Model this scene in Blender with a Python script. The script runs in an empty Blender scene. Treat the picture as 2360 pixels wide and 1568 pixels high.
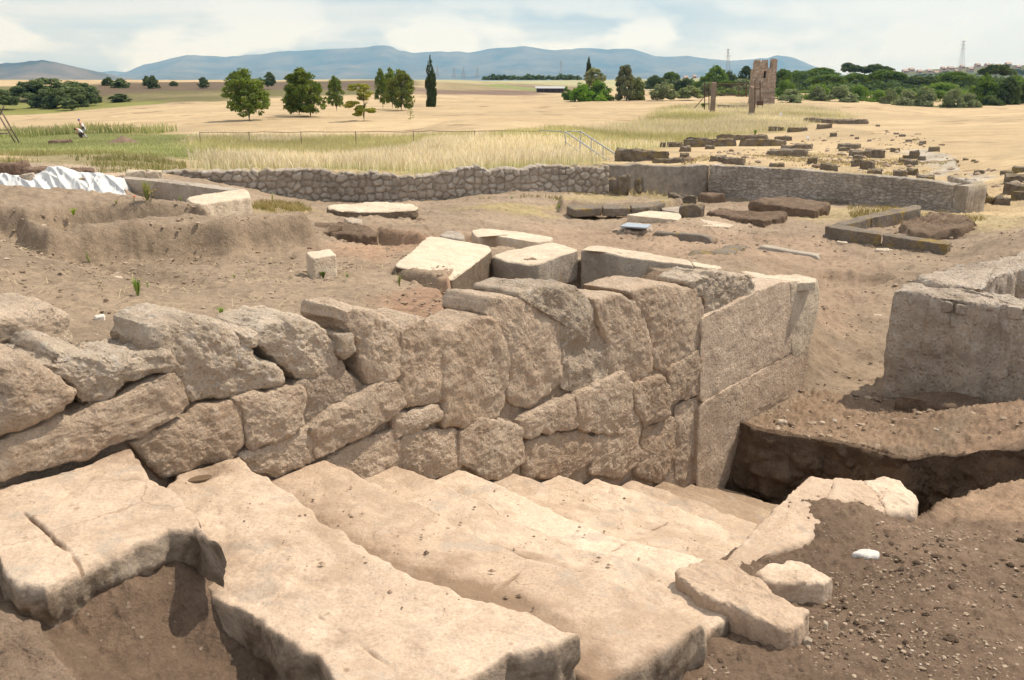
import bpy, math, random
import numpy as np
from mathutils import Vector

C = bpy.context.scene
COL = C.collection
random.seed(7)
RNG = np.random.default_rng(11)

# ------------------------------------------------------------------ camera
F = 2044.0; TH = math.radians(16.2); CX, CY = 1180.0, 784.0; H = 1.6
cth, sth = math.cos(TH), math.sin(TH)
cam_d = bpy.data.cameras.new('camera')
cam_d.sensor_width = 36.0
cam_d.lens = F / 2360.0 * 36.0
cam_d.clip_start = 0.05
cam_d.clip_end = 40000.0
cam = bpy.data.objects.new('camera', cam_d)
COL.objects.link(cam)
cam.location = (0, 0, H)
cam.rotation_euler = (math.pi / 2 - TH, 0, 0)
C.camera = cam

# ------------------------------------------------------------------ light
SUN_AZ = math.radians(29.0)      # from +x towards +y
SUN_EL = math.radians(57.0)
sun_d = bpy.data.lights.new('sun', 'SUN')
sun_d.energy = 4.5
sun_d.angle = math.radians(0.6)
sun_d.color = (1.0, 0.93, 0.82)
sun = bpy.data.objects.new('sun', sun_d)
COL.objects.link(sun)
sdir = Vector((math.cos(SUN_EL) * math.cos(SUN_AZ), math.cos(SUN_EL) * math.sin(SUN_AZ), math.sin(SUN_EL)))
sun.rotation_euler = sdir.to_track_quat('Z', 'Y').to_euler()
sun.location = (30, 30, 60)

C.view_settings.view_transform = 'Standard'
C.view_settings.look = 'None'
C.view_settings.gamma = 1.0
C.view_settings.exposure = 0.22

w = bpy.data.worlds.new('World'); C.world = w; w.use_nodes = True


def build_world():
    nt = w.node_tree; N = nt.nodes; L = nt.links
    N.clear()
    out = N.new('ShaderNodeOutputWorld'); bg = N.new('ShaderNodeBackground')
    sky = N.new('ShaderNodeTexSky'); sky.sky_type = 'NISHITA'; sky.sun_disc = False
    sky.sun_elevation = SUN_EL; sky.sun_rotation = math.pi / 2 - SUN_AZ
    tc = N.new('ShaderNodeTexCoord')
    sep = N.new('ShaderNodeSeparateXYZ'); L.new(tc.outputs['Generated'], sep.inputs[0])

    def math_(op, a, b=None, clamp=False):
        m = N.new('ShaderNodeMath'); m.operation = op; m.use_clamp = clamp
        for k, v in enumerate((a, b)):
            if v is None: continue
            if isinstance(v, (int, float)): m.inputs[k].default_value = v
            else: L.new(v, m.inputs[k])
        return m.outputs[0]

    def ramp(x, stops):
        r = N.new('ShaderNodeValToRGB'); L.new(x, r.inputs[0])
        e = r.color_ramp.elements
        while len(e) < len(stops): e.new(0.5)
        for el, (p, c) in zip(e, stops):
            el.position = p; el.color = (c, c, c, 1) if isinstance(c, (int, float)) else (*c, 1)
        return r.outputs[0]

    def mix(f, a, b):
        m = N.new('ShaderNodeMix'); m.data_type = 'RGBA'
        if isinstance(f, (int, float)): m.inputs[0].default_value = f
        else: L.new(f, m.inputs[0])
        for k, v in ((6, a), (7, b)):
            if isinstance(v, tuple): m.inputs[k].default_value = (*v, 1)
            else: L.new(v, m.inputs[k])
        return m.outputs[2]

    def noise(sx, sz, off, scale, detail, dist=0.0, rough=0.55):
        comb = N.new('ShaderNodeCombineXYZ')
        L.new(math_('MULTIPLY', math_('ADD', sep.outputs[0], off), sx), comb.inputs[0])
        L.new(math_('MULTIPLY', sep.outputs[1], sx), comb.inputs[1])
        L.new(math_('MULTIPLY', sep.outputs[2], sz), comb.inputs[2])
        n = N.new('ShaderNodeTexNoise'); n.inputs['Scale'].default_value = scale
        n.inputs['Detail'].default_value = detail; n.inputs['Distortion'].default_value = dist
        n.inputs['Roughness'].default_value = rough
        L.new(comb.outputs[0], n.inputs['Vector'])
        return n.outputs['Fac']
    z = sep.outputs[2]
    # broad cloud deck
    deck = ramp(noise(1.0, 9.0, 0.3, 2.6, 7, 0.3), [(0.38, 0.0), (0.60, 1.0)])
    streak = ramp(noise(1.0, 22.0, 4.1, 2.2, 6, 0.2), [(0.42, 0.0), (0.62, 1.0)])
    puff = ramp(noise(1.0, 2.2, 2.0, 9.0, 8, 0.2, 0.5), [(0.43, 0.0), (0.53, 1.0)])
    base = mix(deck, (0.46, 0.56, 0.68), (0.72, 0.775, 0.83))
    # grey shadowed cloud undersides, mostly in the middle of the sky
    midm = ramp(math_('ABSOLUTE', math_('SUBTRACT', sep.outputs[0], 0.07)), [(0.0, 1.0), (0.32, 0.0)])
    greyband = ramp(z, [(0.030, 0.0), (0.062, 1.0)])
    g = math_('MULTIPLY', math_('MULTIPLY', streak, midm), greyband)
    base = mix(math_('MULTIPLY', g, 0.85), base, (0.34, 0.42, 0.50))
    # white cumulus heaped over the mountains
    pband = math_('MULTIPLY', ramp(z, [(0.0, 0.8), (0.02, 1.0), (0.055, 0.9), (0.085, 0.25)]), puff)
    base = mix(pband, base, (0.86, 0.925, 0.985))
    # thin bright veil on the right
    veil = ramp(sep.outputs[0], [(0.15, 0.0), (0.40, 0.75)])
    base = mix(veil, base, (0.73, 0.775, 0.82))
    # overhead: clear blue with broken cloud
    sk = N.new('ShaderNodeVectorMath'); sk.operation = 'SCALE'; sk.inputs['Scale'].default_value = 0.12
    L.new(sky.outputs[0], sk.inputs[0])
    over = mix(math_('ADD', math_('MULTIPLY', deck, 0.45), 0.40), sk.outputs[0], (1.16, 1.15, 1.13))
    up = ramp(z, [(0.12, 0.0), (0.42, 1.0)])
    fin = mix(up, base, over)
    L.new(fin, bg.inputs['Color']); bg.inputs['Strength'].default_value = 1.0
    L.new(bg.outputs[0], out.inputs[0])


build_world()

# ------------------------------------------------------------------ picture geometry (used to read places off the photograph)
def ray(px, py):
    u = px - CX; v = CY - py
    return (u, F * cth + v * sth, -F * sth + v * cth)


def inv(px, py, z):
    d = ray(px, py); t = (z - H) / d[2]
    return (d[0] * t, d[1] * t, z)


def at(px, py, y):
    d = ray(px, py); t = y / d[1]
    return (d[0] * t, y, H + d[2] * t)


WV = (0.643, 0.766); NV = (0.766, -0.643); O0 = inv(300, 1035, 0)[:2]
TREAD, RISE = 0.547, 0.216


def sn(s, n):
    return (O0[0] + WV[0] * s + NV[0] * n, O0[1] + WV[1] * s + NV[1] * n)


def wallp(px, py, n=0.0):
    d = ray(px, py); ox, oy = O0[0] + NV[0] * n, O0[1] + NV[1] * n
    r = d[0] / d[1]
    S = (r * oy - ox) / (WV[0] - r * WV[1]); t = (oy + WV[1] * S) / d[1]
    return (d[0] * t, d[1] * t, H + d[2] * t)


# ------------------------------------------------------------------ numeric noise
def _hash(ix, iy, iz):
    h = (ix.astype(np.int64) * 73856093) ^ (iy.astype(np.int64) * 19349663) ^ (iz.astype(np.int64) * 83492791)
    h = (h ^ (h >> 13)) * 1274126177
    h = h ^ (h >> 16)
    return (h & 0xFFFFFF).astype(np.float64) / 0xFFFFFF


def vnoise(P):
    i = np.floor(P); f = P - i; u = f * f * (3 - 2 * f)
    i = i.astype(np.int64)
    x, y, z = i[:, 0], i[:, 1], i[:, 2]
    ux, uy, uz = u[:, 0], u[:, 1], u[:, 2]
    def c(a, b, d): return _hash(x + a, y + b, z + d)
    x00 = c(0, 0, 0) * (1 - ux) + c(1, 0, 0) * ux
    x10 = c(0, 1, 0) * (1 - ux) + c(1, 1, 0) * ux
    x01 = c(0, 0, 1) * (1 - ux) + c(1, 0, 1) * ux
    x11 = c(0, 1, 1) * (1 - ux) + c(1, 1, 1) * ux
    a = x00 * (1 - uy) + x10 * uy; b = x01 * (1 - uy) + x11 * uy
    return (a * (1 - uz) + b * uz) * 2 - 1


def fbm(P, octv=4, gain=0.5, lac=2.03):
    P = np.asarray(P, float); r = np.zeros(len(P)); a = 1.0; t = 0.0
    for k in range(octv):
        r += a * vnoise(P + 17.3 * k); t += a; a *= gain; P = P * lac
    return r / t


def sstep(a, b, x):
    t = np.clip((x - a) / (b - a), 0, 1); return t * t * (3 - 2 * t)


def poly_sdf(X, Y, poly):
    """signed distance, positive inside"""
    P = np.asarray(poly, float); d = np.full(X.shape, 1e18); ins = np.zeros(X.shape, bool)
    n = len(P)
    for k in range(n):
        a = P[k]; b = P[(k + 1) % n]; e = b - a; L = (e * e).sum() + 1e-12
        t = np.clip(((X - a[0]) * e[0] + (Y - a[1]) * e[1]) / L, 0, 1)
        d = np.minimum(d, (X - a[0] - t * e[0]) ** 2 + (Y - a[1] - t * e[1]) ** 2)
        c1 = (a[1] > Y) != (b[1] > Y)
        with np.errstate(divide='ignore', invalid='ignore'):
            xi = a[0] + (Y - a[1]) * e[0] / (e[1] if e[1] != 0 else 1e-12)
        ins ^= c1 & (X < xi)
    d = np.sqrt(d)
    return np.where(ins, d, -d)


# ------------------------------------------------------------------ object helpers
def tag(o, label=None, cat=None, group=None, kind=None):
    if label: o['label'] = label
    if cat: o['category'] = cat
    if group: o['group'] = group
    if kind: o['kind'] = kind
    return o


def empty(name, loc, label, cat, group=None, rz=0.0):
    o = bpy.data.objects.new(name, None); COL.objects.link(o)
    o.location = loc; o.rotation_euler = (0, 0, rz); o.empty_display_size = 0.2
    return tag(o, label, cat, group)


def mesh_obj(name, V, Fq, mat, parent=None, smooth=True, cols=None, origin=None, mats=None, fmat=None):
    """V: (n,3) world coordinates (local when a parent is given, parents' rotation is zero then)"""
    V = np.asarray(V, float)
    if origin is None:
        if parent is not None: origin = (0, 0, 0)
        else: origin = ((V[:, 0].min() + V[:, 0].max()) / 2, (V[:, 1].min() + V[:, 1].max()) / 2, V[:, 2].min())
    off = np.array(origin, float)
    if parent is not None: off = off + np.array(parent.location)
    me = bpy.data.meshes.new(name)
    V = V - off
    if isinstance(Fq, np.ndarray):
        nf, k = Fq.shape
        me.vertices.add(len(V)); me.vertices.foreach_set('co', V.astype(np.float32).ravel())
        me.loops.add(nf * k); me.loops.foreach_set('vertex_index', Fq.astype(np.int32).ravel())
        me.polygons.add(nf)
        me.polygons.foreach_set('loop_start', np.arange(0, nf * k, k, dtype=np.int32))
        me.polygons.foreach_set('loop_total', np.full(nf, k, np.int32))
        me.update(calc_edges=True)
    else:
        me.from_pydata([tuple(v) for v in V], [], Fq); me.update()
    if mats:
        for m in mats: me.materials.append(m)
        me.polygons.foreach_set('material_index', np.asarray(fmat, np.int32))
    else:
        me.materials.append(mat)
    me.polygons.foreach_set('use_smooth', np.full(len(me.polygons), smooth, bool))
    if cols is not None:
        ca = me.color_attributes.new('Col', 'FLOAT_COLOR', 'POINT')
        cc = np.ones((len(V), 4), np.float32); cc[:, :3] = cols
        ca.data.foreach_set('color', cc.ravel())
    o = bpy.data.objects.new(name, me); COL.objects.link(o)
    if parent is not None: o.parent = parent; o.location = origin
    else: o.location = origin
    return o


def grid_faces(R, M, wrap=False, flip=False):
    i = np.arange(R - 1)[:, None]; j = np.arange(M if wrap else M - 1)[None, :]
    j2 = (j + 1) % M
    a = i * M + j; b = i * M + j2; c = (i + 1) * M + j2; d = (i + 1) * M + j
    Fq = np.stack([a, b, c, d], -1).reshape(-1, 4)
    return Fq[:, ::-1] if flip else Fq


def resample(P, M, closed=True):
    P = np.asarray(P, float)
    Q = np.vstack([P, P[:1]]) if closed else P
    L = np.r_[0, np.cumsum(np.linalg.norm(np.diff(Q, axis=0), axis=1))]
    t = np.linspace(0, L[-1], M + 1)[:-1] if closed else np.linspace(0, L[-1], M)
    return np.stack([np.interp(t, L, Q[:, k]) for k in range(Q.shape[1])], 1)


def chaikin(P, it=2, q=0.2, closed=True):
    P = np.asarray(P, float)
    for _ in range(it):
        N_ = np.roll(P, -1, 0)
        A = P * (1 - q) + N_ * q; B = P * q + N_ * (1 - q)
        P = np.stack([A, B], 1).reshape(-1, P.shape[1])
    return P


def grid_normals(G, wrap=True):
    """G: R x M x 3"""
    if wrap: du = np.roll(G, -1, 1) - np.roll(G, 1, 1)
    else: du = np.gradient(G, axis=1)
    dv = np.gradient(G, axis=0)
    n = np.cross(du, dv); l = np.linalg.norm(n, axis=2, keepdims=True)
    return n / np.maximum(l, 1e-9)


def prism(loop, ext, r=0.04, amp=0.012, freq=7.0, seed=0, M=110, nin=14, nside=9, back=1.0, bulge=0.0, edge=0.5, corner=0.16):
    """A rounded, weathered block: 3-D outline of its front (top) face extruded along ext. Returns V, F."""
    P = chaikin(loop, 2, corner); P = resample(P, M)
    ext = np.asarray(ext, float); D = np.linalg.norm(ext); e = ext / D
    c = P.mean(0)
    nrm = np.zeros(3)
    for k in range(M): nrm += np.cross(P[k] - c, P[(k + 1) % M] - c)
    if np.dot(nrm, -e) < 0: P = P[::-1]
    fn = -e
    # ragged outline
    jit = fbm(P * freq * 1.3 + seed * 7.7, 4) * amp * 1.6
    rad = P - c; rl = np.linalg.norm(rad, axis=1, keepdims=True)
    P = P + rad / np.maximum(rl, 1e-6) * jit[:, None]
    rad = P - c; rl = np.linalg.norm(rad, axis=1, keepdims=True)
    r = min(r, 0.45 * D, 0.45 * rl.min())
    rings = []
    inner = 1 - r / rl
    for t in np.linspace(0.0, 1.0, nin):
        t2 = t ** 0.8
        rings.append(c + rad * (inner * max(t2, 0.004)) + fn * bulge * (1 - t2 ** 2))
    for a in (0.3, 0.6, 0.85, 1.0):
        an = a * math.pi / 2
        rings.append(c + rad * (1 - r / rl * (1 - math.sin(an))) + e * r * (1 - math.cos(an)))
    for t in np.linspace(0, 1, nside + 1)[1:]:
        dd = r + (D - 2 * r) * t
        sc = 1 + (back - 1) * (dd / D)
        rings.append(c + rad * sc + e * dd)
    for a in (0.5, 1.0):
        an = a * math.pi / 2
        rings.append(c + rad * back * (1 - r / rl * (1 - math.cos(an))) + e * (D - r + r * math.sin(an)))
    rings.append(c + rad * back * 0.01 + e * D)
    G = np.stack(rings, 0)
    n = grid_normals(G, True)
    # make outward
    ctr = G.reshape(-1, 3).mean(0)
    if np.mean(np.sum(n * (G - ctr), 2)) < 0: n = -n
    R = G.shape[0]; Q = G.reshape(-1, 3)
    d = amp * (fbm(Q * freq + seed * 3.1, 6, 0.62)) + amp * 0.8 * fbm(Q * freq * 0.3 + seed * 5.3, 2) - amp * 0.8 * np.abs(fbm(Q * freq * 1.6 + seed * 1.9 + 50, 4, 0.6))
    k = np.arange(R)
    em = np.exp(-((k - (nin + 1)) / 3.0) ** 2) * edge
    d = d + (np.repeat(em, M) * amp * 1.6) * (-np.abs(fbm(Q * freq * 1.7 + 91.7 + seed, 3)))
    # a few chipped facets
    ch = np.clip(fbm(Q * freq * 0.55 + 33.3 + seed, 2) - 0.25, 0, 1)
    d = d - ch * amp * 2.0
    w_ = np.ones(R); w_[0] = 0.6; w_[-1] = 0
    Q = Q + n.reshape(-1, 3) * (d * np.repeat(w_, M))[:, None]
    return Q, grid_faces(R, M, True)


def coons(b, t, l, r_, nu, nv):
    """b,t: polylines left->right (back, front); l,r_: polylines back->front"""
    b = resample(b, nu, False); t = resample(t, nu, False); l = resample(l, nv, False); r_ = resample(r_, nv, False)
    u = np.linspace(0, 1, nu)[None, :, None]; v = np.linspace(0, 1, nv)[:, None, None]
    S = (1 - v) * b[None] + v * t[None] + (1 - u) * l[:, None] + u * r_[:, None]
    S -= (1 - u) * (1 - v) * b[0] + u * (1 - v) * b[-1] + (1 - u) * v * t[0] + u * v * t[-1]
    return S


# ------------------------------------------------------------------ materials
def mat_new(name):
    m = bpy.data.materials.new(name); m.use_nodes = True
    nt = m.node_tree; nt.nodes.clear()
    return m, nt


class NB:
    def __init__(s, name):
        s.m, s.nt = mat_new(name); s.N = s.nt.nodes; s.L = s.nt.links
        s.out = s.N.new('ShaderNodeOutputMaterial'); s.b = s.N.new('ShaderNodeBsdfPrincipled')
        s.L.new(s.b.outputs[0], s.out.inputs[0]); s.b.inputs['Roughness'].default_value = 0.9
        s.b.inputs['Specular IOR Level'].default_value = 0.15
        s.tc = s.N.new('ShaderNodeTexCoord'); s.geo = None

    def pos(s):
        if s.geo is None: s.geo = s.N.new('ShaderNodeNewGeometry')
        return s.geo.outputs['Position']

    def noise(s, scale, detail=6, rough=0.6, dist=0.0, vec=None, sx=(1, 1, 1)):
        n = s.N.new('ShaderNodeTexNoise')
        n.inputs['Scale'].default_value = scale; n.inputs['Detail'].default_value = detail
        n.inputs['Roughness'].default_value = rough; n.inputs['Distortion'].default_value = dist
        v = vec or s.pos()
        if sx != (1, 1, 1):
            mp = s.N.new('ShaderNodeMapping'); mp.inputs['Scale'].default_value = sx
            s.L.new(v, mp.inputs[0]); v = mp.outputs[0]
        s.L.new(v, n.inputs['Vector']); return n.outputs['Fac']

    def voro(s, scale, feature='F1', rnd=1.0, vec=None, out='Distance'):
        n = s.N.new('ShaderNodeTexVoronoi'); n.feature = feature
        n.inputs['Scale'].default_value = scale; n.inputs['Randomness'].default_value = rnd
        s.L.new(vec or s.pos(), n.inputs['Vector']); return n.outputs[out]

    def ramp(s, x, stops, interp='LINEAR'):
        r = s.N.new('ShaderNodeValToRGB'); s.L.new(x, r.inputs[0]); r.color_ramp.interpolation = interp
        e = r.color_ramp.elements
        while len(e) < len(stops): e.new(0.5)
        for el, (p, c) in zip(e, stops):
            el.position = p; el.color = (c, c, c, 1) if isinstance(c, (int, float)) else (*c, 1)
        return r.outputs[0]

    def mix(s, f, a, b, mode='MIX'):
        m = s.N.new('ShaderNodeMix'); m.data_type = 'RGBA'; m.blend_type = mode
        if isinstance(f, (int, float)): m.inputs[0].default_value = f
        else: s.L.new(f, m.inputs[0])
        for k, v in ((6, a), (7, b)):
            if isinstance(v, tuple): m.inputs[k].default_value = (*v, 1)
            else: s.L.new(v, m.inputs[k])
        return m.outputs[2]

    def math(s, op, a, b=None):
        m = s.N.new('ShaderNodeMath'); m.operation = op
        for k, v in enumerate((a, b)):
            if v is None: continue
            if isinstance(v, (int, float)): m.inputs[k].default_value = v
            else: s.L.new(v, m.inputs[k])
        return m.outputs[0]

    def attr(s, name='Col', out='Color'):
        a = s.N.new('ShaderNodeAttribute'); a.attribute_name = name; return a.outputs[out]

    def rand(s):
        o = s.N.new('ShaderNodeObjectInfo'); return o.outputs['Random']

    def bump(s, h, strength, dist, prev=None):
        b = s.N.new('ShaderNodeBump'); b.inputs['Strength'].default_value = strength
        b.inputs['Distance'].default_value = dist; s.L.new(h, b.inputs['Height'])
        if prev is not None: s.L.new(prev, b.inputs['Normal'])
        return b.outputs[0]

    def color(s, c): s.L.new(c, s.b.inputs['Base Color'])
    def normal(s, n): s.L.new(n, s.b.inputs['Normal'])


def stone_mat(name, c_lo, c_hi, c_pale, c_dirt, pale=0.5, dirt=0.5, bump=0.6, sc=1.0, rnd=0.12, pits=0.5, lichen=None, attr=False):
    k = NB(name)
    n1 = k.noise(3.2 * sc, 8, 0.65); n2 = k.noise(17 * sc, 8, 0.7); n3 = k.noise(1.1 * sc, 5, 0.6, 0.4)
    n4 = k.noise(70 * sc, 4, 0.7)
    c = k.mix(k.ramp(n1, [(0.35, 0.0), (0.68, 1.0)]), c_lo, c_hi)
    c = k.mix(k.math('MULTIPLY', k.ramp(n2, [(0.50, 0.0), (0.68, 1.0)]), pale), c, c_pale)
    c = k.mix(k.math('MULTIPLY', k.ramp(n3, [(0.47, 0.0), (0.66, 1.0)]), dirt), c, c_dirt)
    v = k.ramp(n4, [(0.30, 0.80), (0.62, 1.10)])
    if rnd: c = k.mix(k.math('MULTIPLY', k.rand(), 0.45), c, (0.66, 0.54, 0.42) if c_hi[0] > .5 else c_dirt)
    n5 = k.noise(5.5 * sc, 6, 0.7, 0.8)
    c = k.mix(1.0, c, k.ramp(n5, [(0.32, 0.84), (0.66, 1.10)]), 'MULTIPLY')
    c = k.mix(1.0, c, v, 'MULTIPLY')
    if rnd:
        rr = k.ramp(k.rand(), [(0.0, 1 - rnd), (1.0, 1 + rnd * 0.5)])
        c = k.mix(1.0, c, rr, 'MULTIPLY')
    if attr:
        sp = k.N.new('ShaderNodeSeparateColor'); k.L.new(k.attr(), sp.inputs[0])
        nd = k.noise(8, 7, 0.7)
        wv = k.N.new('ShaderNodeVectorMath'); wv.operation = 'ADD'; nz = k.N.new('ShaderNodeTexNoise'); nz.inputs['Scale'].default_value = 5; nz.inputs['Detail'].default_value = 5
        k.L.new(k.pos(), nz.inputs['Vector']); scv = k.N.new('ShaderNodeVectorMath'); scv.operation = 'SCALE'; scv.inputs['Scale'].default_value = 0.16
        k.L.new(nz.outputs['Color'], scv.inputs[0]); k.L.new(k.pos(), wv.inputs[0]); k.L.new(scv.outputs[0], wv.inputs[1])
        ce = k.voro(1.7, 'DISTANCE_TO_EDGE', 1.0, wv.outputs[0]); crk = k.math('MULTIPLY', k.ramp(ce, [(0.002, 1.0), (0.009, 0.0)]), k.ramp(n3, [(0.50, 0.0), (0.62, 0.55)]))
        c = k.mix(crk, c, (0.20, 0.14, 0.095))
        st = k.noise(2.1, 7, 0.72, 0.6); c = k.mix(k.math('MULTIPLY', k.ramp(st, [(0.49, 0.0), (0.64, 1.0)]), 0.6), c, (0.32, 0.23, 0.158))
        lg = k.noise(3.6, 8, 0.72, 0.3); c = k.mix(k.math('MULTIPLY', k.ramp(lg, [(0.55, 0.0), (0.63, 1.0)]), 0.55), c, (0.34, 0.295, 0.245))
        bp = k.ramp(k.voro(11), [(0.07, 1.0), (0.16, 0.0)]); c = k.mix(k.math('MULTIPLY', bp, k.ramp(n5, [(0.45, 0.0), (0.6, 0.8)])), c, (0.21, 0.145, 0.097))
        gs = k.noise(46, 3, 0.6); c = k.mix(k.ramp(gs, [(0.66, 0.0), (0.72, 0.6)]), c, (0.22, 0.15, 0.10))
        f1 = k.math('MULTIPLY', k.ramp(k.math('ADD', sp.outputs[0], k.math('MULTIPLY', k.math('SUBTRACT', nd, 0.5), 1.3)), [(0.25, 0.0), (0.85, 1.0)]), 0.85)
        c = k.mix(f1, c, (0.20, 0.132, 0.085))  # soil colour, darkened to carry the shade painted on the treads
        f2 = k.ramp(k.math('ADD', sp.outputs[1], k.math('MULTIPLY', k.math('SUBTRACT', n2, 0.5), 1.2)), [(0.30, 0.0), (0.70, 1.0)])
        wc = k.mix(k.ramp(n5, [(0.40, 0.0), (0.62, 1.0)]), (0.13, 0.095, 0.066), (0.31, 0.25, 0.19))  # slab sides: broken stone tone with their shade painted in
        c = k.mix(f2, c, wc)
    if lichen:
        nl = k.noise(2.4 * sc, 7, 0.7, 0.5); c = k.mix(k.math('MULTIPLY', k.ramp(nl, [(0.52, 0.0), (0.62, 1.0)]), 0.8), c, lichen)
    pv = k.voro(26 * sc); pm = k.ramp(pv, [(0.10, 0.0), (0.32, 1.0)])
    c = k.mix(k.math('MULTIPLY', k.math('SUBTRACT', 1.0, pm), pits * 0.5), c, c_dirt)
    k.color(c)
    b = k.bump(n2, min(1, bump * 0.9), 0.09 * bump / sc)
    b = k.bump(n4, min(1, bump * 0.8), 0.022 * bump / sc, b)
    if pits: b = k.bump(pm, pits * 0.8, 0.018 / sc, b)
    k.normal(b)
    return k.m


M = {}
M['block'] = stone_mat('tuff_block', (0.63, 0.45, 0.31), (0.74, 0.58, 0.43), (0.78, 0.67, 0.55), (0.36, 0.245, 0.165), 0.55, 0.34, 1.0)
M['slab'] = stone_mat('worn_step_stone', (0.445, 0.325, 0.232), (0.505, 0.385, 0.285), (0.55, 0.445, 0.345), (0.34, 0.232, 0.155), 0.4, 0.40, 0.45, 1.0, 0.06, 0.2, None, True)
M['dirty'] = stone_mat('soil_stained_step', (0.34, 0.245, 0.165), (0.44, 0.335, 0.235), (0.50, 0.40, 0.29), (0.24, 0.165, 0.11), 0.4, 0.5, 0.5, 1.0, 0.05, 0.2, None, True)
M['redstone'] = stone_mat('reddish_block', (0.26, 0.17, 0.12), (0.37, 0.26, 0.19), (0.46, 0.36, 0.28), (0.17, 0.11, 0.075), 0.4, 0.5, 1.0, 0.6, 0.12, 0.4)
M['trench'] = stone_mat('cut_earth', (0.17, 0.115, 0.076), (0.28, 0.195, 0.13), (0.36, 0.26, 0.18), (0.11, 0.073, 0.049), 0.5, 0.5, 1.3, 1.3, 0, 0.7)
M['dressed'] = stone_mat('stained_dressed_slab', (0.47, 0.335, 0.235), (0.59, 0.445, 0.325), (0.65, 0.56, 0.47), (0.27, 0.185, 0.13), 0.6, 0.55, 0.8, 0.8, 0.05, 0.5)
M['side'] = stone_mat('shaded_stone_side', (0.24, 0.18, 0.125), (0.36, 0.28, 0.2), (0.47, 0.4, 0.32), (0.15, 0.105, 0.07), 0.5, 0.6, 1.0, 1.2, 0.05, 0.5)  # side faces darker than the top: shade and earth put into the colour
M['pale'] = stone_mat('pale_travertine', (0.45, 0.36, 0.26), (0.57, 0.48, 0.36), (0.62, 0.56, 0.46), (0.27, 0.2, 0.14), 0.5, 0.25, 0.6, 1.0, 0.12, 0.5)
M['concrete'] = stone_mat('rough_concrete', (0.57, 0.455, 0.355), (0.71, 0.60, 0.49), (0.82, 0.77, 0.70), (0.30, 0.215, 0.155), 0.9, 0.6, 1.0, 0.6, 0.05, 0.7)
M['boulder'] = stone_mat('grey_boulder', (0.60, 0.465, 0.34), (0.73, 0.61, 0.475), (0.80, 0.74, 0.66), (0.32, 0.235, 0.165), 0.7, 0.4, 1.0, 1.1, 0.15, 0.7)
M['earth'] = stone_mat('packed_earth', (0.25, 0.172, 0.117), (0.34, 0.245, 0.17), (0.42, 0.32, 0.235), (0.16, 0.108, 0.073), 0.4, 0.5, 1.2, 1.3, 0.1, 0.6)
M['ruin'] = stone_mat('lichened_peperino', (0.22, 0.175, 0.13), (0.36, 0.30, 0.235), (0.47, 0.42, 0.35), (0.14, 0.105, 0.075), 0.5, 0.35, 1.0, 0.8, 0.2, 0.5, (0.31, 0.23, 0.09))
M['kerb'] = stone_mat('mossy_kerb_stone', (0.23, 0.19, 0.15), (0.33, 0.28, 0.225), (0.41, 0.36, 0.3), (0.14, 0.105, 0.075), 0.5, 0.35, 0.9, 0.8, 0.12, 0.4, (0.36, 0.24, 0.05))
M['joint'] = stone_mat('earth_packed_joint', (0.42, 0.30, 0.215), (0.52, 0.395, 0.29), (0.58, 0.47, 0.37), (0.28, 0.19, 0.13), 0.4, 0.4, 1.2, 1.4, 0.05, 0.5)
M['wet'] = stone_mat('grey_masonry', (0.38, 0.325, 0.265), (0.48, 0.42, 0.345), (0.58, 0.52, 0.44), (0.26, 0.205, 0.16), 0.4, 0.5, 0.6, 0.8, 0.1, 0.4)


def attr_mat(name, scale=12.0, var=0.35, bump=0.5, bd=0.05, rough=0.95):
    k = NB(name)
    n1 = k.noise(scale, 7, 0.7); n2 = k.noise(scale * 6, 4, 0.7)
    v = k.ramp(n1, [(0.28, 1 - var), (0.72, 1 + var * 0.55)]); v2 = k.ramp(n2, [(0.3, 1 - var * 0.6), (0.7, 1 + var * 0.3)])
    c = k.mix(1.0, k.attr(), v, 'MULTIPLY'); c = k.mix(1.0, c, v2, 'MULTIPLY')
    k.color(c)
    b = k.bump(n1, bump, bd); b = k.bump(n2, bump * 0.7, bd * 0.25, b); k.normal(b)
    k.b.inputs['Roughness'].default_value = rough
    return k.m


M['masonry'] = attr_mat('rubble_masonry', 6.0, 0.4, 0.7, 0.04)
M['brick'] = attr_mat('tower_brick', 3.0, 0.35, 0.6, 0.05)


def plain(name, col, rough=0.6, metal=0.0, var=0.15, scale=20):
    k = NB(name); n = k.noise(scale, 5, 0.6)
    c = k.mix(1.0, col, k.ramp(n, [(0.3, 1 - var), (0.7, 1 + var * 0.6)]), 'MULTIPLY')
    k.color(c); k.b.inputs['Roughness'].default_value = rough; k.b.inputs['Metallic'].default_value = metal
    return k.m


M['steel'] = plain('galvanised_steel', (0.36, 0.36, 0.35), 0.5, 0.3)
M['rust'] = plain('rusty_iron', (0.11, 0.06, 0.04), 0.85, 0.0, 0.4)
M['pylon'] = plain('pylon_steel', (0.34, 0.30, 0.30), 0.6, 0.0)
M['bark'] = plain('bark', (0.09, 0.07, 0.05), 0.95, 0.0, 0.4, 8)
M['wood'] = plain('weathered_wood', (0.20, 0.15, 0.11), 0.9, 0.0, 0.4, 10)
M['cloth'] = plain('white_geotextile', (0.52, 0.52, 0.51), 0.9, 0.0, 0.06, 6)
M['whitep'] = plain('white_paper', (0.85, 0.87, 0.92), 0.7, 0.0, 0.03)
M['shirt'] = plain('grey_white_cotton', (0.62, 0.62, 0.62), 0.9)
M['trousers'] = plain('pale_trousers', (0.48, 0.47, 0.48), 0.9)
M['jeans'] = plain('dark_trousers', (0.10, 0.07, 0.06), 0.9)
M['skin'] = plain('tanned_skin', (0.48, 0.26, 0.18), 0.6, 0.0, 0.08)
M['hair'] = plain('dark_hair', (0.03, 0.02, 0.015), 0.7)
M['cap'] = plain('blue_cap', (0.10, 0.12, 0.32), 0.8)
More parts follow.
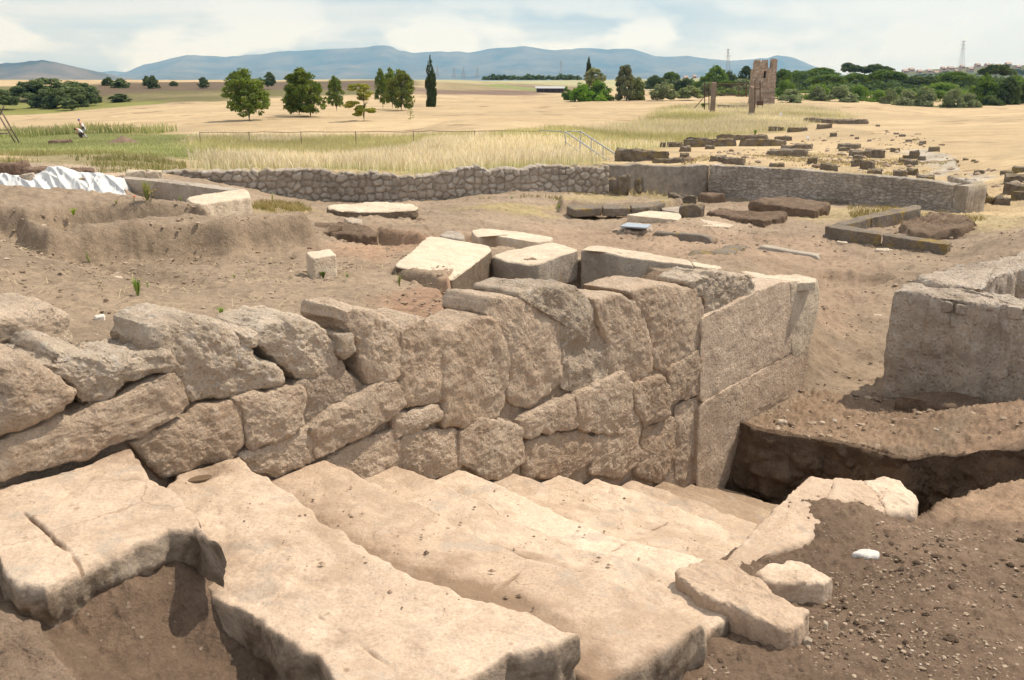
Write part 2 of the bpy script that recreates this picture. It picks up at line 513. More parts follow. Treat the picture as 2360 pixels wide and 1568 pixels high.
M['bag'] = plain('olive_bag', (0.09, 0.08, 0.035), 0.9)
M['water'] = plain('muddy_water', (0.16, 0.11, 0.07), 0.04, 0.0, 0.1)
M['water'].node_tree.nodes['Principled BSDF'].inputs['Specular IOR Level'].default_value = 0.6
M['petal_red'] = plain('poppy_red', (0.75, 0.07, 0.02), 0.7)
M['petal_yellow'] = plain('yellow_petal', (0.75, 0.55, 0.03), 0.7)
M['slate'] = plain('blue_grey_cover', (0.30, 0.34, 0.38), 0.6)
M['dark'] = plain('dark_recess', (0.02, 0.016, 0.013), 0.95)
M['roof'] = plain('hut_roof', (0.36, 0.36, 0.36), 0.7)
M['plaster'] = plain('house_plaster', (0.55, 0.42, 0.34), 0.9)
M['tiles'] = plain('clay_roof', (0.38, 0.27, 0.21), 0.9)
M['glass'] = plain('window_dark', (0.05, 0.05, 0.06), 0.3)


def leaf_mat(name, trans=0.35, tint=(1.1, 1.15, .6)):
    k = NB(name)
    k.N.remove(k.b)
    d = k.N.new('ShaderNodeBsdfDiffuse'); t = k.N.new('ShaderNodeBsdfTranslucent'); mx = k.N.new('ShaderNodeMixShader')
    c = k.mix(1.0, k.attr(), k.ramp(k.rand(), [(0.0, 0.85), (1.0, 1.12)]), 'MULTIPLY')
    k.L.new(c, d.inputs[0]); c2 = k.mix(1.0, c, tint, 'MULTIPLY'); k.L.new(c2, t.inputs[0])
    mx.inputs[0].default_value = trans
    k.L.new(d.outputs[0], mx.inputs[1]); k.L.new(t.outputs[0], mx.inputs[2]); k.L.new(mx.outputs[0], k.out.inputs[0])
    return k.m


M['leaf'] = leaf_mat('leaves', 0.3)
M['grass'] = leaf_mat('grass_blades', 0.3, (1.05, 1.0, .82))

# ------------------------------------------------------------------ terrain
class TPS:
    def __init__(s, P, v, lin=True):
        P = np.asarray(P, float); n, d = P.shape; s.P = P
        K = s.k(np.linalg.norm(P[:, None] - P[None], axis=2)) + np.eye(n) * 1e-3
        A = np.c_[np.ones(n), P]; Z = np.zeros((d + 1, d + 1))
        S = np.block([[K, A], [A.T, Z]])
        s.w = np.linalg.solve(S, np.r_[np.asarray(v, float), np.zeros(d + 1)])

    @staticmethod
    def k(r): return np.where(r > 1e-9, r * r * np.log(np.maximum(r, 1e-9)), 0)

    def __call__(s, Q):
        out = np.empty(len(Q))
        for a in range(0, len(Q), 60000):
            q = Q[a:a + 60000]
            d2 = (q ** 2).sum(1)[:, None] + (s.P ** 2).sum(1)[None] - 2 * q @ s.P.T
            K = s.k(np.sqrt(np.maximum(d2, 0)))
            out[a:a + 60000] = K @ s.w[:len(s.P)] + s.w[len(s.P)] + q @ s.w[len(s.P) + 1:]
        return out


# line of the retaining walls behind the dig: pixel of the foot and distance
WALL_PTS = [(380, 452, 26.5), (640, 467, 27.0), (900, 468, 27.6), (1150, 459, 28.6), (1380, 448, 29.6), (1480, 456, 30.4), (1629, 458, 31.5)]
WALL_XY = [at(*p) for p in WALL_PTS]
BRICK_PTS = [(1631, 458, 31.4), (1900, 469, 28.4), (2192, 487, 25.4)]
BRICK_XY = [at(*p) for p in BRICK_PTS]
TERR = [(-60, 26.0), (-14, 26.2)] + [p[:2] for p in WALL_XY] + [p[:2] for p in BRICK_XY[1:]] + [(14.2, 26.6), (17, 34), (24, 48), (30, 90), (-60, 90)]


def terrace(x, y):
    d = poly_sdf(x, y, TERR)
    fade = np.exp(-np.maximum(d, 0) / 14.0)
    left = sstep(-9.5, -6.0, x) 
    return 0.72 * sstep(0.10, 0.30, d) * fade * left


BACK = []
def bz(px, py, z): BACK.append(inv(px, py, z))
def by(px, py, y): BACK.append(at(px, py, y))


for a in [(0, 760, .25), (250, 790, .18), (500, 720, .10), (760, 720, .03), (1000, 690, -.08), (1060, 735, -.02),
          (100, 650, .30), (250, 655, .20), (0, 560, .36), (340, 665, .08), (350, 612, -.22), (600, 640, -.12), (740, 640, -.12),
          (690, 592, -.30), (600, 605, -.30), (450, 610, -.28), (250, 595, -.22), (880, 600, -.3),
          (850, 570, -.55), (830, 535, -.75), (1000, 545, -.85), (1300, 520, -1.5), (1500, 600, -1.3), (1600, 560, -1.5), (1900, 600, -1.6),
          (1950, 700, -1.72), (1950, 850, -1.85), (1900, 905, -1.87), (2030, 905, -1.9), (1750, 540, -1.55), (2200, 600, -1.5), (2150, 640, -1.45), (2340, 562, -1.0),
          (1500, 650, -.45), (1450, 670, -.2), (1620, 640, -.62), (1740, 630, -.75), (2300, 700, -1.5), (2300, 960, -1.35), (2230, 930, -1.88)]:
    bz(*a)
for a in [(0, 445, 13.5), (300, 462, 13.5), (420, 480, 15.0), (560, 510, 13.8), (600, 490, 16), (1000, 495, 18.5), (1150, 480, 21), (850, 505, 16.5),
          (1300, 470, 24), (1450, 500, 21.5), (1750, 500, 22.0), (1600, 520, 19.5), (1905, 560, 17.8), (2165, 575, 16.6), (2320, 515, 20), (2100, 500, 22.5),
          (700, 468, 26.2), (1000, 467, 27.2), (1400, 455, 29), (1630, 461, 31), (1900, 471, 28.0), (2195, 490, 25.2), (2340, 500, 24), (2320, 470, 27),
          (200, 400, 24), (0, 398, 22), (300, 405, 23), (0, 420, 17), (200, 425, 17.5),
          (350, 385, 29), (700, 402, 30), (1000, 404, 30.5), (1400, 383, 33), (1640, 378, 35), (1900, 392, 33.5), (2150, 415, 29.5), (2330, 430, 30),
          (190, 320, 82), (0, 342, 58), (0, 302, 105), (200, 277, 132), (0, 263, 165), (250, 247, 178), (0, 238, 190), (0, 212, 215), (150, 205, 225),
          (500, 233, 185), (700, 222, 215), (960, 214, 262), (250, 192, 245), (500, 188, 300), (700, 187, 360), (900, 185, 430), (500, 205, 235), (700, 200, 290),
          (1230, 216, 330), (1100, 192, 420), (1240, 205, 370), (700, 305, 88), (1000, 322, 68), (570, 277, 105), (1000, 237, 200), (1250, 228, 250), (840, 282, 100),
          (1390, 232, 180), (1750, 246, 150), (1640, 252, 140), (1500, 292, 95), (1400, 332, 64), (1350, 362, 45), (1415, 374, 37), (1300, 306, 60),
          (1800, 350, 55), (1700, 340, 60), (2000, 320, 70), (2100, 300, 88), (1950, 281, 118), (2200, 262, 140), (2350, 259, 130), (2000, 248, 150), (1850, 246, 150),
          (2350, 330, 60), (2355, 385, 38), (2200, 372, 45), (2350, 295, 85), (2100, 340, 60), (1560, 235, 170),
          (2200, 170, 1200), (2350, 165, 1300), (1900, 182, 900), (1600, 186, 900), (1200, 187, 900), (2100, 205, 420), (2300, 210, 380), (1700, 205, 420), (1500, 205, 420),
          (300, 188, 1500), (900, 187.5, 1800), (1500, 187.5, 3000), (2300, 186, 5000), (300, 188.5, 9000), (1200, 188.5, 12000), (2200, 188.5, 12000), (0, 190, 1200), (0, 189, 4000), (-200, 189, 12000), (2550, 188, 12000), (2550, 175, 1300), (-300, 190, 1000), (-300, 200, 230), (2600, 260, 120), (0, 187, 280), (0, 187.5, 430), (0, 188, 700), (150, 187, 275), (150, 187.5, 430), (150, 188, 700), (300, 187, 290), (300, 187, 430), (300, 187.5, 700), (500, 186.5, 430), (500, 187, 700), (700, 186, 520), (700, 187, 800), (900, 186, 700), (-200, 187, 300), (-200, 188, 600), (1000, 188.5, 28000), (0, 188.5, 28000), (2400, 188.5, 28000)]:
    by(*a)
BACK += [(-30, 8, .3), (-20, 3, .4), (-6, 3, .35), (30, 8, -.8), (20, 3, -.5), (12, 10, -1.2), (9, 5.5, -1.2), (-3, 2.5, .3), (0, 3, .2), (3.6, 3.5, -.6), (1, 6.2, -.15)]


for px, py, zr, z_ in [(400, 537, .02, -.27), (690, 506, .0, -.30), (150, 562, .06, -.18), (450, 515, .0, -.25), (640, 497, -.05, -.32), (100, 547, .0, -.2), (420, 476, .05, -.26), (200, 478, .1, -.22), (0, 490, .12, -.15), (480, 480, .0, -.32), (250, 470, .1, -.24),
                       (1400, 486, -1.5, -1.62), (1500, 478, -1.5, -1.62), (1400, 480, -1.5, -1.6)]:
    p = inv(px, py, zr); BACK.append((p[0], p[1], z_))


def polar(x, y):
    r = np.hypot(x, y); th = np.arctan2(x, y)
    return np.stack([np.clip(th, -1.0, 1.0) * 3.2, np.log(np.maximum(r, 1.5)) * 1.25], 1), r


_b = np.array(BACK)
_Q, _r = polar(_b[:, 0], _b[:, 1])
_val = (_b[:, 2] - terrace(_b[:, 0], _b[:, 1]) - H) / np.maximum(_r, 1.5)
BTPS = TPS(_Q, _val)

FRONT = [inv(*p) for p in [(400, 1450, -.33), (200, 1485, -.24), (620, 1550, -.44), (340, 1375, -.175), (560, 1400, -.33), (625, 1480, -.40), (700, 1568, -.50), (440, 1325, -.185), (420, 1372, -.21), (10, 1350, -.10), (60, 1480, -.10), (0, 1200, -.18),
         (1600, 1540, -.66), (1900, 1460, -.72), (2300, 1550, -.72), (1700, 1340, -.95), (1950, 1260, -.97), (1955, 1195, -.945), (1990, 1175, -.955), (2130, 1215, -1.08), (2340, 1235, -1.0), (2340, 1400, -.86),
         (1750, 965, -1.82), (1900, 950, -1.85), (2000, 990, -1.80), (2150, 1035, -1.70), (1900, 890, -1.88), (2030, 905, -1.9),
         (2300, 955, -1.40), (2335, 1020, -1.42), (2240, 1045, -1.62), (2240, 1150, -1.15), (2335, 1140, -1.15), (2230, 935, -1.88)]]
FRONT += [(0, 0, 0), (-3, 0, .05), (3, 0, -.35), (6, 3, -.8), (-4, 2, .05), (8, 6, -1.1), (-5, 4, .15), (0, -4, .1), (6, -4, -.3), (1.2, 2.4, -.55)]
_f = np.array(FRONT)
FTPS = TPS(_f[:, :2], _f[:, 2])

PIT = [inv(*p) for p in [(1690, 975, -1.82), (1740, 990, -1.82), (1830, 1008, -1.82), (1905, 1012, -1.82), (1995, 1034, -1.80), (2090, 1062, -1.76), (2150, 1062, -1.74), (2240, 1054, -1.60), (2390, 1052, -1.38)]]
PIT += [inv(*p) for p in [(2390, 1094, -1.24), (2250, 1132, -1.18), (2150, 1178, -1.12), (2110, 1165, -1.05), (1990, 1120, -1.0), (1860, 1110, -1.0)]]
PIT += [sn(4.0, 1.72) + (0,), sn(4.0, -.1) + (0,), sn(6.2, -.1) + (0,)]
# uneven line of the cut: the far edge of the trench
_pe = resample(np.array([p[:2] for p in PIT[:9]]), 70, False)
_dv = np.gradient(_pe, axis=0); _dv /= np.linalg.norm(_dv, axis=1, keepdims=True)
_wb = .10 * fbm(np.c_[_pe * 2.0, 0 * _pe[:, 0]], 4, .6); _wb[0] = 0
PIT_EDGE = _pe + np.c_[-_dv[:, 1], _dv[:, 0]] * _wb[:, None]
PIT_XY = [tuple(p) for p in PIT_EDGE] + [p[:2] for p in PIT[9:]]


def sn_of(x, y):
    dx, dy = x - O0[0], y - O0[1]
    return dx * WV[0] + dy * WV[1], dx * NV[0] + dy * NV[1]


CUTS = []   # (polygon, depth, softness) lowered areas behind the wall; negative depth raises


def cut(pts, z, depth, soft=0.12): CUTS.append(([inv(px, py, z)[:2] for px, py in pts], depth, soft))
def cuty(pts, depth, soft=0.12): CUTS.append(([at(*p)[:2] for p in pts], depth, soft))


# pit in front of the big corner blocks
_pit2 = [inv(px, py, -.12)[:2] for px, py in [(1035, 700), (1090, 715), (1180, 730), (1300, 725), (1390, 700)]] + [inv(px, py, -.5)[:2] for px, py in [(1500, 612), (1470, 592), (1360, 573), (1332, 576), (1245, 600), (1215, 602), (1165, 594), (1125, 585), (1050, 640)]]
CUTS.append((_pit2, .80, .06))
cut([(890, 628), (905, 610), (985, 636), (1045, 655), (1080, 655), (1060, 700), (1000, 680)], -.2, .28, .08)
# reddish excavated floor with its cut edge
cut([(720, 560), (800, 545), (870, 520), (975, 537), (1080, 528), (1270, 520), (1290, 535), (1150, 560), (1010, 560), (900, 600), (780, 592)], -.8, .28, .10)
# the two earth banks on the left
cut([(110, 572), (260, 548), (400, 536), (560, 520), (690, 506), (712, 503), (712, 494), (500, 505), (300, 527), (110, 552), (60, 556)], .02, -.36, .11)
cut([(-80, 502), (60, 500), (150, 489), (250, 480), (430, 474), (486, 486), (500, 494), (488, 476), (465, 462), (300, 464), (0, 456), (-80, 456)], .08, -.36, .12)
# ditch in front of them
cut([(110, 565), (200, 608), (260, 636), (390, 695), (500, 650), (430, 612), (300, 600), (200, 585)], -.1, .10, .14)
# sunken hollows round the small features of the dig
cut([(1565, 549), (1650, 553), (1650, 560), (1570, 556)], -1.5, .18, .05)
cut([(1890, 640), (1900, 622), (2040, 636), (2060, 645), (1990, 652)], -1.6, .14, .10)
cut([(1605, 588), (1700, 562), (1698, 572), (1620, 592)], -1.45, .10, .05)
# bank of cut earth under the kerb and under the flat slab
cut([(1290, 486), (1322, 485), (1400, 483), (1453, 483), (1500, 479), (1540, 471), (1580, 455), (1480, 450), (1290, 460)], -1.45, -.28, .07)


def height(x, y, detail=True):
    x = np.asarray(x, float).ravel(); y = np.asarray(y, float).ravel()
    Q, r = polar(x, y)
    zb = H + BTPS(Q) * np.maximum(r, 1.5) + terrace(x, y)
    nr = r < 60
    for poly, dep, soft in CUTS:
        P = np.array(poly); lo = P.min(0) - 1; hi = P.max(0) + 1
        k = nr & (x > lo[0]) & (x < hi[0]) & (y > lo[1]) & (y < hi[1])
        if k.any():
            d = poly_sdf(x[k], y[k], poly)
            if detail: d = d + 0.09 * fbm(np.c_[x[k] * 2.2, y[k] * 2.2, 0 * x[k]], 4)
            zb[k] -= dep * sstep(-soft, soft, d)
    s, n = sn_of(x, y)
    fr = (r < 16)
    z = zb
    if fr.any():
        xf, yf, sf, nf = x[fr], y[fr], s[fr], n[fr]
        zf = FTPS(np.c_[xf, yf])
        wdt = 0.08 + 0.5 * np.clip(sf - 8.0, 0, 3)
        m = sstep(-wdt, wdt, nf + 0.22) * (1 - sstep(7.6, 9.6, sf)) * sstep(16, 12, r[fr])
        zf2 = zb[fr] * (1 - m) + zf * m
        # carve under the stairs
        nrt = np.where(sf < 2.2, 2.15, 1.78)
        cs = -RISE * sf / TREAD - 0.32
        inside = sstep(-0.16, -0.08, nf) * (1 - sstep(nrt - .1, nrt, nf)) * sstep(-0.1, 0.02, sf) * (1 - sstep(5.95, 6.1, sf))
        zf2 = np.where(inside > 0, zf2 * (1 - inside) + np.minimum(zf2, cs) * inside, zf2)
        # trench
        dp = poly_sdf(xf, yf, PIT_XY)
        if detail:
            gg = np.min(np.hypot(xf[:, None] - PIT_EDGE[None, ::3, 0], yf[:, None] - PIT_EDGE[None, ::3, 1]), 1)
            dp = dp + 0.15 * fbm(np.c_[xf * 2.4, yf * 2.4, 0 * xf], 5, .6) * sstep(.12, .4, gg)
        bot = np.clip(-RISE * sf / TREAD - 0.05, -2.62, -1.0)
        right = sstep(1.8, 3.6, nf)
        bot = np.where(nf > 1.75, -2.62 + right * 0.62, np.minimum(-RISE * sf / TREAD - 0.2, -2.3))
        bot = np.maximum(bot, -2.66)
        k = sstep(-0.01, 0.10, dp)
        zf2 = np.where(k > 0, zf2 * (1 - k) + np.minimum(zf2, bot) * k, zf2)
        z = zb.copy(); z[fr] = zf2
    return z


def hit(px, py, ymin=1.5, ymax=3000):
    d = ray(px, py)
    ys = np.exp(np.linspace(math.log(ymin), math.log(ymax), 1500)); t = ys / d[1]
    z = height(d[0] * t, ys, False); rz = H + d[2] * t
    k = np.nonzero(z >= rz)[0]
    i = k[0] if len(k) else len(ys) - 1
    if i > 0:
        a0 = rz[i - 1] - z[i - 1]; a1 = rz[i] - z[i]
        f = a0 / (a0 - a1) if a0 != a1 else 0
        y = ys[i - 1] + (ys[i] - ys[i - 1]) * f
    else: y = ys[0]
    return (d[0] * y / d[1], y, H + d[2] * y / d[1])


def zone(pts, ymin=1.5): return [hit(px, py, ymin)[:2] for px, py in pts]


def build_terrain():
    a_in = np.linspace(math.radians(-35), math.radians(35), 860)
    th = np.r_[np.linspace(math.radians(-110), math.radians(-35), 46)[:-1], a_in, np.linspace(math.radians(35), math.radians(110), 46)[1:]]
    lr = np.r_[np.linspace(math.log(.6), math.log(12), 640)[:-1], np.linspace(math.log(12), math.log(60), 300)[:-1],
               np.linspace(math.log(60), math.log(500), 220)[:-1], np.linspace(math.log(500), math.log(30000), 60)]
    r = np.exp(lr)
    R, T = np.meshgrid(r, th, indexing='ij')
    x = (R * np.sin(T)).ravel(); y = (R * np.cos(T)).ravel(); rr = R.ravel()
    z = height(x, y)
    s, n = sn_of(x, y)
    P = np.c_[x, y, 0 * x]
    # ---- relief
    near = rr < 45
    Pn = P[near]; q = fbm(Pn * 2.2, 6, 0.55); q2 = fbm(Pn * 11 + 5, 4, 0.6)
    frontm = (n[near] > -.1) & (s[near] < 8)
    bigp = np.clip(fbm(Pn * 7.0 + 40, 3) - .18, 0, 1)
    q3 = np.where(frontm, .018 * np.clip(fbm(Pn * 26 + 9, 3) - .05, 0, 1) * 2.2, 0)
    z[near] += (q3 + q * 0.035 + q2 * np.where(frontm, .022, .012) + bigp * np.where(frontm, .035, .05)) * np.clip(rr[near] / 6, .6, 2.0)
    # rugged faces where the ground is steep: trench walls and cut banks
    G = z.reshape(len(r), len(th))
    dzr = np.abs(np.gradient(G, axis=0)) / np.gradient(R, axis=0)
    steep = np.clip((dzr.ravel() - 0.35) / 1.2, 0, 1)
    k = near & (steep > 0.01)
    Pk = np.c_[x[k], y[k], z[k]]
    z[k] += steep[k] * (0.09 * fbm(Pk * 3.0, 3, 0.5))
    mid = (rr >= 45) & (rr < 600)
    Pm = P[mid]
    z[mid] += 0.12 * fbm(Pm * 0.35, 4) * np.clip((rr[mid] - 45) / 40, 0, 1) + 0.5 * fbm(Pm * 0.03, 3) * np.clip((rr[mid] - 180) / 200, 0, 1)
    far = rr > 1500
    z[far] += 6.0 * fbm(P[far] * 0.0012, 3) - 3

    # ---- surface kinds
    col = np.empty((len(x), 3)); col[:] = (0.42, 0.315, 0.185)           # mown straw
    e1 = fbm(P * 0.9, 4) ; e2 = fbm(P * 0.12, 4)

    def lay(mask, c):
        m = np.clip(mask, 0, 1)[:, None]; col[:] = col * (1 - m) + np.array(c) * m
    def pz(poly, soft, wob, c, amt=1.0, e=None):
        PP = np.array(poly); ctr = PP.mean(0)
        d = poly_sdf(x, y, poly) + wob * (e1 if e is None else e)
        lay(sstep(-soft, soft, d) * amt, c)
    # far plain, pale green-yellow
    lay(sstep(300, 520, rr), (0.33, 0.31, 0.17))
    lay(sstep(900, 2500, rr) * (0.55 + e2), (0.13, 0.15, 0.08))
    lay(sstep(400, 560, rr) * sstep(.16, .28, x / np.maximum(y, 1)) * (1 - sstep(4000, 8000, rr)), (0.075, 0.09, 0.038))
    # hay streaks in the mown field
    st = fbm(np.c_[x * 0.05, y * 0.35, 0 * x], 4)
    fld = (rr > 40) & (rr < 420)
    lay(np.where(fld, sstep(0.05, 0.45, st) * .5, 0), (0.33, 0.23, 0.13))
    dk = fbm(np.c_[x * 0.22, y * 0.30, 0 * x + 9], 3)
    lay(np.where(fld, sstep(0.42, 0.60, dk) * .75, 0), (0.20, 0.13, 0.075))
    # left escarpment
    def A(L): return [at(*p)[:2] for p in L]
    pz(A([(-300, 266, 150), (0, 264, 163), (250, 248, 177), (500, 234, 184), (700, 223, 214), (955, 215, 258), (960, 188, 425), (700, 189, 350), (500, 190, 292), (250, 194, 238), (0, 200, 232), (-300, 200, 232)]), 4, 5, (0.135, 0.12, 0.048), 1, e2)
    pz(A([(200, 208, 205), (500, 212, 225), (700, 208, 260), (955, 208, 290), (960, 189, 420), (700, 189.5, 345), (500, 190.5, 290), (200, 195, 238)]), 6, 10, (0.115, 0.082, 0.052), 1, e2)
    pz(A([(-100, 266, 155), (200, 251, 173), (420, 240, 182), (300, 225, 190), (0, 235, 190)]), 4, 6, (0.18, 0.18, 0.05), 1, e2)
    pz(A([(300, 222, 192), (520, 220, 200), (520, 213, 215), (300, 214, 205)]), 3, 8, (0.22, 0.18, 0.09), .7, e2)
    # centre far slopes
    pz(A([(950, 217, 250), (1230, 219, 300), (1245, 207, 365), (1100, 203, 340), (950, 203, 320)]), 6, 8, (0.165, 0.11, 0.078), 1, e2)
    pz(A([(990, 206, 310), (1230, 207, 365), (1180, 194, 410), (990, 190, 410)]), 8, 12, (0.25, 0.20, 0.105), 1, e2)
    pz(A([(1235, 208, 360), (1340, 212, 330), (1340, 190, 420), (1170, 190, 420)]), 8, 8, (0.19, 0.135, 0.092), 1, e2)
    pz(A([(1100, 197, 390), (1235, 209, 350), (1262, 204, 375), (1150, 191, 420)]), 4, 4, (0.19, 0.21, 0.075), 1, e2)
    # tall-grass ground
    TG = [(440, 392), (430, 345), (430, 312), (800, 312), (1100, 308), (1300, 296), (1420, 285), (1520, 248), (1600, 238), (1750, 240), (1880, 245), (1990, 268), (1880, 286), (1850, 300), (1700, 315), (1560, 335), (1520, 348), (1420, 352), (1405, 372), (1380, 382), (1000, 402), (700, 398)]
    global TALL; TALL = zone(TG, 27)
    pz(TALL, 1.5, 2.0, (0.285, 0.225, 0.105), 1, e2)
    # green patch on the left
    global GREEN; GREEN = zone([(-150, 330), (-150, 305), (100, 303), (430, 312), (445, 345), (430, 385), (250, 352), (0, 352)], 40)
    pz(GREEN, 2.0, 3.0, (0.135, 0.145, 0.045), 1, e2)
    pz(zone([(0, 352), (250, 350), (430, 375), (420, 392), (280, 392), (0, 380)], 20), 1.2, 2.0, (0.215, 0.18, 0.095), .9, e2)
    pz(zone([(-200, 400), (-200, 372), (0, 372), (250, 382), (300, 396), (250, 404), (0, 404)], 15), .8, 1.0, (0.36, 0.28, 0.2))
    # the dug ground
    D = zone([(-400, 404), (0, 408), (280, 405), (420, 400)], 14) + [p[:2] for p in WALL_XY[1:]] + [p[:2] for p in BRICK_XY[1:]] + zone([(2230, 505), (2360, 500), (2500, 500)], 18) + [(14, 3), (12, -6), (-14, -6), (-18, 8)]
    pz(D, .25, .25, (0.29, 0.218, 0.152))
    pz(zone([(770, 590), (880, 520), (1080, 530), (1280, 520), (1500, 520), (1640, 540), (1900, 530), (2000, 580), (1980, 700), (1880, 800), (1800, 640), (1600, 610), (1400, 590), (1150, 580), (1000, 560), (860, 620)], 4), .5, .9, (0.325, 0.23, 0.158), .8)
    pz(zone([(770, 590), (890, 530), (1010, 550), (880, 610)], 4), .3, .4, (0.37, 0.235, 0.15), .7)
    pz(zone([(880, 740), (1090, 735), (1100, 700), (900, 715)], 3), .15, .3, (0.33, 0.2, 0.13), .8)
    # dry grass round the excavation
    pz(zone([(1010, 488), (1270, 500), (1310, 478), (1480, 462), (1480, 440), (1300, 450), (1100, 470)], 14), .5, 1.4, (0.32, 0.25, 0.125), .9)
    pz(zone([(560, 485), (640, 510), (720, 490), (700, 470), (590, 470)], 12), .4, .8, (0.33, 0.25, 0.14), .9)
    pz(zone([(1880, 520), (1960, 500), (2120, 510), (2230, 530), (2400, 520), (2400, 490), (2230, 492), (1900, 480), (1820, 500)], 14), .6, 1.2, (0.36, 0.28, 0.155), .9)
    pz(zone([(1500, 462), (1590, 455), (1500, 440), (1400, 430)], 20), .5, .8, (0.27, 0.22, 0.10), .8)
    # front, dark freshly dug soil
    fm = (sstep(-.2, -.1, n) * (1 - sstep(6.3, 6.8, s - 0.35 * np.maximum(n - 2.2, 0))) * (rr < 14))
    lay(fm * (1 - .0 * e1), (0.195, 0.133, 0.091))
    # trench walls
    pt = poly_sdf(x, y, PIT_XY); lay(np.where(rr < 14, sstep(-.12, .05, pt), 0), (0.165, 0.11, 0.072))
    pz(zone([(2160, 1060), (2360, 1040), (2500, 960), (2500, 910), (2360, 900), (2240, 930), (2200, 990)], 3), .15, .3, (0.33, 0.225, 0.15))
    pz(zone([(2150, 1190), (2400, 1200), (2400, 1090), (2250, 1110)], 3), .12, .2, (0.30, 0.205, 0.135))
    pz(zone([(1720, 975), (1850, 900), (2030, 910), (2230, 950), (2160, 1050), (2000, 1030)], 3), .1, .25, (0.26, 0.18, 0.12))
    # light dry crust at lower left
    pz(zone([(-60, 1420), (80, 1400), (110, 1480), (190, 1580), (-60, 1600)], 1), .05, .1, (0.38, 0.28, 0.195))
    # paved old road among the ruins
    pz(zone([(2100, 345), (2140, 345), (2230, 400), (2260, 415), (2170, 415), (2110, 380)], 30), .5, 1.2, (0.40, 0.37, 0.32), .7)
    # stronger soil mottling
    mot = fbm(P * 1.7 + 3, 5) + .8 * fbm(P * .6 + 21, 4); col *= (1 + 0.24 * np.where(rr < 60, mot, e2))[:, None]

    k = NB('ground_soil')
    a = k.attr(); p = k.pos()
    n0 = k.noise(0.5, 7, 0.65); n1 = k.noise(9, 8, 0.7); n2 = k.noise(60, 6, 0.75)
    c = k.mix(1.0, a, k.ramp(n0, [(0.3, 0.86), (0.7, 1.12)]), 'MULTIPLY')
    c = k.mix(1.0, c, k.ramp(n1, [(0.3, 0.72), (0.68, 1.2)]), 'MULTIPLY')
    c = k.mix(1.0, c, k.ramp(n2, [(0.3, 0.70), (0.7, 1.22)]), 'MULTIPLY')
    pv = k.voro(34, 'F1'); pc = k.voro(34, 'F1', out='Color')
    sepc = k.N.new('ShaderNodeSeparateColor'); k.L.new(pc, sepc.inputs[0])
    on = k.ramp(sepc.outputs[0], [(0.86, 0.0), (0.90, 1.0)])
    spot = k.math('MULTIPLY', k.ramp(pv, [(0.16, 1.0), (0.30, 0.0)]), on)
    c = k.mix(k.math('MULTIPLY', spot, 0.55), c, (0.42, 0.34, 0.26))
    k.color(c)
    b = k.bump(n1, 0.8, 0.05); b = k.bump(n2, 0.9, 0.012, b); b = k.bump(spot, 0.6, 0.012, b)
    k.normal(b)
    o = mesh_obj('ground', np.c_[x, y, z], grid_faces(len(r), len(th), flip=True), k.m, cols=col, origin=(0, 0, 0))
    o['kind'] = 'structure'
    return o


build_terrain()


def gz(x, y): return float(height(np.array([x]), np.array([y]), False)[0])

# ------------------------------------------------------------------ the stone staircase
def p3(s, n, z): return np.array(sn(s, n) + (z,))


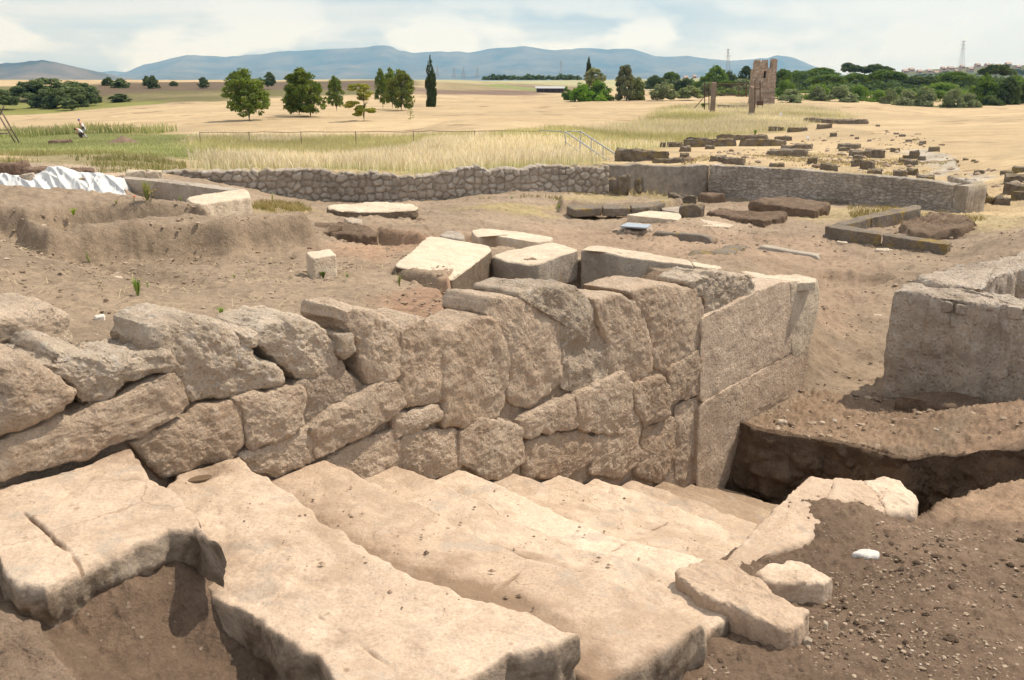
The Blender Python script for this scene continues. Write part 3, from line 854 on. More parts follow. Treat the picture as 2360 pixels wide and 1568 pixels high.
def slab_mesh(back, front, left, right, z, thick, nu=150, nv=70, r=0.03, rag=0.012, seed=0, wear=None, grooves=(), round_front=None, dirt0=-.05, dirtk=1.0, dstrip=1.0):
    """a flat worn slab: four border polylines given as (s, n); rounded and chipped rim, ragged sides"""
    pb = np.array(back, float); pf = np.array(front, float); pl = np.array(left, float); pr = np.array(right, float)
    S = coons(pb, pf, pl, pr, nu, nv)             # nv x nu x 2  in (s,n)
    X = S.reshape(-1, 2)
    xyz = np.array([sn(a[0], a[1]) for a in X]); P = np.c_[xyz, np.zeros(len(X))]
    Zt = np.full(len(X), z)
    Zt += 0.010 * fbm(P * 2.6 + seed, 4) + 0.006 * fbm(P * 14 + seed * 2, 4)
    Zt -= 0.010 * np.clip(fbm(P * 9 + seed * 5 + 70, 3) - .22, 0, 1) * 2
    if wear is not None: Zt -= wear(X[:, 0], X[:, 1])
    # ragged edges
    def dmin_to(B):
        out = np.full(len(X), 9.0)
        for i in range(len(B) - 1):
            a = B[i]; e = B[i + 1] - a; L = e @ e + 1e-12
            t = np.clip(((X - a) @ e) / L, 0, 1)
            out = np.minimum(out, np.linalg.norm(X - a - t[:, None] * e, axis=1))
        return out
    D4 = [dmin_to(B) for B in (S[0], S[-1], S[:, 0], S[:, -1])]
    dm = np.minimum.reduce(D4); fall = np.exp(-dm / .05)[:, None]
    xyz = xyz + rag * fall * np.c_[fbm(P * 8 + seed * 4, 3, .5), fbm(P * 8 + 60 + seed * 4, 3, .5)] * 1.3
    dirt = np.clip(.95 - (D4[0] / .40) ** 1.5 * .85, 0, 1) * (1 - .6 * np.clip(dirtk - 1, 0, 1)) * (dstrip) + .55 * fbm(P * 1.9 + seed * 3, 4) + .40 * fbm(P * 5 + seed, 4) + dirt0 + .45 * np.clip(1 - D4[2] / .5, 0, 1) * np.clip(1 - D4[0] / .4, 0, 1)  # soil at tread backs, plus shade painted in there and beside the wall
    weather_shade = np.clip(1.0 - dm / .035, 0, 1) * .62 + .25 * fbm(P * 4 + seed * 7, 3) - .12
    for (a, b, dep, wd) in grooves:
        a = np.array(a); b = np.array(b); e = b - a; t = np.clip(((X - a) @ e) / (e @ e), 0, 1)
        d = np.linalg.norm(X - a - t[:, None] * e, axis=1) + 0.006 * fbm(P * 16 + 4, 3)
        g = np.exp(-(np.maximum(d, 0) / wd) ** 2) * np.clip(.6 + 1.2 * fbm(P * 5 + 77, 3), .05, 1.1); Zt -= dep * g; dirt = dirt + 1.2 * g
    rf = round_front if round_front is not None else r
    rj = 1.15 + 1.9 * fbm(P * 10 + seed * 9, 4, .62)
    for kk, rr_ in ((0, r), (1, rf), (2, r), (3, r)):
        d = D4[kk]; q = np.clip(d / (rr_ * np.clip(rj, .25, 2.8)), 0, 1)
        Zt -= rr_ * np.clip(rj, .25, 2.8) * (1 - np.sqrt(np.maximum(0, 1 - (1 - q) ** 2))) * (0.9)
    G = np.c_[xyz, Zt].reshape(nv, nu, 3)
    # rim loop
    loop = np.vstack([G[0, :-1], G[:-1, -1], G[-1, :0:-1], G[:0:-1, 0]])
    c = loop.mean(0); out = loop - c; out[:, 2] = 0; out /= np.maximum(np.linalg.norm(out, axis=1, keepdims=True), 1e-6)
    M_ = len(loop); V = [G.reshape(-1, 3)]; base = nv * nu; CC = [np.c_[dirt, weather_shade, 0 * dirt]]
    # indices of the rim in G
    gi = np.arange(nv * nu).reshape(nv, nu)
    ring0 = np.r_[gi[0, :-1], gi[:-1, -1], gi[-1, :0:-1], gi[:0:-1, 0]]
    rings = [ring0]; nr = 16
    for j in range(1, nr + 1):
        t = j / nr
        L = loop.copy(); L[:, 2] = loop[:, 2] * (1 - t) + (z - thick) * t - 0.0
        nn = fbm(L * 7 + seed * 11, 6, 0.62)
        on = min(1, t * 2.2); L += out * (on * rag * 1.8 * nn + .016 * math.sin(math.pi * min(t * 1.3, 1)) - rag * .4 * t - on * .024 * np.abs(fbm(L * 11 + seed, 4, .6)))[:, None]
        rings.append(base + np.arange(M_)); V.append(L); base += M_; CC.append(np.c_[.25 + .5 * t + .3 * nn, np.clip(.45 + t * 3, 0, .85) + .35 * nn, 0 * nn])  # broken sides with shade put into the colour, darker downwards
    Fs = [grid_faces(nv, nu)]
    for j in range(nr):
        a, b = rings[j], rings[j + 1]
        Fs.append(np.stack([a, np.roll(a, -1), np.roll(b, -1), b], 1))
    V = np.vstack(V)
    f0 = Fs[0][len(Fs[0]) // 2]
    if np.cross(V[f0[1]] - V[f0[0]], V[f0[2]] - V[f0[0]])[2] < 0: Fs[0] = Fs[0][:, ::-1]
    for j in range(1, len(Fs)):
        nrm_ = np.cross(V[Fs[j][:, 2]] - V[Fs[j][:, 0]], V[Fs[j][:, 3]] - V[Fs[j][:, 1]])
        if np.sum(nrm_ * out) < 0: Fs[j] = Fs[j][:, ::-1]
    Fa = np.vstack(Fs)
    return V, Fa, np.clip(np.vstack(CC), 0, 1)


stair = empty('stone_staircase', sn(0, 0) + (-0.3,), 'worn tan stone staircase going down from the foreground along the block wall', 'staircase')


def add_slab(name, *a, mat='slab', label=None, **k):
    V, Fq, cc = slab_mesh(*a, **k)
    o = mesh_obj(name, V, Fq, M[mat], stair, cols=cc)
    if label: o['label'] = label
    return o


def isn(px, py, z):
    p = inv(px, py, z); dx, dy = p[0] - O0[0], p[1] - O0[1]
    return (dx * WV[0] + dy * WV[1], dx * NV[0] + dy * NV[1])


def pts(L, z): return [isn(px, py, z) for px, py in L]


# top slab: broken end towards the camera
add_slab('step', pts([(-60, 1135), (20, 1118), (120, 1095), (300, 1033)], 0), pts([(30, 1345), (100, 1352), (250, 1275), (380, 1222), (450, 1212), (505, 1250)], 0),
         pts([(-60, 1135), (-40, 1240), (30, 1345)], 0), pts([(300, 1033), (350, 1095), (400, 1140), (445, 1185), (488, 1225), (505, 1250)], 0),
         0.0, 0.185, seed=1, dstrip=.35, r=0.014, rag=0.022, nu=170, nv=120, round_front=0.022,
         grooves=[(isn(22, 1150, 0), isn(165, 1275, 0), 0.020, 0.007), (isn(165, 1275, 0), isn(190, 1330, 0), 0.008, 0.006)], label='topmost slab, broken off towards the viewer with a dark ragged end')
# second tread with the ragged left edge above the soil pocket
z1 = -RISE


_hs, _hn = isn(458, 1098, z1)
def wear1(s, n): return .035 * np.exp(-(((s - _hs) / .075) ** 2 + ((n - _hn) / .06) ** 2) ** 1.5) + 0.02 * np.exp(-((n - 1.2) / .4) ** 2) + 0.045 * np.exp(-(((n - 1.25) / .35) ** 2)) * sstep(.30, .53, s)
add_slab('step', [isn(400, 1095, z1)] + [(-0.16, 0.4), (-0.21, 0.80), (-0.245, 1.03), (-0.225, 1.14)] + pts([(600, 1412), (642, 1457), (720, 1505), (780, 1580), (830, 1640)], z1),
         pts([(548, 1052), (600, 1085), (720, 1165), (830, 1235), (930, 1300), (1040, 1345), (1150, 1390), (1270, 1432), (1328, 1462)], z1),
         [isn(400, 1095, z1), isn(480, 1072, z1), isn(548, 1052, z1)],
         pts([(830, 1640), (1010, 1585), (1180, 1515), (1290, 1480), (1328, 1462)], z1),
         z1, 0.30, dstrip=.4, seed=2, r=0.014, rag=0.025, nu=260, nv=120, round_front=0.026, wear=wear1,
         grooves=[(isn(735, 1412, z1), isn(905, 1537, z1), 0.014, 0.006)], label='broad second tread with a ragged edge above the soil pocket')
nends = {2: 2.36, 3: 2.30, 4: 2.2, 5: 1.95, 6: 1.9}
for i in range(2, 12):
    zi = -RISE * i; s0 = TREAD * (i - 1) - .06; s1 = TREAD * i
    ne = nends.get(i, 1.85)
    rg = np.random.default_rng(100 + i)
    nn = np.linspace(-.04, ne, 14)
    wob = rg.normal(0, .010, 14); wob[0] = 0
    cpos = 1.15 + .1 * math.sin(i)
    dip = -0.018 * np.exp(-((nn - cpos) / .45) ** 2) * (1 if i < 7 else .5)
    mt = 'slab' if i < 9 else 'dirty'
    front = [(s1 + wb + dp, a) for a, wb, dp in zip(nn, wob, dip)]
    back_ = [(s0, a) for a in nn]
    ww = 0.045 if i < 8 else 0.02

    def wear(s, n, s1=s1, cpos=cpos, ww=ww):
        return ww * np.exp(-((n - cpos) / .5) ** 2) * sstep(s1 - .42, s1, s) + 0.012 * np.exp(-((n - cpos) / .6) ** 2)
    gr = []
    if i == 3: gr = [((s0 + .10, 1.02), (s0 + .30, 1.45), 0.02, 0.012)]
    if i == 4: gr = [((s0, 1.35), (s1, 1.32), 0.014, 0.008)]
    if i == 2: gr = [((s0 + .05, 1.62), (s0 + .4, 1.55), 0.010, 0.008)]
    if i == 6: gr = [((s0, .95), (s1, .97), 0.012, 0.008)]
    add_slab('step', back_, front, [(s0, -.04), (s1, -.04)], [(s0, ne - (.1 if i == 2 else 0)), ((s0 + s1) / 2, ne - .03), (s1 + wob[-1] + dip[-1], ne)],
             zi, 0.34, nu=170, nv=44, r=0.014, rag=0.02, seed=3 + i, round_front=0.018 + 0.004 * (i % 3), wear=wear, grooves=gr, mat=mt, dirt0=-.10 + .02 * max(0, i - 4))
# little water-filled hollow by the wall on the second tread
hw = inv(458, 1099, z1 - .026)
ang = np.linspace(0, 2 * math.pi, 40, endpoint=False)
rad = 1 + .18 * np.sin(3 * ang + 1) + .1 * np.sin(5 * ang)
ring = [np.array([hw[0] + .085 * rr_ * math.cos(a) + .0, hw[1] + .06 * rr_ * math.sin(a), hw[2] + .008]) for a, rr_ in zip(ang, rad)]
V, Fq = prism(ring, (0, 0, -.012), r=.003, amp=.0005, M=40, nin=6, nside=2)
o = mesh_obj('puddle', V, Fq, M['water']); tag(o, 'small muddy puddle in a hollow of the second step against the wall', 'puddle')

# ------------------------------------------------------------------ the wall of big blocks beside the stairs
wall = empty('block_wall', sn(3.5, -.3) + (-1.0,), 'rough wall of big irregular tan stone blocks beside the worn staircase', 'wall')


def wblock(px_pts, n=0.0, depth=0.45, mat='block', r=0.05, amp=0.022, seed=0, back=0.97, bulge=0.012, label=None, name='stone_block', lift=0.0, freq=7.0):
    loop = np.array([wallp(px, py, n) for px, py in px_pts])
    cc = loop.mean(0); rr_ = np.linalg.norm(loop - cc, axis=1, keepdims=True); loop = cc + (loop - cc) * (1 + np.minimum(0.030, .12 * rr_) / rr_)
    r = r * 0.55
    V, Fq = prism(loop, (-NV[0] * depth, -NV[1] * depth, lift), r=r, amp=amp, seed=seed, back=back, bulge=bulge, freq=freq, corner=0.08, M=170, nin=26)
    o = mesh_obj(name, V, Fq, M[mat], wall)
    if label: o['label'] = label
    return o


ROW = [
    # lower, dressed courses
    (dict(n=.0, r=.04), [(-30, 1035), (140, 962), (235, 935), (330, 890), (385, 862), (405, 862), (440, 935), (400, 968), (310, 1018), (150, 1068), (-30, 1122)]),
    (dict(n=-.02), [(312, 1020), (440, 957), (545, 922), (563, 960), (570, 1020), (542, 1052), (470, 1078), (385, 1104), (335, 1060)]),
    (dict(n=-.01), [(548, 922), (650, 897), (698, 895), (707, 985), (650, 1013), (585, 1028), (565, 960)]),
    (dict(n=-.03), [(560, 1055), (590, 1035), (725, 980), (732, 1060), (640, 1106), (575, 1085)]),
    (dict(n=.0), [(726, 985), (780, 940), (880, 887), (922, 880), (938, 940), (850, 1002), (740, 1058)]),
    (dict(n=-.03), [(736, 1068), (850, 1010), (912, 988), (918, 1070), (825, 1113), (748, 1090)]),
    (dict(n=-.02), [(915, 955), (1012, 930), (1020, 972), (950, 1002), (917, 1013)]),
    (dict(n=-.03), [(918, 1022), (960, 997), (1055, 995), (1065, 1060), (1060, 1082), (985, 1113), (920, 1078)]),
    (dict(n=.0), [(1068, 1000), (1120, 965), (1202, 985), (1212, 1060), (1150, 1114), (1065, 1072)]),
    (dict(n=.0, r=.03), [(1205, 968), (1328, 905), (1332, 985), (1215, 1012)]),
    (dict(n=.01), [(1333, 908), (1440, 865), (1456, 890), (1472, 955), (1484, 968), (1430, 1005), (1338, 992)]),
    (dict(n=-.03), [(1212, 1017), (1332, 995), (1366, 1010), (1370, 1060), (1300, 1106), (1212, 1100)]),
    (dict(n=-.02), [(1370, 1005), (1482, 968), (1478, 1060), (1440, 1100), (1368, 1098)]),
    (dict(n=-.0, r=.03), [(1460, 892), (1522, 868), (1546, 900), (1542, 960), (1490, 984), (1472, 950)]),
    (dict(n=-.03), [(1486, 988), (1552, 965), (1562, 1060), (1520, 1114), (1468, 1098)]),
    (dict(n=-.01, r=.03), [(1545, 850), (1617, 808), (1622, 908), (1550, 932)]),
    (dict(n=-.04, r=.03), [(1556, 938), (1622, 915), (1612, 1130), (1560, 1130)]),
    # big tall slabs at the far end
    (dict(n=.0, r=.02, mat='dressed', amp=.012, depth=.5), [(1620, 735), (1665, 715), (1720, 690), (1800, 652), (1828, 655), (1828, 812), (1720, 872), (1617, 930)]),
    (dict(n=.01, r=.02, mat='dressed', amp=.012, depth=.5), [(1615, 934), (1720, 876), (1832, 816), (1866, 795), (1852, 905), (1800, 935), (1715, 985), (1670, 1130), (1608, 1135)]),
    (dict(n=.012, r=.03, mat='pale', amp=.012, depth=.45, label='squared pale block at the end of the wall'), [(1824, 652), (1886, 648), (1888, 705), (1866, 795), (1842, 830), (1828, 812), (1826, 730)]),
    # standing blocks of the top course
    (dict(n=-.04, mat='boulder', depth=.5, r=.10, amp=.03), [(372, 806), (380, 762), (440, 738), (500, 748), (550, 774), (580, 800), (652, 862), (655, 882), (560, 915), (452, 930), (410, 880), (384, 850)]),
    (dict(n=-.04, mat='boulder', depth=.45, r=.09, amp=.03), [(588, 786), (640, 744), (710, 744), (745, 756), (780, 794), (785, 850), (740, 875), (690, 885), (655, 850), (596, 800)]),
    (dict(n=-.03, mat='boulder', depth=.2, r=.02, amp=.008), [(778, 775), (815, 771), (822, 810), (795, 830), (780, 815)]),
    (dict(n=-.03, depth=.4, r=.07), [(790, 745), (798, 718), (830, 712), (890, 730), (920, 755), (928, 800), (927, 860), (905, 885), (850, 885), (835, 850), (820, 790)]),
    (dict(n=-.03, depth=.4, r=.06), [(928, 762), (978, 738), (1010, 755), (1031, 780), (1031, 840), (1024, 920), (970, 932), (930, 925), (928, 840)]),
    (dict(n=-.02, depth=.35, r=.05, label='tall upright block pitted all over with tool marks'), [(1030, 768), (1070, 757), (1110, 736), (1142, 752), (1168, 800), (1172, 850), (1165, 935), (1140, 965), (1080, 985), (1028, 975), (1030, 860)]),
    (dict(n=-.04, depth=.45, r=.06), [(1122, 728), (1136, 688), (1200, 692), (1270, 705), (1293, 730), (1297, 850), (1285, 895), (1220, 938), (1172, 930), (1174, 820), (1145, 752)]),
    (dict(n=-.045, mat='boulder', depth=.45, r=.07, amp=.035, label='rugged grey boulder set between the upright blocks'), [(1197, 688), (1240, 658), (1330, 668), (1370, 690), (1382, 740), (1402, 805), (1404, 860), (1370, 885), (1310, 900), (1297, 850), (1292, 725)]),
    (dict(n=-.03, depth=.4, r=.06), [(1370, 692), (1430, 682), (1470, 705), (1496, 750), (1510, 850), (1470, 884), (1405, 865), (1404, 800), (1384, 740)]),
    (dict(n=-.03, depth=.5, r=.06), [(1448, 672), (1530, 658), (1600, 665), (1620, 690), (1622, 750), (1605, 820), (1545, 855), (1512, 845), (1500, 750), (1475, 710)]),
    (dict(n=-.04, mat='boulder', depth=.4, r=.06, amp=.04), [(1595, 655), (1640, 625), (1730, 635), (1742, 680), (1690, 712), (1640, 735), (1620, 690)]),
    (dict(n=-.05, mat='boulder', depth=.15, r=.02, amp=.01), [(1612, 655), (1632, 648), (1655, 662), (1652, 690), (1628, 697)]),
    # heavy left end
    (dict(n=.02, depth=.5, r=.10, amp=.02), [(-30, 826), (60, 820), (95, 845), (150, 878), (182, 905), (150, 945), (70, 985), (-30, 1015)]),
    (dict(n=-.04, mat='boulder', depth=.45, r=.06, amp=.045), [(95, 842), (150, 812), (200, 824), (290, 824), (372, 818), (398, 852), (330, 872), (240, 918), (190, 940), (178, 892)]),
    (dict(n=-.50, depth=.5, r=.09, amp=.018, label='reddish flat-topped block lying behind the others'), [(-40, 745), (60, 716), (120, 712), (163, 735), (172, 790), (145, 815), (60, 828), (-40, 812)]),
    # packing stones
    (dict(n=-.06, depth=.25, r=.02, amp=.02, mat='joint'), [(690, 890), (780, 835), (832, 885), (833, 905), (725, 978), (705, 965)]),
    (dict(n=-.05, depth=.25, r=.03, amp=.02, mat='boulder'), [(548, 765), (590, 770), (592, 800), (565, 800)]),
    (dict(n=-.05, depth=.2, r=.02, amp=.012, mat='boulder'), [(1296, 850), (1400, 862), (1404, 880), (1330, 905), (1300, 895)]),
    (dict(n=-.06, depth=.2, r=.03, amp=.02), [(1440, 866), (1512, 850), (1545, 858), (1520, 872), (1460, 892)]),
]
for q, (kw, px) in enumerate(ROW): wblock(px, seed=q + 1, **kw)
_pz = wallp(1850, 650, .012)[2]
V, Fq = prism([inv(px, py, _pz + .015) for px, py in [(1796, 640), (1834, 631), (1880, 641), (1882, 650), (1832, 653)]], (0, 0, -.10), r=.012, amp=.006, seed=44, M=90, corner=.06)
mesh_obj('cap_stone', V, Fq, M['pale'], wall)['label'] = 'flat pale cap stone on the end pier'
# earthen core behind and between the blocks
core = [sn(-1.6, 0), sn(8.0, 0)]
ns = 200; prof = []
topz = [(-1.6, .12), (-.6, .12), (.3, .1), (1.2, .0), (2.6, -.12), (3.6, -.25), (5.2, -.55), (6.4, -.72), (7.6, -.78), (8.0, -.9)]
ss = np.linspace(-1.6, 7.95, ns); tz = np.interp(ss, [a for a, b in topz], [b for a, b in topz])
rows = []
for (n_, f) in ((-.55, 0), (-.55, .5), (-.5, 1), (-.3, 1.03), (-.14, 1), (-.10, .93), (-.085, .8), (-.075, .6), (-.065, .4), (-.06, .2), (-.06, 0)):
    z0 = np.maximum(-RISE * ss / TREAD - .45, -2.8)
    zz = z0 + (tz - z0) * min(f, 1) + (0.02 if f > 1 else 0)
    rows.append(np.stack([O0[0] + WV[0] * ss + NV[0] * n_, O0[1] + WV[1] * ss + NV[1] * n_, zz], 1))
G = np.stack(rows); n = grid_normals(G, False); Q = G.reshape(-1, 3)
Q = Q + n.reshape(-1, 3) * (0.03 * fbm(Q * 8, 4))[:, None]
mesh_obj('earth_core', Q, grid_faces(len(rows), ns), M['joint'], wall)


# ------------------------------------------------------------------ free blocks
def block(name, loop, ext, mat, label, cat, seed=0, parent=None, group=None, side=None, **kw):
    V, Fq = prism(loop, ext, seed=seed, **kw)
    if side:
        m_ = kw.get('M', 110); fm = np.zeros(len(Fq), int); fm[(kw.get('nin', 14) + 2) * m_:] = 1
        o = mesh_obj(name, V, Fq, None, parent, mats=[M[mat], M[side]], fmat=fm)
    else: o = mesh_obj(name, V, Fq, M[mat], parent)
    if parent is None: tag(o, label, cat, group)
    elif label: o['label'] = label
    return o


def top(L, z):  # pixel outline lying at height z, or each with its own
    return [inv(p[0], p[1], p[2] if len(p) > 2 else z) for p in L]


# kerb of the stairs, right side
block('parapet_stone', top([(1655, 1312), (1690, 1272), (1745, 1205), (1800, 1150), (1862, 1094), (1928, 1098), (1914, 1150), (1902, 1195), (1860, 1250), (1790, 1270), (1740, 1296), (1690, 1318)], -.95), (0, 0, -.9),
      'slab', 'long pale kerb stone climbing along the right side of the lower steps', 'stone', seed=60, r=.04, amp=.022, M=160, corner=.10)
block('parapet_stone', top([(1912, 1097), (1995, 1100), (2040, 1138), (2046, 1180), (2010, 1170), (1975, 1154), (1900, 1160), (1908, 1125)], -.955), (0, 0, -.8),
      'slab', 'bent middle kerb stone joining the long one to the rounded one', 'stone', seed=67, r=.04, amp=.02, M=130, corner=.10)
block('parapet_stone', top([(1978, 1102), (2030, 1090), (2095, 1112), (2126, 1140), (2118, 1180), (2060, 1178), (2035, 1180), (2020, 1142)], -.985), (0, 0, -.8),
      'slab', 'rounded pale stone at the far end of the right kerb above the trench', 'stone', seed=61, r=.06, amp=.025)
block('broken_block', top([(1556, 1328), (1562, 1308), (1610, 1290), (1690, 1288), (1735, 1318), (1790, 1358), (1863, 1408), (1858, 1428), (1800, 1450), (1735, 1428), (1650, 1380), (1590, 1350)], -.58), (0, 0, -.42),
      'slab', 'angular pale broken block lying at the right end of the upper steps', 'stone', seed=62, r=.018, amp=.022, M=170, corner=.05)
block('broken_block', top([(1522, 1408), (1558, 1340), (1640, 1370), (1735, 1425), (1800, 1455), (1790, 1478), (1700, 1452), (1600, 1438)], -.69), (0, 0, -.28),
      'slab', 'low jagged ledge in front of the angular broken block', 'stone', seed=63, r=.03, amp=.03, corner=.06)
block('broken_block', top([(1745, 1325), (1775, 1300), (1820, 1282), (1850, 1288), (1925, 1330), (1900, 1345), (1830, 1345), (1780, 1345)], -.76), (0, 0, -.35),
      'slab', 'small pointed pale stone half buried beside the angular broken block', 'stone', seed=64, r=.02, amp=.018, corner=.06)
block('loose_stone', top([(1955, 1275), (1985, 1262), (2025, 1270), (2022, 1282), (1990, 1280)], -.935), (0, 0, -.07), 'whitep', 'white knobbly stone lying on the dark soil at the right', 'stone', seed=65, r=.015, amp=.01, M=50, nin=8)
M['flint'] = stone_mat('white_stone', (.55, .52, .47), (.68, .65, .6), (.75, .73, .7), (.4, .35, .3), .4, .3, .5, 1.0, .1, .2)
bpy.data.objects['loose_stone'].data.materials[0] = M['flint']
block('earth_clod', top([(-40, 1395), (60, 1400), (95, 1430), (115, 1480), (150, 1530), (210, 1600), (-40, 1620)], -.02), (0, 0, -.3), 'earth', 'light crusted lump of earth in the bottom left corner', 'earth', seed=66, r=.08, amp=.03)
bpy.data.objects['earth_clod'].data.materials[0] = stone_mat('dry_crust', (.30, .21, .145), (.37, .27, .19), (.43, .33, .25), (.2, .135, .09), .4, .4, .9, 1.2, .05, .4)

# crumbling earth face of the trench
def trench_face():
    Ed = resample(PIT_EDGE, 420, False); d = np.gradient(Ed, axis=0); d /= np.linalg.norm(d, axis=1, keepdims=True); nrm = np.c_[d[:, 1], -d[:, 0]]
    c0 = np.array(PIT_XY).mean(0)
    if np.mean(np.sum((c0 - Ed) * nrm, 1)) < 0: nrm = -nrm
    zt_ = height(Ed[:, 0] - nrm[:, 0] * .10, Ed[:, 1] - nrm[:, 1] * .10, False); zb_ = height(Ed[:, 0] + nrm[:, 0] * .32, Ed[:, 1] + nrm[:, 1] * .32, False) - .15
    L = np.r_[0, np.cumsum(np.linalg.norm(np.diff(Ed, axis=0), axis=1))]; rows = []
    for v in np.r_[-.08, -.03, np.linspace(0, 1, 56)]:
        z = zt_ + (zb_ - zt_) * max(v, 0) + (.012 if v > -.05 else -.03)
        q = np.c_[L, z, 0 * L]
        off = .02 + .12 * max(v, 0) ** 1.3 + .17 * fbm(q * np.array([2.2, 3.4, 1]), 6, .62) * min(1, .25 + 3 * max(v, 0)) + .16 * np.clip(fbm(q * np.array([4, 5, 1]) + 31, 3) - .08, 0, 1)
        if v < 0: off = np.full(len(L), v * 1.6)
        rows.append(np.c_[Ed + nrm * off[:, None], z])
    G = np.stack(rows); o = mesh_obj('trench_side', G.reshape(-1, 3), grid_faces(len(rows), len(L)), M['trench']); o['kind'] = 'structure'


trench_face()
# the concrete-faced wall on the right, a thick L with a hollow behind
rw = empty('masonry_wall', inv(2300, 900, -1.9), 'thick broken stub of grey mortared masonry at the right edge above the trench', 'wall')
zt = -.62


def rwb(L, z, dz, seed, label=None, name='masonry_body', mat='concrete', **kw):
    return block(name, top(L, z), (0, 0, dz), mat, label, None, seed=seed, parent=rw, **kw)


rwb([(2066, 672), (2080, 652), (2105, 642), (2138, 650), (2190, 663), (2266, 667), (2360, 677), (2520, 700), (2520, 745), (2360, 708), (2306, 700), (2239, 696), (2195, 687), (2121, 678)], zt, -1.36, 70, r=.05, amp=.05, M=260, corner=.07, nside=24, nin=10, freq=6.0, back=1.02)
rwb([(2108, 641), (2158, 623), (2199, 608), (2252, 604), (2296, 588), (2420, 574), (2420, 606), (2353, 620), (2293, 637), (2268, 662), (2190, 660), (2138, 648)], zt, -1.36, 74, r=.05, amp=.055, M=220, corner=.07, nside=16, nin=12, freq=6.0)
rwb([(2040, 905), (2160, 930), (2240, 945), (2420, 985), (2480, 960), (2200, 900)], -1.62, -.35, 71, 'projecting footing', 'wall_footing', 'earth', r=.06, amp=.03, M=120)
for q, (a, b, c_, d_) in enumerate([(2130, 690, 2195, 718), (2200, 700, 2235, 725), (2120, 722, 2188, 745), (2190, 735, 2230, 755), (2260, 720, 2300, 745), (2320, 705, 2358, 735)]):
    f = (inv(2121, 678, zt), inv(2360, 708, zt))
    dx, dy = f[1][0] - f[0][0], f[1][1] - f[0][1]; L = math.hypot(dx, dy); nx, ny = dy / L, -dx / L
    def face(px, py):
        dr = ray(px, py); t = ((f[0][0] + nx * .0) * nx + (f[0][1]) * ny) / (dr[0] * nx + dr[1] * ny); t *= 1
        return (dr[0] * t + nx * .0, dr[1] * t + ny * .0, H + dr[2] * t)
    loop = [face(a, b), face(c_, b + 6), face(c_, d_ + 4), face(a, d_)]
    block('facing_brick', loop, (-nx * .1, -ny * .1, 0), 'concrete', None, None, seed=80 + q, parent=rw, r=.012, amp=.006, M=50, nin=6, nside=3)

# ------------------------------------------------------------------ stones lying in the dig
def foot_box(name, outline, vi, foot, mat, label, cat, y=None, group=None, deep=0.12, zt=None, **kw):
    """block whose top outline is read off the picture; vertex vi stands above the ground point seen at foot"""
    if y is None: f = hit(foot[0], foot[1])
    else: f = at(foot[0], foot[1], y)
    z = at(outline[vi][0], outline[vi][1], f[1])[2] if zt is None else zt
    loop = [inv(px, py, z) for px, py in outline]
    return block(name, loop, (0, 0, -(z - f[2]) - deep), mat, label, cat, group=group, **kw)


foot_box('cube_stone', [(704, 581), (761, 573), (776, 587), (719, 596)], 3, (721, 643), 'pale', 'small squared cube of pale stone standing alone on the bare soil', 'stone', r=.012, amp=.006, corner=.06, seed=101)
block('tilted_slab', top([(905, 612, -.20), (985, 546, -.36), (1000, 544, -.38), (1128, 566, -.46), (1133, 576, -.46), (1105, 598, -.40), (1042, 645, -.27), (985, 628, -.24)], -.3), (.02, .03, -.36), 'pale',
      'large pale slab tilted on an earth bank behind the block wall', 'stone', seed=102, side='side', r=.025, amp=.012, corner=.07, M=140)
lw = empty('corner_wall', inv(1336, 600, -.6), 'corner of big pale squared blocks standing in a sunken pit behind the stair wall', 'wall')
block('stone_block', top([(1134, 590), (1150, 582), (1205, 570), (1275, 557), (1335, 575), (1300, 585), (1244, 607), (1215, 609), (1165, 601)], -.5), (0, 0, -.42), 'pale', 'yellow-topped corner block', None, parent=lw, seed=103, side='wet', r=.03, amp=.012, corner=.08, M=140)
block('stone_block', top([(1120, 655), (1150, 640), (1290, 605), (1336, 620), (1300, 635), (1220, 668), (1180, 668)], -.93), (0, 0, -.4), 'wet', None, None, parent=lw, seed=104, r=.03, amp=.012, corner=.08)
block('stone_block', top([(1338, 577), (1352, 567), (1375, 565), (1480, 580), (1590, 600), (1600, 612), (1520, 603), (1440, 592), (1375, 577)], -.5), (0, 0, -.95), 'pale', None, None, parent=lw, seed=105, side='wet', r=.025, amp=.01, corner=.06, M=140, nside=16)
block('stone_block', top([(1592, 602, -.52), (1660, 612, -.62), (1770, 634, -.74), (1750, 640, -.74), (1640, 622, -.6), (1600, 613, -.52)], -.6), (0, 0, -.4), 'pale', None, None, parent=lw, seed=106, r=.02, amp=.01, corner=.06)
block('fallen_slab', top([(1085, 532), (1110, 525), (1200, 533), (1275, 548), (1270, 554), (1238, 559), (1215, 556), (1130, 540), (1100, 548)], -.80), (0, 0, -.30), 'pale', 'long narrow pale slab lying on the soil behind the tilted slab', 'stone', seed=107, r=.02, amp=.012, corner=.07)
block('loose_block', top([(1010, 540), (1030, 531), (1062, 533), (1072, 549), (1050, 550), (1018, 545)], -.72), (0, 0, -.25), 'wet', 'small grey block between the tilted slab and the narrow slab', 'stone', seed=108, r=.03, amp=.015)
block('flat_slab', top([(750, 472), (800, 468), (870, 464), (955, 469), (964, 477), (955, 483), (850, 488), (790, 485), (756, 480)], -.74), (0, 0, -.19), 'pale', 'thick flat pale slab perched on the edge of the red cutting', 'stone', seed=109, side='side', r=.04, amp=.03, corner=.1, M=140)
block('earth_bank', top([(762, 490), (850, 494), (955, 492), (988, 503), (984, 514), (930, 514), (880, 506), (800, 500)], -.92), (0, 0, -.45), 'earth', 'dark cut bank of earth under the thick flat pale slab', 'earth', seed=143, r=.08, amp=.07, corner=.08, M=150)
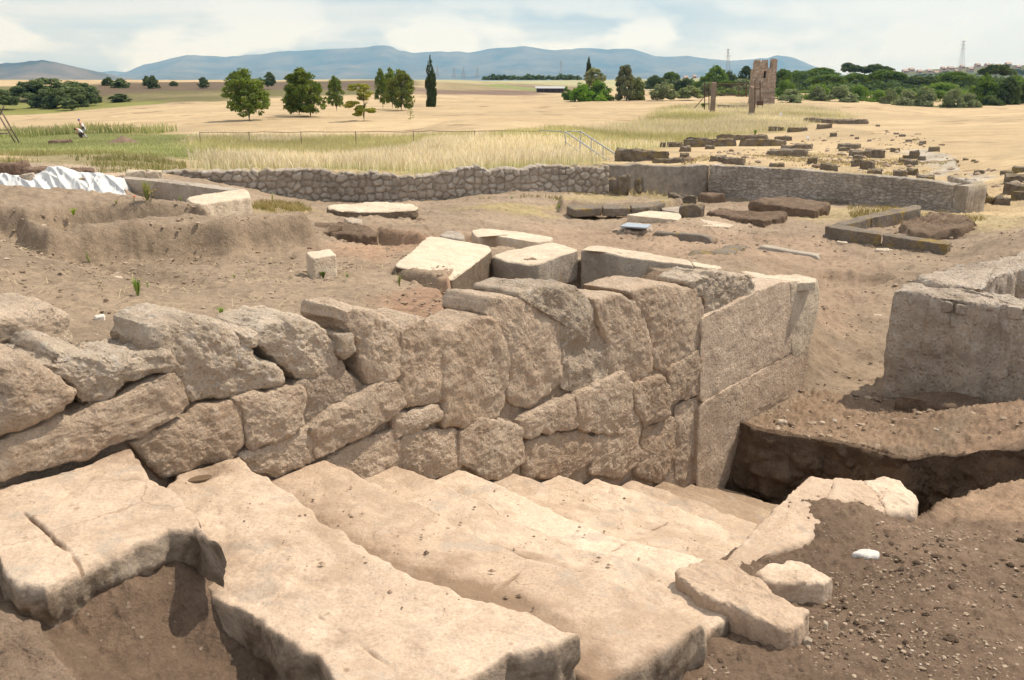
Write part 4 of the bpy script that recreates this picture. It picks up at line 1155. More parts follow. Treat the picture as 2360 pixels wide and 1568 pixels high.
block('earth_lump', [np.array(inv(px, py, z_)) for px, py, z_ in [(1375, 676, -.13), (1420, 645, -.16), (1480, 624, -.26), (1560, 620, -.36), (1640, 636, -.46), (1605, 652, -.36), (1500, 668, -.2), (1440, 688, -.13)]], (0, 0, -.7), 'earth', 'heap of loose brown earth between the wall top and the sunken corner blocks', 'earth', seed=144, r=.14, amp=.05, M=150)
block('earth_lump', top([(722, 516), (760, 512), (800, 512), (850, 520), (872, 530), (868, 540), (820, 542), (760, 535), (735, 545), (722, 530)], -.66), (0, 0, -.35), 'earth', 'crumbling lump of reddish earth below the flat pale slab', 'earth', seed=110, r=.06, amp=.05)
block('loose_block', top([(790, 503), (805, 499), (832, 503), (836, 512), (810, 514)], -.66), (0, 0, -.22), 'boulder', 'small rough block on the red earth below the flat pale slab', 'stone', seed=111, r=.03, amp=.02)
# thin-walled basin on the left
bs = empty('stone_basin', inv(500, 490, -.5), 'open stone basin with thin pale walls half filled with earth beside the white sheet', 'basin')
block('long_wall', top([(280, 412), (284, 407), (330, 409), (420, 417), (520, 429), (566, 437), (560, 444), (505, 437), (420, 425), (330, 416)], -.03), (0, 0, -.75), 'wet', None, None, parent=bs, seed=112, r=.03, amp=.012, corner=.06, M=160, nside=14)
block('return_block', top([(427, 457), (442, 451), (525, 440), (560, 435), (572, 440), (578, 452), (520, 462), (464, 471), (440, 467)], -.03), (0, 0, -.33), 'pale', None, None, parent=bs, seed=113, r=.035, amp=.012, corner=.08, M=140)
block('return_block', top([(497, 492), (520, 484), (560, 476), (580, 480), (584, 488), (520, 500)], -.38), (0, 0, -.4), 'wet', None, None, parent=bs, seed=114, r=.03, amp=.01, corner=.08)
# low kerb with yellow lichen at the back of the dig
kz = at(1380, 476, 21.6)[2]
for q, (L, lb) in enumerate([([(1306, 475), (1315, 471), (1386, 470), (1387, 479), (1322, 483)], 'left kerb stone with broad orange lichen above the brown cutting'),
                             ([(1388, 470), (1450, 471), (1453, 480), (1389, 480)], 'middle kerb stone with a yellow lichen edge above the brown cutting'),
                             ([(1453, 471), (1530, 462), (1534, 468), (1500, 476), (1455, 480)], 'right kerb stone, greyest of the row above the brown cutting')]):
    block('kerb_stone', top(L, kz), (0, 0, -.2), 'kerb', lb, 'kerb', seed=120 + q, group='kerb stones above the brown cutting', r=.03, amp=.015, corner=.07)
pz_ = at(1500, 495, 20.8)[2]
block('paving_slab', top([(1443, 495), (1497, 485), (1566, 491), (1571, 499), (1563, 507), (1500, 501)], pz_), (0, 0, -.18), 'pale', 'broad pale floor slab beside the earth beds', 'slab', seed=124, r=.02, amp=.01, corner=.05)
block('paving_slab', top([(1562, 512), (1602, 502), (1692, 518), (1680, 524), (1600, 519)], pz_ - .08), (0, 0, -.16), 'pale', 'narrow pale slab in front of the lower earth bed', 'slab', seed=125, r=.02, amp=.01, corner=.05)
block('paving_slab', top([(1524, 479), (1568, 475), (1572, 484), (1566, 489), (1526, 484)], pz_ - .02), (0, 0, -.16), 'wet', 'small grey slab tucked behind the broad floor slab', 'slab', seed=126, r=.02, amp=.01, corner=.05)
bz_ = at(1800, 485, 23.5)[2]
block('earth_bed', top([(1722, 463), (1760, 453), (1850, 456), (1916, 464), (1900, 476), (1882, 484), (1800, 474)], -1.42), (0, 0, -.6), 'earth', 'raised rectangular bed of red-brown earth against the brick wall', 'earth bed', seed=140, r=.06, amp=.05, corner=.05, M=150)
block('earth_bed', top([(1628, 488), (1660, 478), (1740, 484), (1816, 488), (1802, 498), (1762, 508), (1690, 498)], -1.40), (0, 0, -.5), 'earth', 'lower rectangular bed of red-brown earth behind the narrow slab', 'earth bed', seed=141, r=.06, amp=.05, corner=.05, M=150)
# manhole with a blue-grey cover on a rubble collar
mh = empty('cistern_mouth', hit(1455, 535), 'rubble collar with a blue-grey sheet lid on the bare floor of the dig', 'cistern')
mz = at(1460, 526, hit(1455, 535)[1])[2]
block('rubble_collar', top([(1410, 527), (1430, 519), (1500, 518), (1506, 526), (1490, 532), (1440, 533)], mz), (0, 0, -.25), 'boulder', None, None, parent=mh, seed=127, r=.04, amp=.07, freq=9)
block('lid', top([(1428, 521), (1446, 513), (1502, 518), (1490, 525)], mz + .10), (0, 0, -.03), 'slate', None, None, parent=mh, seed=128, r=.005, amp=.002, corner=.04)
# enclosure of mossy kerb blocks on the right
ez = at(2032, 541, 17.3)[2]
for q, (L, lb, dz) in enumerate([([(1901, 521), (1926, 514), (2034, 534), (2032, 541), (1920, 525)], 'front left block of the square mossy enclosure', -.42),
                                 ([(2036, 535), (2150, 551), (2196, 557), (2186, 563), (2148, 559), (2034, 542)], 'front right block of the square mossy enclosure', -.42),
                                 ([(1925, 514), (1985, 498), (2010, 500), (2006, 504), (1945, 519)], 'low block on the left side of the square mossy enclosure', -.42),
                                 ([(1985, 497), (2050, 483), (2112, 471), (2124, 475), (2122, 481), (2010, 503)], 'long yellow-stained block on the back left of the square mossy enclosure', -.46)]):
    block('enclosure_block', top(L, ez), (0, 0, dz), 'kerb', lb, 'block', seed=130 + q, group='blocks of the square enclosure', r=.03, amp=.015, corner=.06, M=120)
block('earth_lump', [np.array(hit(*p)) + (0, 0, .17) for p in [(2060, 535), (2090, 515), (2150, 505), (2230, 512), (2250, 528), (2220, 545), (2150, 550), (2090, 548)]], (0, 0, -.6), 'earth', 'low heap of rough earth inside the square mossy enclosure', 'earth', seed=135, r=.2, amp=.10)
# small rubble pieces near the earth beds
def ruin(name, x0, y0, x1, y1, mat, label, cat='stone', group=None, depth=0.8, seed=0, sk=0.0, n=6, r=.1, amp=.10, taper=.9, parent=None, ymin=6, yd=None):
    """rough block filling the picture box x0..x1, y0..y1, standing on the ground"""
    f = hit((x0 + x1) / 2, y1 - 0.12 * (y1 - y0), ymin)
    if yd: f = at((x0 + x1) / 2, y1 - 0.12 * (y1 - y0), yd)
    y = f[1]; m = math.hypot(f[0], y, f[2] - H) / math.hypot(F, (x0 + x1) / 2 - CX, 300) * 1.0
    w_ = (x1 - x0) * y / F * 1.04; h = max((y1 - y0) * y / F * 0.92, .06); dp = max(min(w_ * depth, 2.5), .3)
    h = h * 1.02
    if name == 'cobble': h *= .55; dp = w_ * .8
    rg = np.random.default_rng(seed + 500)
    c = np.array([f[0], y + dp * .42]); ang = math.atan2(f[0], y)
    ux = np.array([math.cos(ang), -math.sin(ang)]); uy = np.array([math.sin(ang), math.cos(ang)])
    base = [(-.5, -.5), (.1, -.5), (.5, -.5), (.5, .1), (.5, .5), (-.1, .5), (-.5, .5), (-.5, 0)]
    loop = []
    for a, b in base:
        a2 = a * (1 + rg.uniform(-.28, .04)); b2 = b * (1 + rg.uniform(-.3, .08))
        q = c + ux * (a2 * w_) + uy * (b2 * dp + a2 * w_ * sk)
        loop.append((q[0], q[1], f[2] + h * (1 + rg.uniform(-.34, .04) + .06 * b)))
    sz = min(w_, h, dp)
    return block(name, loop, (0, 0, -h - .15), mat, label, cat, seed=seed, group=group, parent=parent, r=min(.12, r * sz * 1.6), amp=amp * sz, freq=2.2 / max(sz, .2), M=64, nin=8, nside=6, back=1.05, corner=.10)


ruin('rubble_stub', 1568, 472, 1626, 506, 'ruin', 'grey upright stub of rubble masonry beside the lower earth bed', 'masonry', depth=.5, seed=1)
ruin('rubble_stub', 1536, 447, 1608, 475, 'ruin', 'long rough rubble stub sloping down behind the small grey slab', 'masonry', depth=.4, seed=2, amp=.2)
ruin('earth_lump', 1610, 447, 1672, 471, 'earth', 'rounded red-brown hump of earth against the foot of the brick wall', 'earth', depth=.5, seed=3, r=.4, amp=.05)
ruin('rubble_stub', 1860, 462, 1955, 472, 'ruin', 'flat scatter of stone at the foot of the long brick wall', 'masonry', depth=.3, seed=4)
for q, (x0, y0, x1, y1, mt, lb) in enumerate([
    (1586, 594, 1606, 608, 'boulder', 'small dark stone on top of the long corner block'),
    (1898, 538, 1912, 546, 'ruin', 'little stone at the left corner of the square mossy enclosure'),
    (1932, 555, 1958, 563, 'pale', 'pair of pale cobbles in front of the square mossy enclosure'),
    (2020, 570, 2058, 583, 'boulder', 'grey cobble in front of the middle of the square mossy enclosure'),
    (2044, 572, 2060, 581, 'pale', 'whitish cobble in front of the middle of the square mossy enclosure'),
    (2014, 722, 2036, 733, 'pale', 'pale stick-like chip lying on the soil between the two walls'),
    (1792, 966, 1818, 980, 'boulder', 'brown cobble on the earth at the foot of the slab wall'),
    (1812, 942, 1830, 955, 'boulder', 'brown cobble close to the foot of the slab wall'),
    (1890, 972, 1904, 980, 'pale', 'whitish chip on the earth near the lip of the trench'),
    (2150, 985, 2168, 998, 'boulder', 'cobble in the hollow below the broken masonry stub'),
    (330, 700, 362, 722, 'boulder', 'rounded brown cobble on the bare soil behind the left of the block wall'),
    (365, 708, 402, 726, 'boulder', 'rough brown cobble right of the rounded one behind the block wall'),
    (215, 727, 240, 741, 'flint', 'white angular stone on the soil behind the left boulders'),
    (268, 735, 290, 745, 'flint', 'smaller white stone on the soil left of the big trapezoid boulder'),
    (1024, 728, 1060, 752, 'boulder', 'rough stone lodged on the soil behind the upright blocks'),
    (530, 738, 560, 764, 'boulder', 'cobble wedged behind the big trapezoid boulder'),
    (600, 735, 640, 762, 'boulder', 'broken stone behind the gap between the two grey boulders'),
    (258, 636, 282, 649, 'pale', 'flat pale stone on the crest of the left slope'),
]): ruin('cobble', x0, y0, x1, y1, mt, lb, 'stone', seed=20 + q, r=.35, amp=.08, ymin=3, depth=.9)
ruin('cobble', 1897, 1441, 1909, 1450, 'pale', 'white chip on the dark soil in front of the angular broken block', 'stone', seed=41, r=.3, ymin=1.5)
ruin('cobble', 1852, 1478, 1874, 1490, 'boulder', 'grey pebble pair on the dark soil below the angular broken block', 'stone', seed=42, r=.3, ymin=1.5)

# low kerb lines set in the trampled floor
def low_kerb(p0, p1, wd, hgt, mat, label, seed):
    a = np.array(hit(*p0)); b = np.array(hit(*p1)); d = (b - a)[:2]; L = np.linalg.norm(d); d /= L; n_ = np.array([-d[1], d[0]]) * wd / 2; rows = []
    m = max(12, int(L / .06)); t = np.linspace(0, 1, m); cx_ = a[0] + d[0] * L * t; cy_ = a[1] + d[1] * L * t; g = height(cx_, cy_, False)
    for o_, dz in ((-1, -.2), (-1, hgt * .6), (-.85, hgt), (-.3, hgt), (.3, hgt), (.85, hgt), (1, hgt * .6), (1, -.2)):
        w_ = o_ * (1 + .25 * fbm(np.c_[t * L * 2, 0 * t + o_, 0 * t + seed], 3)); tp = np.clip(np.minimum(t, 1 - t) * 12, 0, 1) ** .4; rows.append(np.c_[cx_ + n_[0] * w_, cy_ + n_[1] * w_, g - .2 + (dz + .2) * tp + (.02 * fbm(np.c_[t * L * 3, 0 * t + o_, 0 * t + seed], 3) if dz > 0 else 0)])
    G = np.stack(rows); tag(mesh_obj('low_kerb', G.reshape(-1, 3), grid_faces(len(rows), m), M[mat]), label, 'kerb')


low_kerb((1606, 592), (1702, 563), .35, .09, 'kerb', 'low kerb line crossing the trampled floor behind the long corner block', 151)
low_kerb((1742, 570), (1900, 596), .22, .05, 'wet', 'thin pale kerb line running right across the trampled floor', 152)
low_kerb((1500, 541), (1650, 557), .22, .07, 'kerb', 'narrow kerb line between the lid and the small sunken hole', 153)
# stones and sheet on the left
for q, (x0, y0, x1, y1, mt, lb) in enumerate([
    (-8, 376, 58, 409, 'redstone', 'pointed red-brown boulder behind the left end of the white sheet'),
    (50, 385, 106, 409, 'redstone', 'slanting red-brown block right of the pointed boulder behind the sheet'),
    (106, 388, 140, 405, 'redstone', 'small red-brown block half hidden by the white sheet'),
    (138, 390, 206, 410, 'redstone', 'long red-brown block behind the hump of the white sheet'),
    (215, 403, 282, 417, 'block', 'low tan block between the white sheet and the basin'),
    (280, 394, 333, 409, 'pale', 'squared pale block on the far rim of the basin'),
    (333, 392, 371, 413, 'pale', 'second pale block further right on the rim of the basin')]):
    ruin('loose_block', x0, y0, x1, y1, mt, lb, 'stone', seed=50 + q, r=.2, depth=.7, yd=17.6 if q < 5 else 16.6)


def build_sheet():
    tx = [(-30, 410), (30, 408), (75, 405), (112, 402), (132, 397), (175, 400), (205, 408), (250, 414), (272, 416), (288, 436), (298, 462)]
    bx = [(-30, 440), (40, 442), (100, 447), (145, 459), (200, 456), (235, 456), (262, 462), (280, 466), (288, 468), (296, 469), (299, 470)]
    B = np.array([at(px, py, 14.3) for px, py in bx])
    B[:, 2] = [gz(a, b) for a, b, _ in B]; 
    T = np.array([at(px, py, 15.5) for px, py in tx]); T[:, 2] += .05
    nu, nv = 260, 60
    B = resample(B, nu, False); T = resample(T, nu, False)
    u = np.linspace(0, 1, nu); rows = []
    for j, v in enumerate(np.linspace(0, 1, nv)):
        a = v ** 0.85
        P = B * (1 - a) + T * a
        P[:, 2] += .10 * math.sin(math.pi * v)
        q = np.c_[u * 5.0 + .9 * v, np.full(nu, v * 1.3), np.zeros(nu)]
        rid = 1 - np.abs(fbm(np.c_[u * 11 + 2.2 * v, np.full(nu, v * 1.6), np.ones(nu)], 2, .4)) * 1.8; rid2 = 1 - np.abs(fbm(np.c_[u * 22 - 3.5 * v, np.full(nu, v * 3.0), np.full(nu, 5.0)], 2, .4)) * 1.7
        fold = .16 * fbm(q, 2) + .075 * np.clip(rid, 0, 1) ** 1.4 + .028 * np.clip(rid2, 0, 1) ** 1.4
        fold = fold * (.55 + .9 * math.sin(math.pi * min(v * .9 + .1, 1)))
        P[:, 1] -= fold * .7; P[:, 2] += fold * .55 - .05
        rows.append(P)
    for v in (.25, .5, 1.0):
        P = rows[nv - 1].copy(); P[:, 1] += 1.1 * v; P[:, 2] -= .5 * v ** 2
        rows.append(P)
    G = np.stack(rows)
    o = mesh_obj('ground_sheet', G.reshape(-1, 3), grid_faces(len(rows), nu), M['cloth'])
    tag(o, 'crumpled white fabric sheet draped over a heap at the left edge', 'sheet')
    m = o.modifiers.new('thick', 'SOLIDIFY'); m.thickness = .012
    for q, (px, py, s_, lb) in enumerate([(28, 416, .09, 'small brown stone holding down the left of the white sheet'), (64, 410, .14, 'grey brown stone holding down the white sheet near its hump'), (183, 420, .13, 'brown stone holding down the middle of the white sheet')]):
        p = np.array(at(px, py, 14.75))
        L = [p + s_ * np.array([a, .6 * b, .5 + .2 * a]) for a, b in ((-1, -.6), (.3, -1), (1, -.3), (.8, .7), (-.4, 1))]
        block('weight_stone', L, (0, 0, -s_ * 1.6), 'boulder', lb, 'stone', seed=60 + q, r=.03, amp=.012, M=50, nin=7, nside=4)


build_sheet()


# ------------------------------------------------------------------ long masonry walls behind the dig
def worley(x, y, cs, sx=1.0):
    gx = x / (cs * sx); gy = y / cs
    ix = np.floor(gx).astype(np.int64); iy = np.floor(gy).astype(np.int64)
    d1 = np.full(x.shape, 9.0); d2 = np.full(x.shape, 9.0); idv = np.zeros(x.shape)
    for a in (-1, 0, 1):
        for b in (-1, 0, 1):
            cx, cy = ix + a, iy + b
            hx = _hash(cx, cy, np.full_like(cx, 3)); hy = _hash(cx, cy, np.full_like(cx, 8)); hv = _hash(cx, cy, np.full_like(cx, 21))
            d = np.hypot(gx - cx - .15 - .7 * hx, gy - cy - .15 - .7 * hy)
            n1 = d < d1
            d2 = np.where(n1, d1, np.minimum(d2, d)); idv = np.where(n1, hv, idv); d1 = np.where(n1, d, d1)
    return d1, d2, idv


def wall_strip(name, foot, tops, thick, mat, label, cat, kind='rubble', seed=0, step=.035, cs=.32, c1=(.40, .335, .27), c2=(.53, .465, .39), cm=(.34, .28, .22), rough=.05, parent=None, below=.35, sx=1.25):
    """foot: world points along the base; tops: heights at the same points"""
    Fp = np.array(foot, float); L = np.r_[0, np.cumsum(np.linalg.norm(np.diff(Fp[:, :2], axis=0), axis=1))]
    tl, th_ = tops
    ns = int(L[-1] / step) + 2; s = np.linspace(0, L[-1], ns)
    bx = np.interp(s, L, Fp[:, 0]); by_ = np.interp(s, L, Fp[:, 1]); bz_ = np.interp(s, L, Fp[:, 2]) - below
    tz = np.interp(s, np.array(tl) * L[-1], th_)
    tz = tz + rough * fbm(np.c_[s * 1.6, 0 * s, 0 * s + seed], 4) + rough * .5 * fbm(np.c_[s * 5, 0 * s, 0 * s + seed], 3)
    tx, ty = np.gradient(bx), np.gradient(by_); ll = np.hypot(tx, ty); nx, ny = ty / ll, -tx / ll
    if np.mean(nx * -bx + ny * -by_) < 0: nx, ny = -nx, -ny
    hmax = (tz - bz_).max(); nz = int(hmax / step) + 2
    rows = []; prm = []
    for f in np.linspace(0, 1, nz): rows.append((f, 0.0)); 
    nt = max(4, int(thick / step / 2))
    for t in np.linspace(0, 1, nt)[1:]: rows.append((1.0, t * thick))
    for f in np.linspace(1, 0, 8)[1:]: rows.append((f, thick))
    V = []; col = []
    c1 = np.array(c1); c2 = np.array(c2); cm = np.array(cm)
    for f, dp in rows:
        z = bz_ + (tz - bz_) * f
        if kind == 'brick':
            row = np.floor(z / cs); off = (row % 2) * .5; ssx = s / (cs * 3.2) + off + 0.12 * fbm(np.c_[s, z, 0 * s], 2)
            fx = np.abs(ssx - np.floor(ssx) - .5); fz = np.abs(z / cs - row - .5)
            edge = np.minimum((.5 - fx) * 3.2, .5 - fz); idv = _hash(np.floor(ssx).astype(np.int64), row.astype(np.int64), np.full(ns, 5, np.int64))
            h = sstep(0.03, 0.2, edge) * (.4 + .6 * idv)
        elif kind == 'plaster':
            h = .5 + .25 * fbm(np.c_[s * 3, z * 3, 0 * s + seed], 4); idv = .5 + .5 * fbm(np.c_[s * 1.2, z * 1.2, 0 * s + seed], 4)
        else:
            d1, d2, idv = worley(s + seed * 13 + .05 * fbm(np.c_[s * 6, z * 6, 0 * s], 2), z + dp * .6 + .05 * fbm(np.c_[s * 6, z * 6, 0 * s + 4], 2), cs, sx)
            h = sstep(0.02, .28, d2 - d1) * (.5 + .5 * idv)
        amp = dict(brick=.03, rubble=.07 if cs > .15 else .03, plaster=.03)[kind]
        nn = .03 * fbm(np.c_[s * 4, z * 4, dp + 0 * s], 4)
        o_ = amp * h + nn
        if dp == 0: V.append(np.stack([bx + nx * o_, by_ + ny * o_, z], 1))
        elif dp < thick: V.append(np.stack([bx - nx * dp, by_ - ny * dp, z + o_ * .8], 1))
        else: V.append(np.stack([bx - nx * (thick + o_ * .5), by_ - ny * (thick + o_ * .5), z], 1))
        m = (h if kind != 'plaster' else np.ones(ns))[:, None]; m = np.clip(m * 1.6, 0, 1)
        cst = c1 * (1 - idv[:, None]) + c2 * idv[:, None]
        gr = .85 + .3 * fbm(np.c_[s * .8, z * 1.5, 0 * s + 7 + seed], 3)
        c = (cm * (1 - m) + cst * m) * gr[:, None]
        if f == 1.0 and dp > 0:
            mo = np.clip(fbm(np.c_[s * 1.1, 0 * s + dp, 0 * s + 2], 3) * 2 + .2, 0, .8)[:, None]; c = c * (1 - mo) + np.array((.30, .235, .13)) * mo
        col.append(c)
    G = np.stack(V)
    Fq = grid_faces(len(rows), ns)
    Vv = G.reshape(-1, 3)
    a = len(rows)
    ends = []
    o = mesh_obj(name, Vv, Fq, M[mat], parent, cols=np.vstack(col))
    # close both ends
    me = o.data
    import bmesh
    bm = bmesh.new(); bm.from_mesh(me); bm.verts.ensure_lookup_table()
    for jcol in (0, ns - 1):
        try:
            f = bm.faces.new([bm.verts[i * ns + jcol] for i in range(a)]); f.smooth = False
        except ValueError: pass
    bmesh.ops.recalc_face_normals(bm, faces=bm.faces); bm.to_mesh(me); bm.free()
    if parent is None: tag(o, label, cat)
    elif label: o['label'] = label
    return o


def tops_from(L, pts_xyz):
    """heights of the wall's top seen at the given pixels, on the vertical sheet through the foot line"""
    P = np.array(pts_xyz); D = np.r_[0, np.cumsum(np.linalg.norm(np.diff(P[:, :2], axis=0), axis=1))]
    fr, zz = [], []
    for px, py in L:
        d = ray(px, py); best = None
        for i in range(len(P) - 1):
            a, b = P[i], P[i + 1]; e = b - a
            den = d[0] * e[1] - d[1] * e[0]
            t = (a[0] * e[1] - a[1] * e[0]) / den; w_ = (a[0] * d[1] - a[1] * d[0]) / (den)
            q = -w_ if False else ((d[0] * t - a[0]) * e[0] + (d[1] * t - a[1]) * e[1]) / (e[0] ** 2 + e[1] ** 2)
            sc = max(0, -q, q - 1)
            if best is None or sc < best[0]: best = (sc, (D[i] + np.clip(q, 0, 1) * (D[i + 1] - D[i])) / D[-1], H + d[2] * t)
        fr.append(best[1]); zz.append(best[2])
    o = np.argsort(fr); return (list(np.array(fr)[o]), list(np.array(zz)[o]))


W1 = WALL_XY[:5] + [at(1400, 452, 29.8)]
wall_strip('rubble_wall', W1, tops_from([(415, 397), (480, 398), (550, 397), (640, 394), (700, 391), (780, 392), (862, 398), (900, 408), (925, 412), (985, 409), (1010, 399), (1060, 391), (1200, 392), (1300, 387), (1385, 384)], W1), .5, 'masonry',
           'long low rubble wall of irregular field stones holding back the tall grass', 'wall', 'rubble', seed=3, cs=.21, rough=.16)
W2 = [at(1400, 452, 30.0), at(1480, 456, 30.6), at(1629, 458, 31.6)]
wall_strip('plastered_wall', W2, tops_from([(1385, 383), (1450, 380), (1520, 381), (1560, 384), (1629, 382)], W2), .45, 'masonry', 'smooth grey plastered stretch of wall between the rubble wall and the brick wall', 'wall', 'plaster', seed=5, rough=.06, c1=(.34, .285, .235), c2=(.46, .395, .33))
W3 = BRICK_XY
wall_strip('brick_wall', W3, tops_from([(1632, 381), (1800, 390), (1950, 402), (2050, 408), (2130, 417), (2192, 427)], W3), .5, 'masonry', 'long straight grey wall of small stone courses on the right of the dig', 'wall', 'rubble', seed=7, sx=2.3, cs=.09, step=.026, rough=.03, c1=(.38, .325, .275), c2=(.52, .455, .385), cm=(.33, .28, .23))
pe = at(2192, 487, 25.4)
wall_strip('pier_wall', [pe, (pe[0] + .75, pe[1] + .5, pe[2]), (pe[0] + 1.0, pe[1] + 2.5, pe[2] + .1)], ([0, 1], [at(2192, 428, 25.4)[2], at(2192, 428, 25.4)[2] + .02]), .4, 'masonry', 'short return wall turning back at the right end of the long brick wall', 'wall', 'rubble', seed=8, sx=2.1, cs=.10, step=.03, rough=.03, c1=(.36, .305, .25), c2=(.52, .455, .38))
ruin('rubble_stub', 2222, 416, 2249, 466, 'wet', 'upright grey pier standing just behind the end of the long brick wall', 'masonry', depth=.6, seed=70, amp=.05)
# rubble buttress standing out of the plastered wall
ruin('rubble_stub', 1384, 404, 1450, 456, 'ruin', 'collapsed rubble buttress in front of the plastered wall', 'masonry', depth=.6, seed=71, amp=.18, ymin=15)
ruin('rubble_stub', 1440, 410, 1482, 440, 'ruin', 'broken end of the rubble buttress in front of the plastered wall', 'masonry', depth=.5, seed=72, amp=.18, ymin=15)

# ------------------------------------------------------------------ ruins in the field on the right
RU = [
    (1857, 274, 1997, 287, 'low dark wall stub at the far end of the ruin field', 'wall', .12),
    (1886, 286, 1921, 299, 'heap of tumbled stones just below the far low wall', 'stones', .6),
    (1914, 306, 1931, 318, 'squat single stone near the far heap of tumbled stones', 'stone', .9),
    (1775, 293, 1809, 303, 'low wall remnant at the edge of the tall grass', 'wall', .3),
    (1817, 294, 1862, 305, 'long low wall remnant nearest the far heap of stones', 'wall', .25),
    (1785, 316, 1823, 326, 'low grey wall remnant between the grass and the open ground', 'wall', .35),
    (1701, 322, 1809, 339, 'longest low rubble wall along the edge of the tall grass', 'wall', .12),
    (1574, 319, 1694, 341, 'low rubble wall curving along the tall grass left of the longest one', 'wall', .12),
    (1654, 311, 1766, 326, 'narrow rubble wall half sunk in the tall grass', 'wall', .10),
    (1520, 328, 1576, 342, 'jagged rubble wall at the left start of the ruin field', 'wall', .2),
    (1567, 336, 1593, 352, 'cubic masonry stub in front of the jagged rubble wall', 'stone', .8),
    (1626, 336, 1649, 346, 'small flat block on the open ground by the longest rubble wall', 'stone', .8),
    (1567, 353, 1590, 367, 'upright masonry stub right of the thick low wall', 'stone', .7),
    (1422, 346, 1544, 376, 'thick low wall at the foot of the metal handrail', 'wall', .18),
    (1506, 364, 1578, 379, 'low arched masonry close behind the plastered wall', 'wall', .3),
    (1638, 360, 1675, 377, 'dark squared block behind the left end of the brick wall', 'stone', .7),
    (1670, 365, 1721, 382, 'broad rough block behind the left end of the brick wall', 'stone', .6),
    (1772, 346, 1872, 363, 'wide stone platform in the middle of the ruin field', 'platform', .5),
    (1835, 332, 1873, 348, 'block standing on the back of the stone platform', 'stone', .7),
    (1803, 335, 1836, 348, 'lower block standing on the left of the stone platform', 'stone', .7),
    (1864, 364, 1885, 381, 'ragged rubble clump in the dry grass right of the platform', 'stones', .8),
    (1777, 377, 1812, 388, 'flat stone with a smaller one on it just behind the brick wall', 'stones', .7),
    (1937, 331, 1985, 345, 'low flat stone behind two others on the open ground', 'stone', .5),
    (1936, 340, 1962, 350, 'small dark block in front of the low flat stone', 'stone', .7),
    (1961, 348, 1994, 363, 'rough block leaning on the long grey block', 'stone', .7),
    (1993, 346, 2040, 367, 'long grey squared block in the ruin field', 'stone', .5),
    (1968, 357, 1990, 371, 'weathered stone in the stack left of the long grey block', 'stone', .8),
    (1964, 367, 1992, 389, 'lichened boulder at the foot of the stack in the ruin field', 'stone', .8),
    (1988, 372, 2017, 394, 'yellow lichened drum-shaped stone beside the lichened boulder', 'stone', .9),
    (1895, 379, 1934, 397, 'mossy brown boulder just behind the middle of the brick wall', 'stone', .7),
    (2002, 391, 2036, 407, 'mossy block showing over the top of the brick wall', 'stone', .7),
    (2056, 341, 2078, 352, 'grey rounded stone at the edge of the old paving', 'stone', .8),
    (2096, 349, 2119, 369, 'tall squared block with yellow lichen beside the old paving', 'stone', .7),
    (2082, 358, 2099, 367, 'small block leaning on the tall squared one', 'stone', .8),
    (2075, 365, 2100, 378, 'dark flat-sided stone below the tall squared block', 'stone', .8),
    (2091, 370, 2119, 385, 'rounded grey boulder below the tall squared block', 'stone', .9),
    (2118, 360, 2136, 372, 'rounded stone right of the tall squared block', 'stone', .9),
    (2063, 394, 2096, 412, 'squared mossy block just behind the brick wall near its right end', 'stone', .8),
    (2092, 387, 2119, 407, 'second mossy block touching the squared one behind the brick wall', 'stone', .8),
    (2119, 405, 2157, 418, 'long dark block standing right behind the brick wall', 'stone', .6),
    (2249, 393, 2272, 404, 'smooth grey boulder alone on the bank at the right', 'stone', .8),
    (2312, 394, 2337, 404, 'flat dark stone near the right edge of the field', 'stone', .8),
    (2341, 384, 2380, 400, 'dark boulder cut by the right edge of the picture', 'stone', .8),
    (2322, 405, 2380, 424, 'shelf-like slab at the right edge of the picture', 'stone', .7),
    (2324, 425, 2384, 449, 'stack of two dark blocks at the right edge of the picture', 'stone', .7),
    (2337, 443, 2384, 464, 'grey jagged block low at the right edge of the picture', 'stone', .7),
    (2245, 444, 2281, 472, 'dark squared block right of the pier behind the brick wall', 'stone', .8),
    (2276, 454, 2302, 473, 'low dark block between two squared ones at the right', 'stone', .8),
    (2299, 454, 2332, 475, 'dark squared block furthest right of the row beyond the pier', 'stone', .8),
]
for q, (x0, y0, x1, y1, lb, ct, dpt) in enumerate(RU):
    ruin('low_wall' if ct == 'wall' else 'ruin_block', x0, y0, x1, y1, 'ruin', lb, ct, group='ruined stones in the field', depth=dpt, seed=200 + q, ymin=22, amp=.17 if ct != 'wall' else .30, r=.07)
for q, (px, py, w_) in enumerate([(2044, 303, 6), (2067, 309, 10), (2082, 313, 12), (2096, 325, 12), (2110, 323, 8), (2128, 329, 12), (2124, 334, 8), (2156, 345, 20), (2228, 368, 10), (2246, 371, 9), (2252, 374, 8), (2005, 325, 8), (2024, 290, 8), (1965, 313, 7), (1977, 319, 8)]):
    ruin('edge_stone', px - w_ * .6, py - w_ * .3, px + w_ * .6, py + w_ * .3, 'ruin', 'small dark stone in the dry grass along the old road', 'stone', group='small stones along the old road', seed=300 + q, ymin=22, depth=.8)
# half-buried rubble in the tall grass near the rubble wall
ruin('low_wall', 1237, 358, 1300, 370, 'ruin', 'grassy rubble hump just behind the rubble wall', 'wall', depth=.4, seed=330, amp=.2, ymin=28)
ruin('low_wall', 1020, 366, 1100, 376, 'ruin', 'sunken rubble edge in the tall grass behind the middle of the rubble wall', 'wall', depth=.2, seed=331, amp=.2, ymin=28)


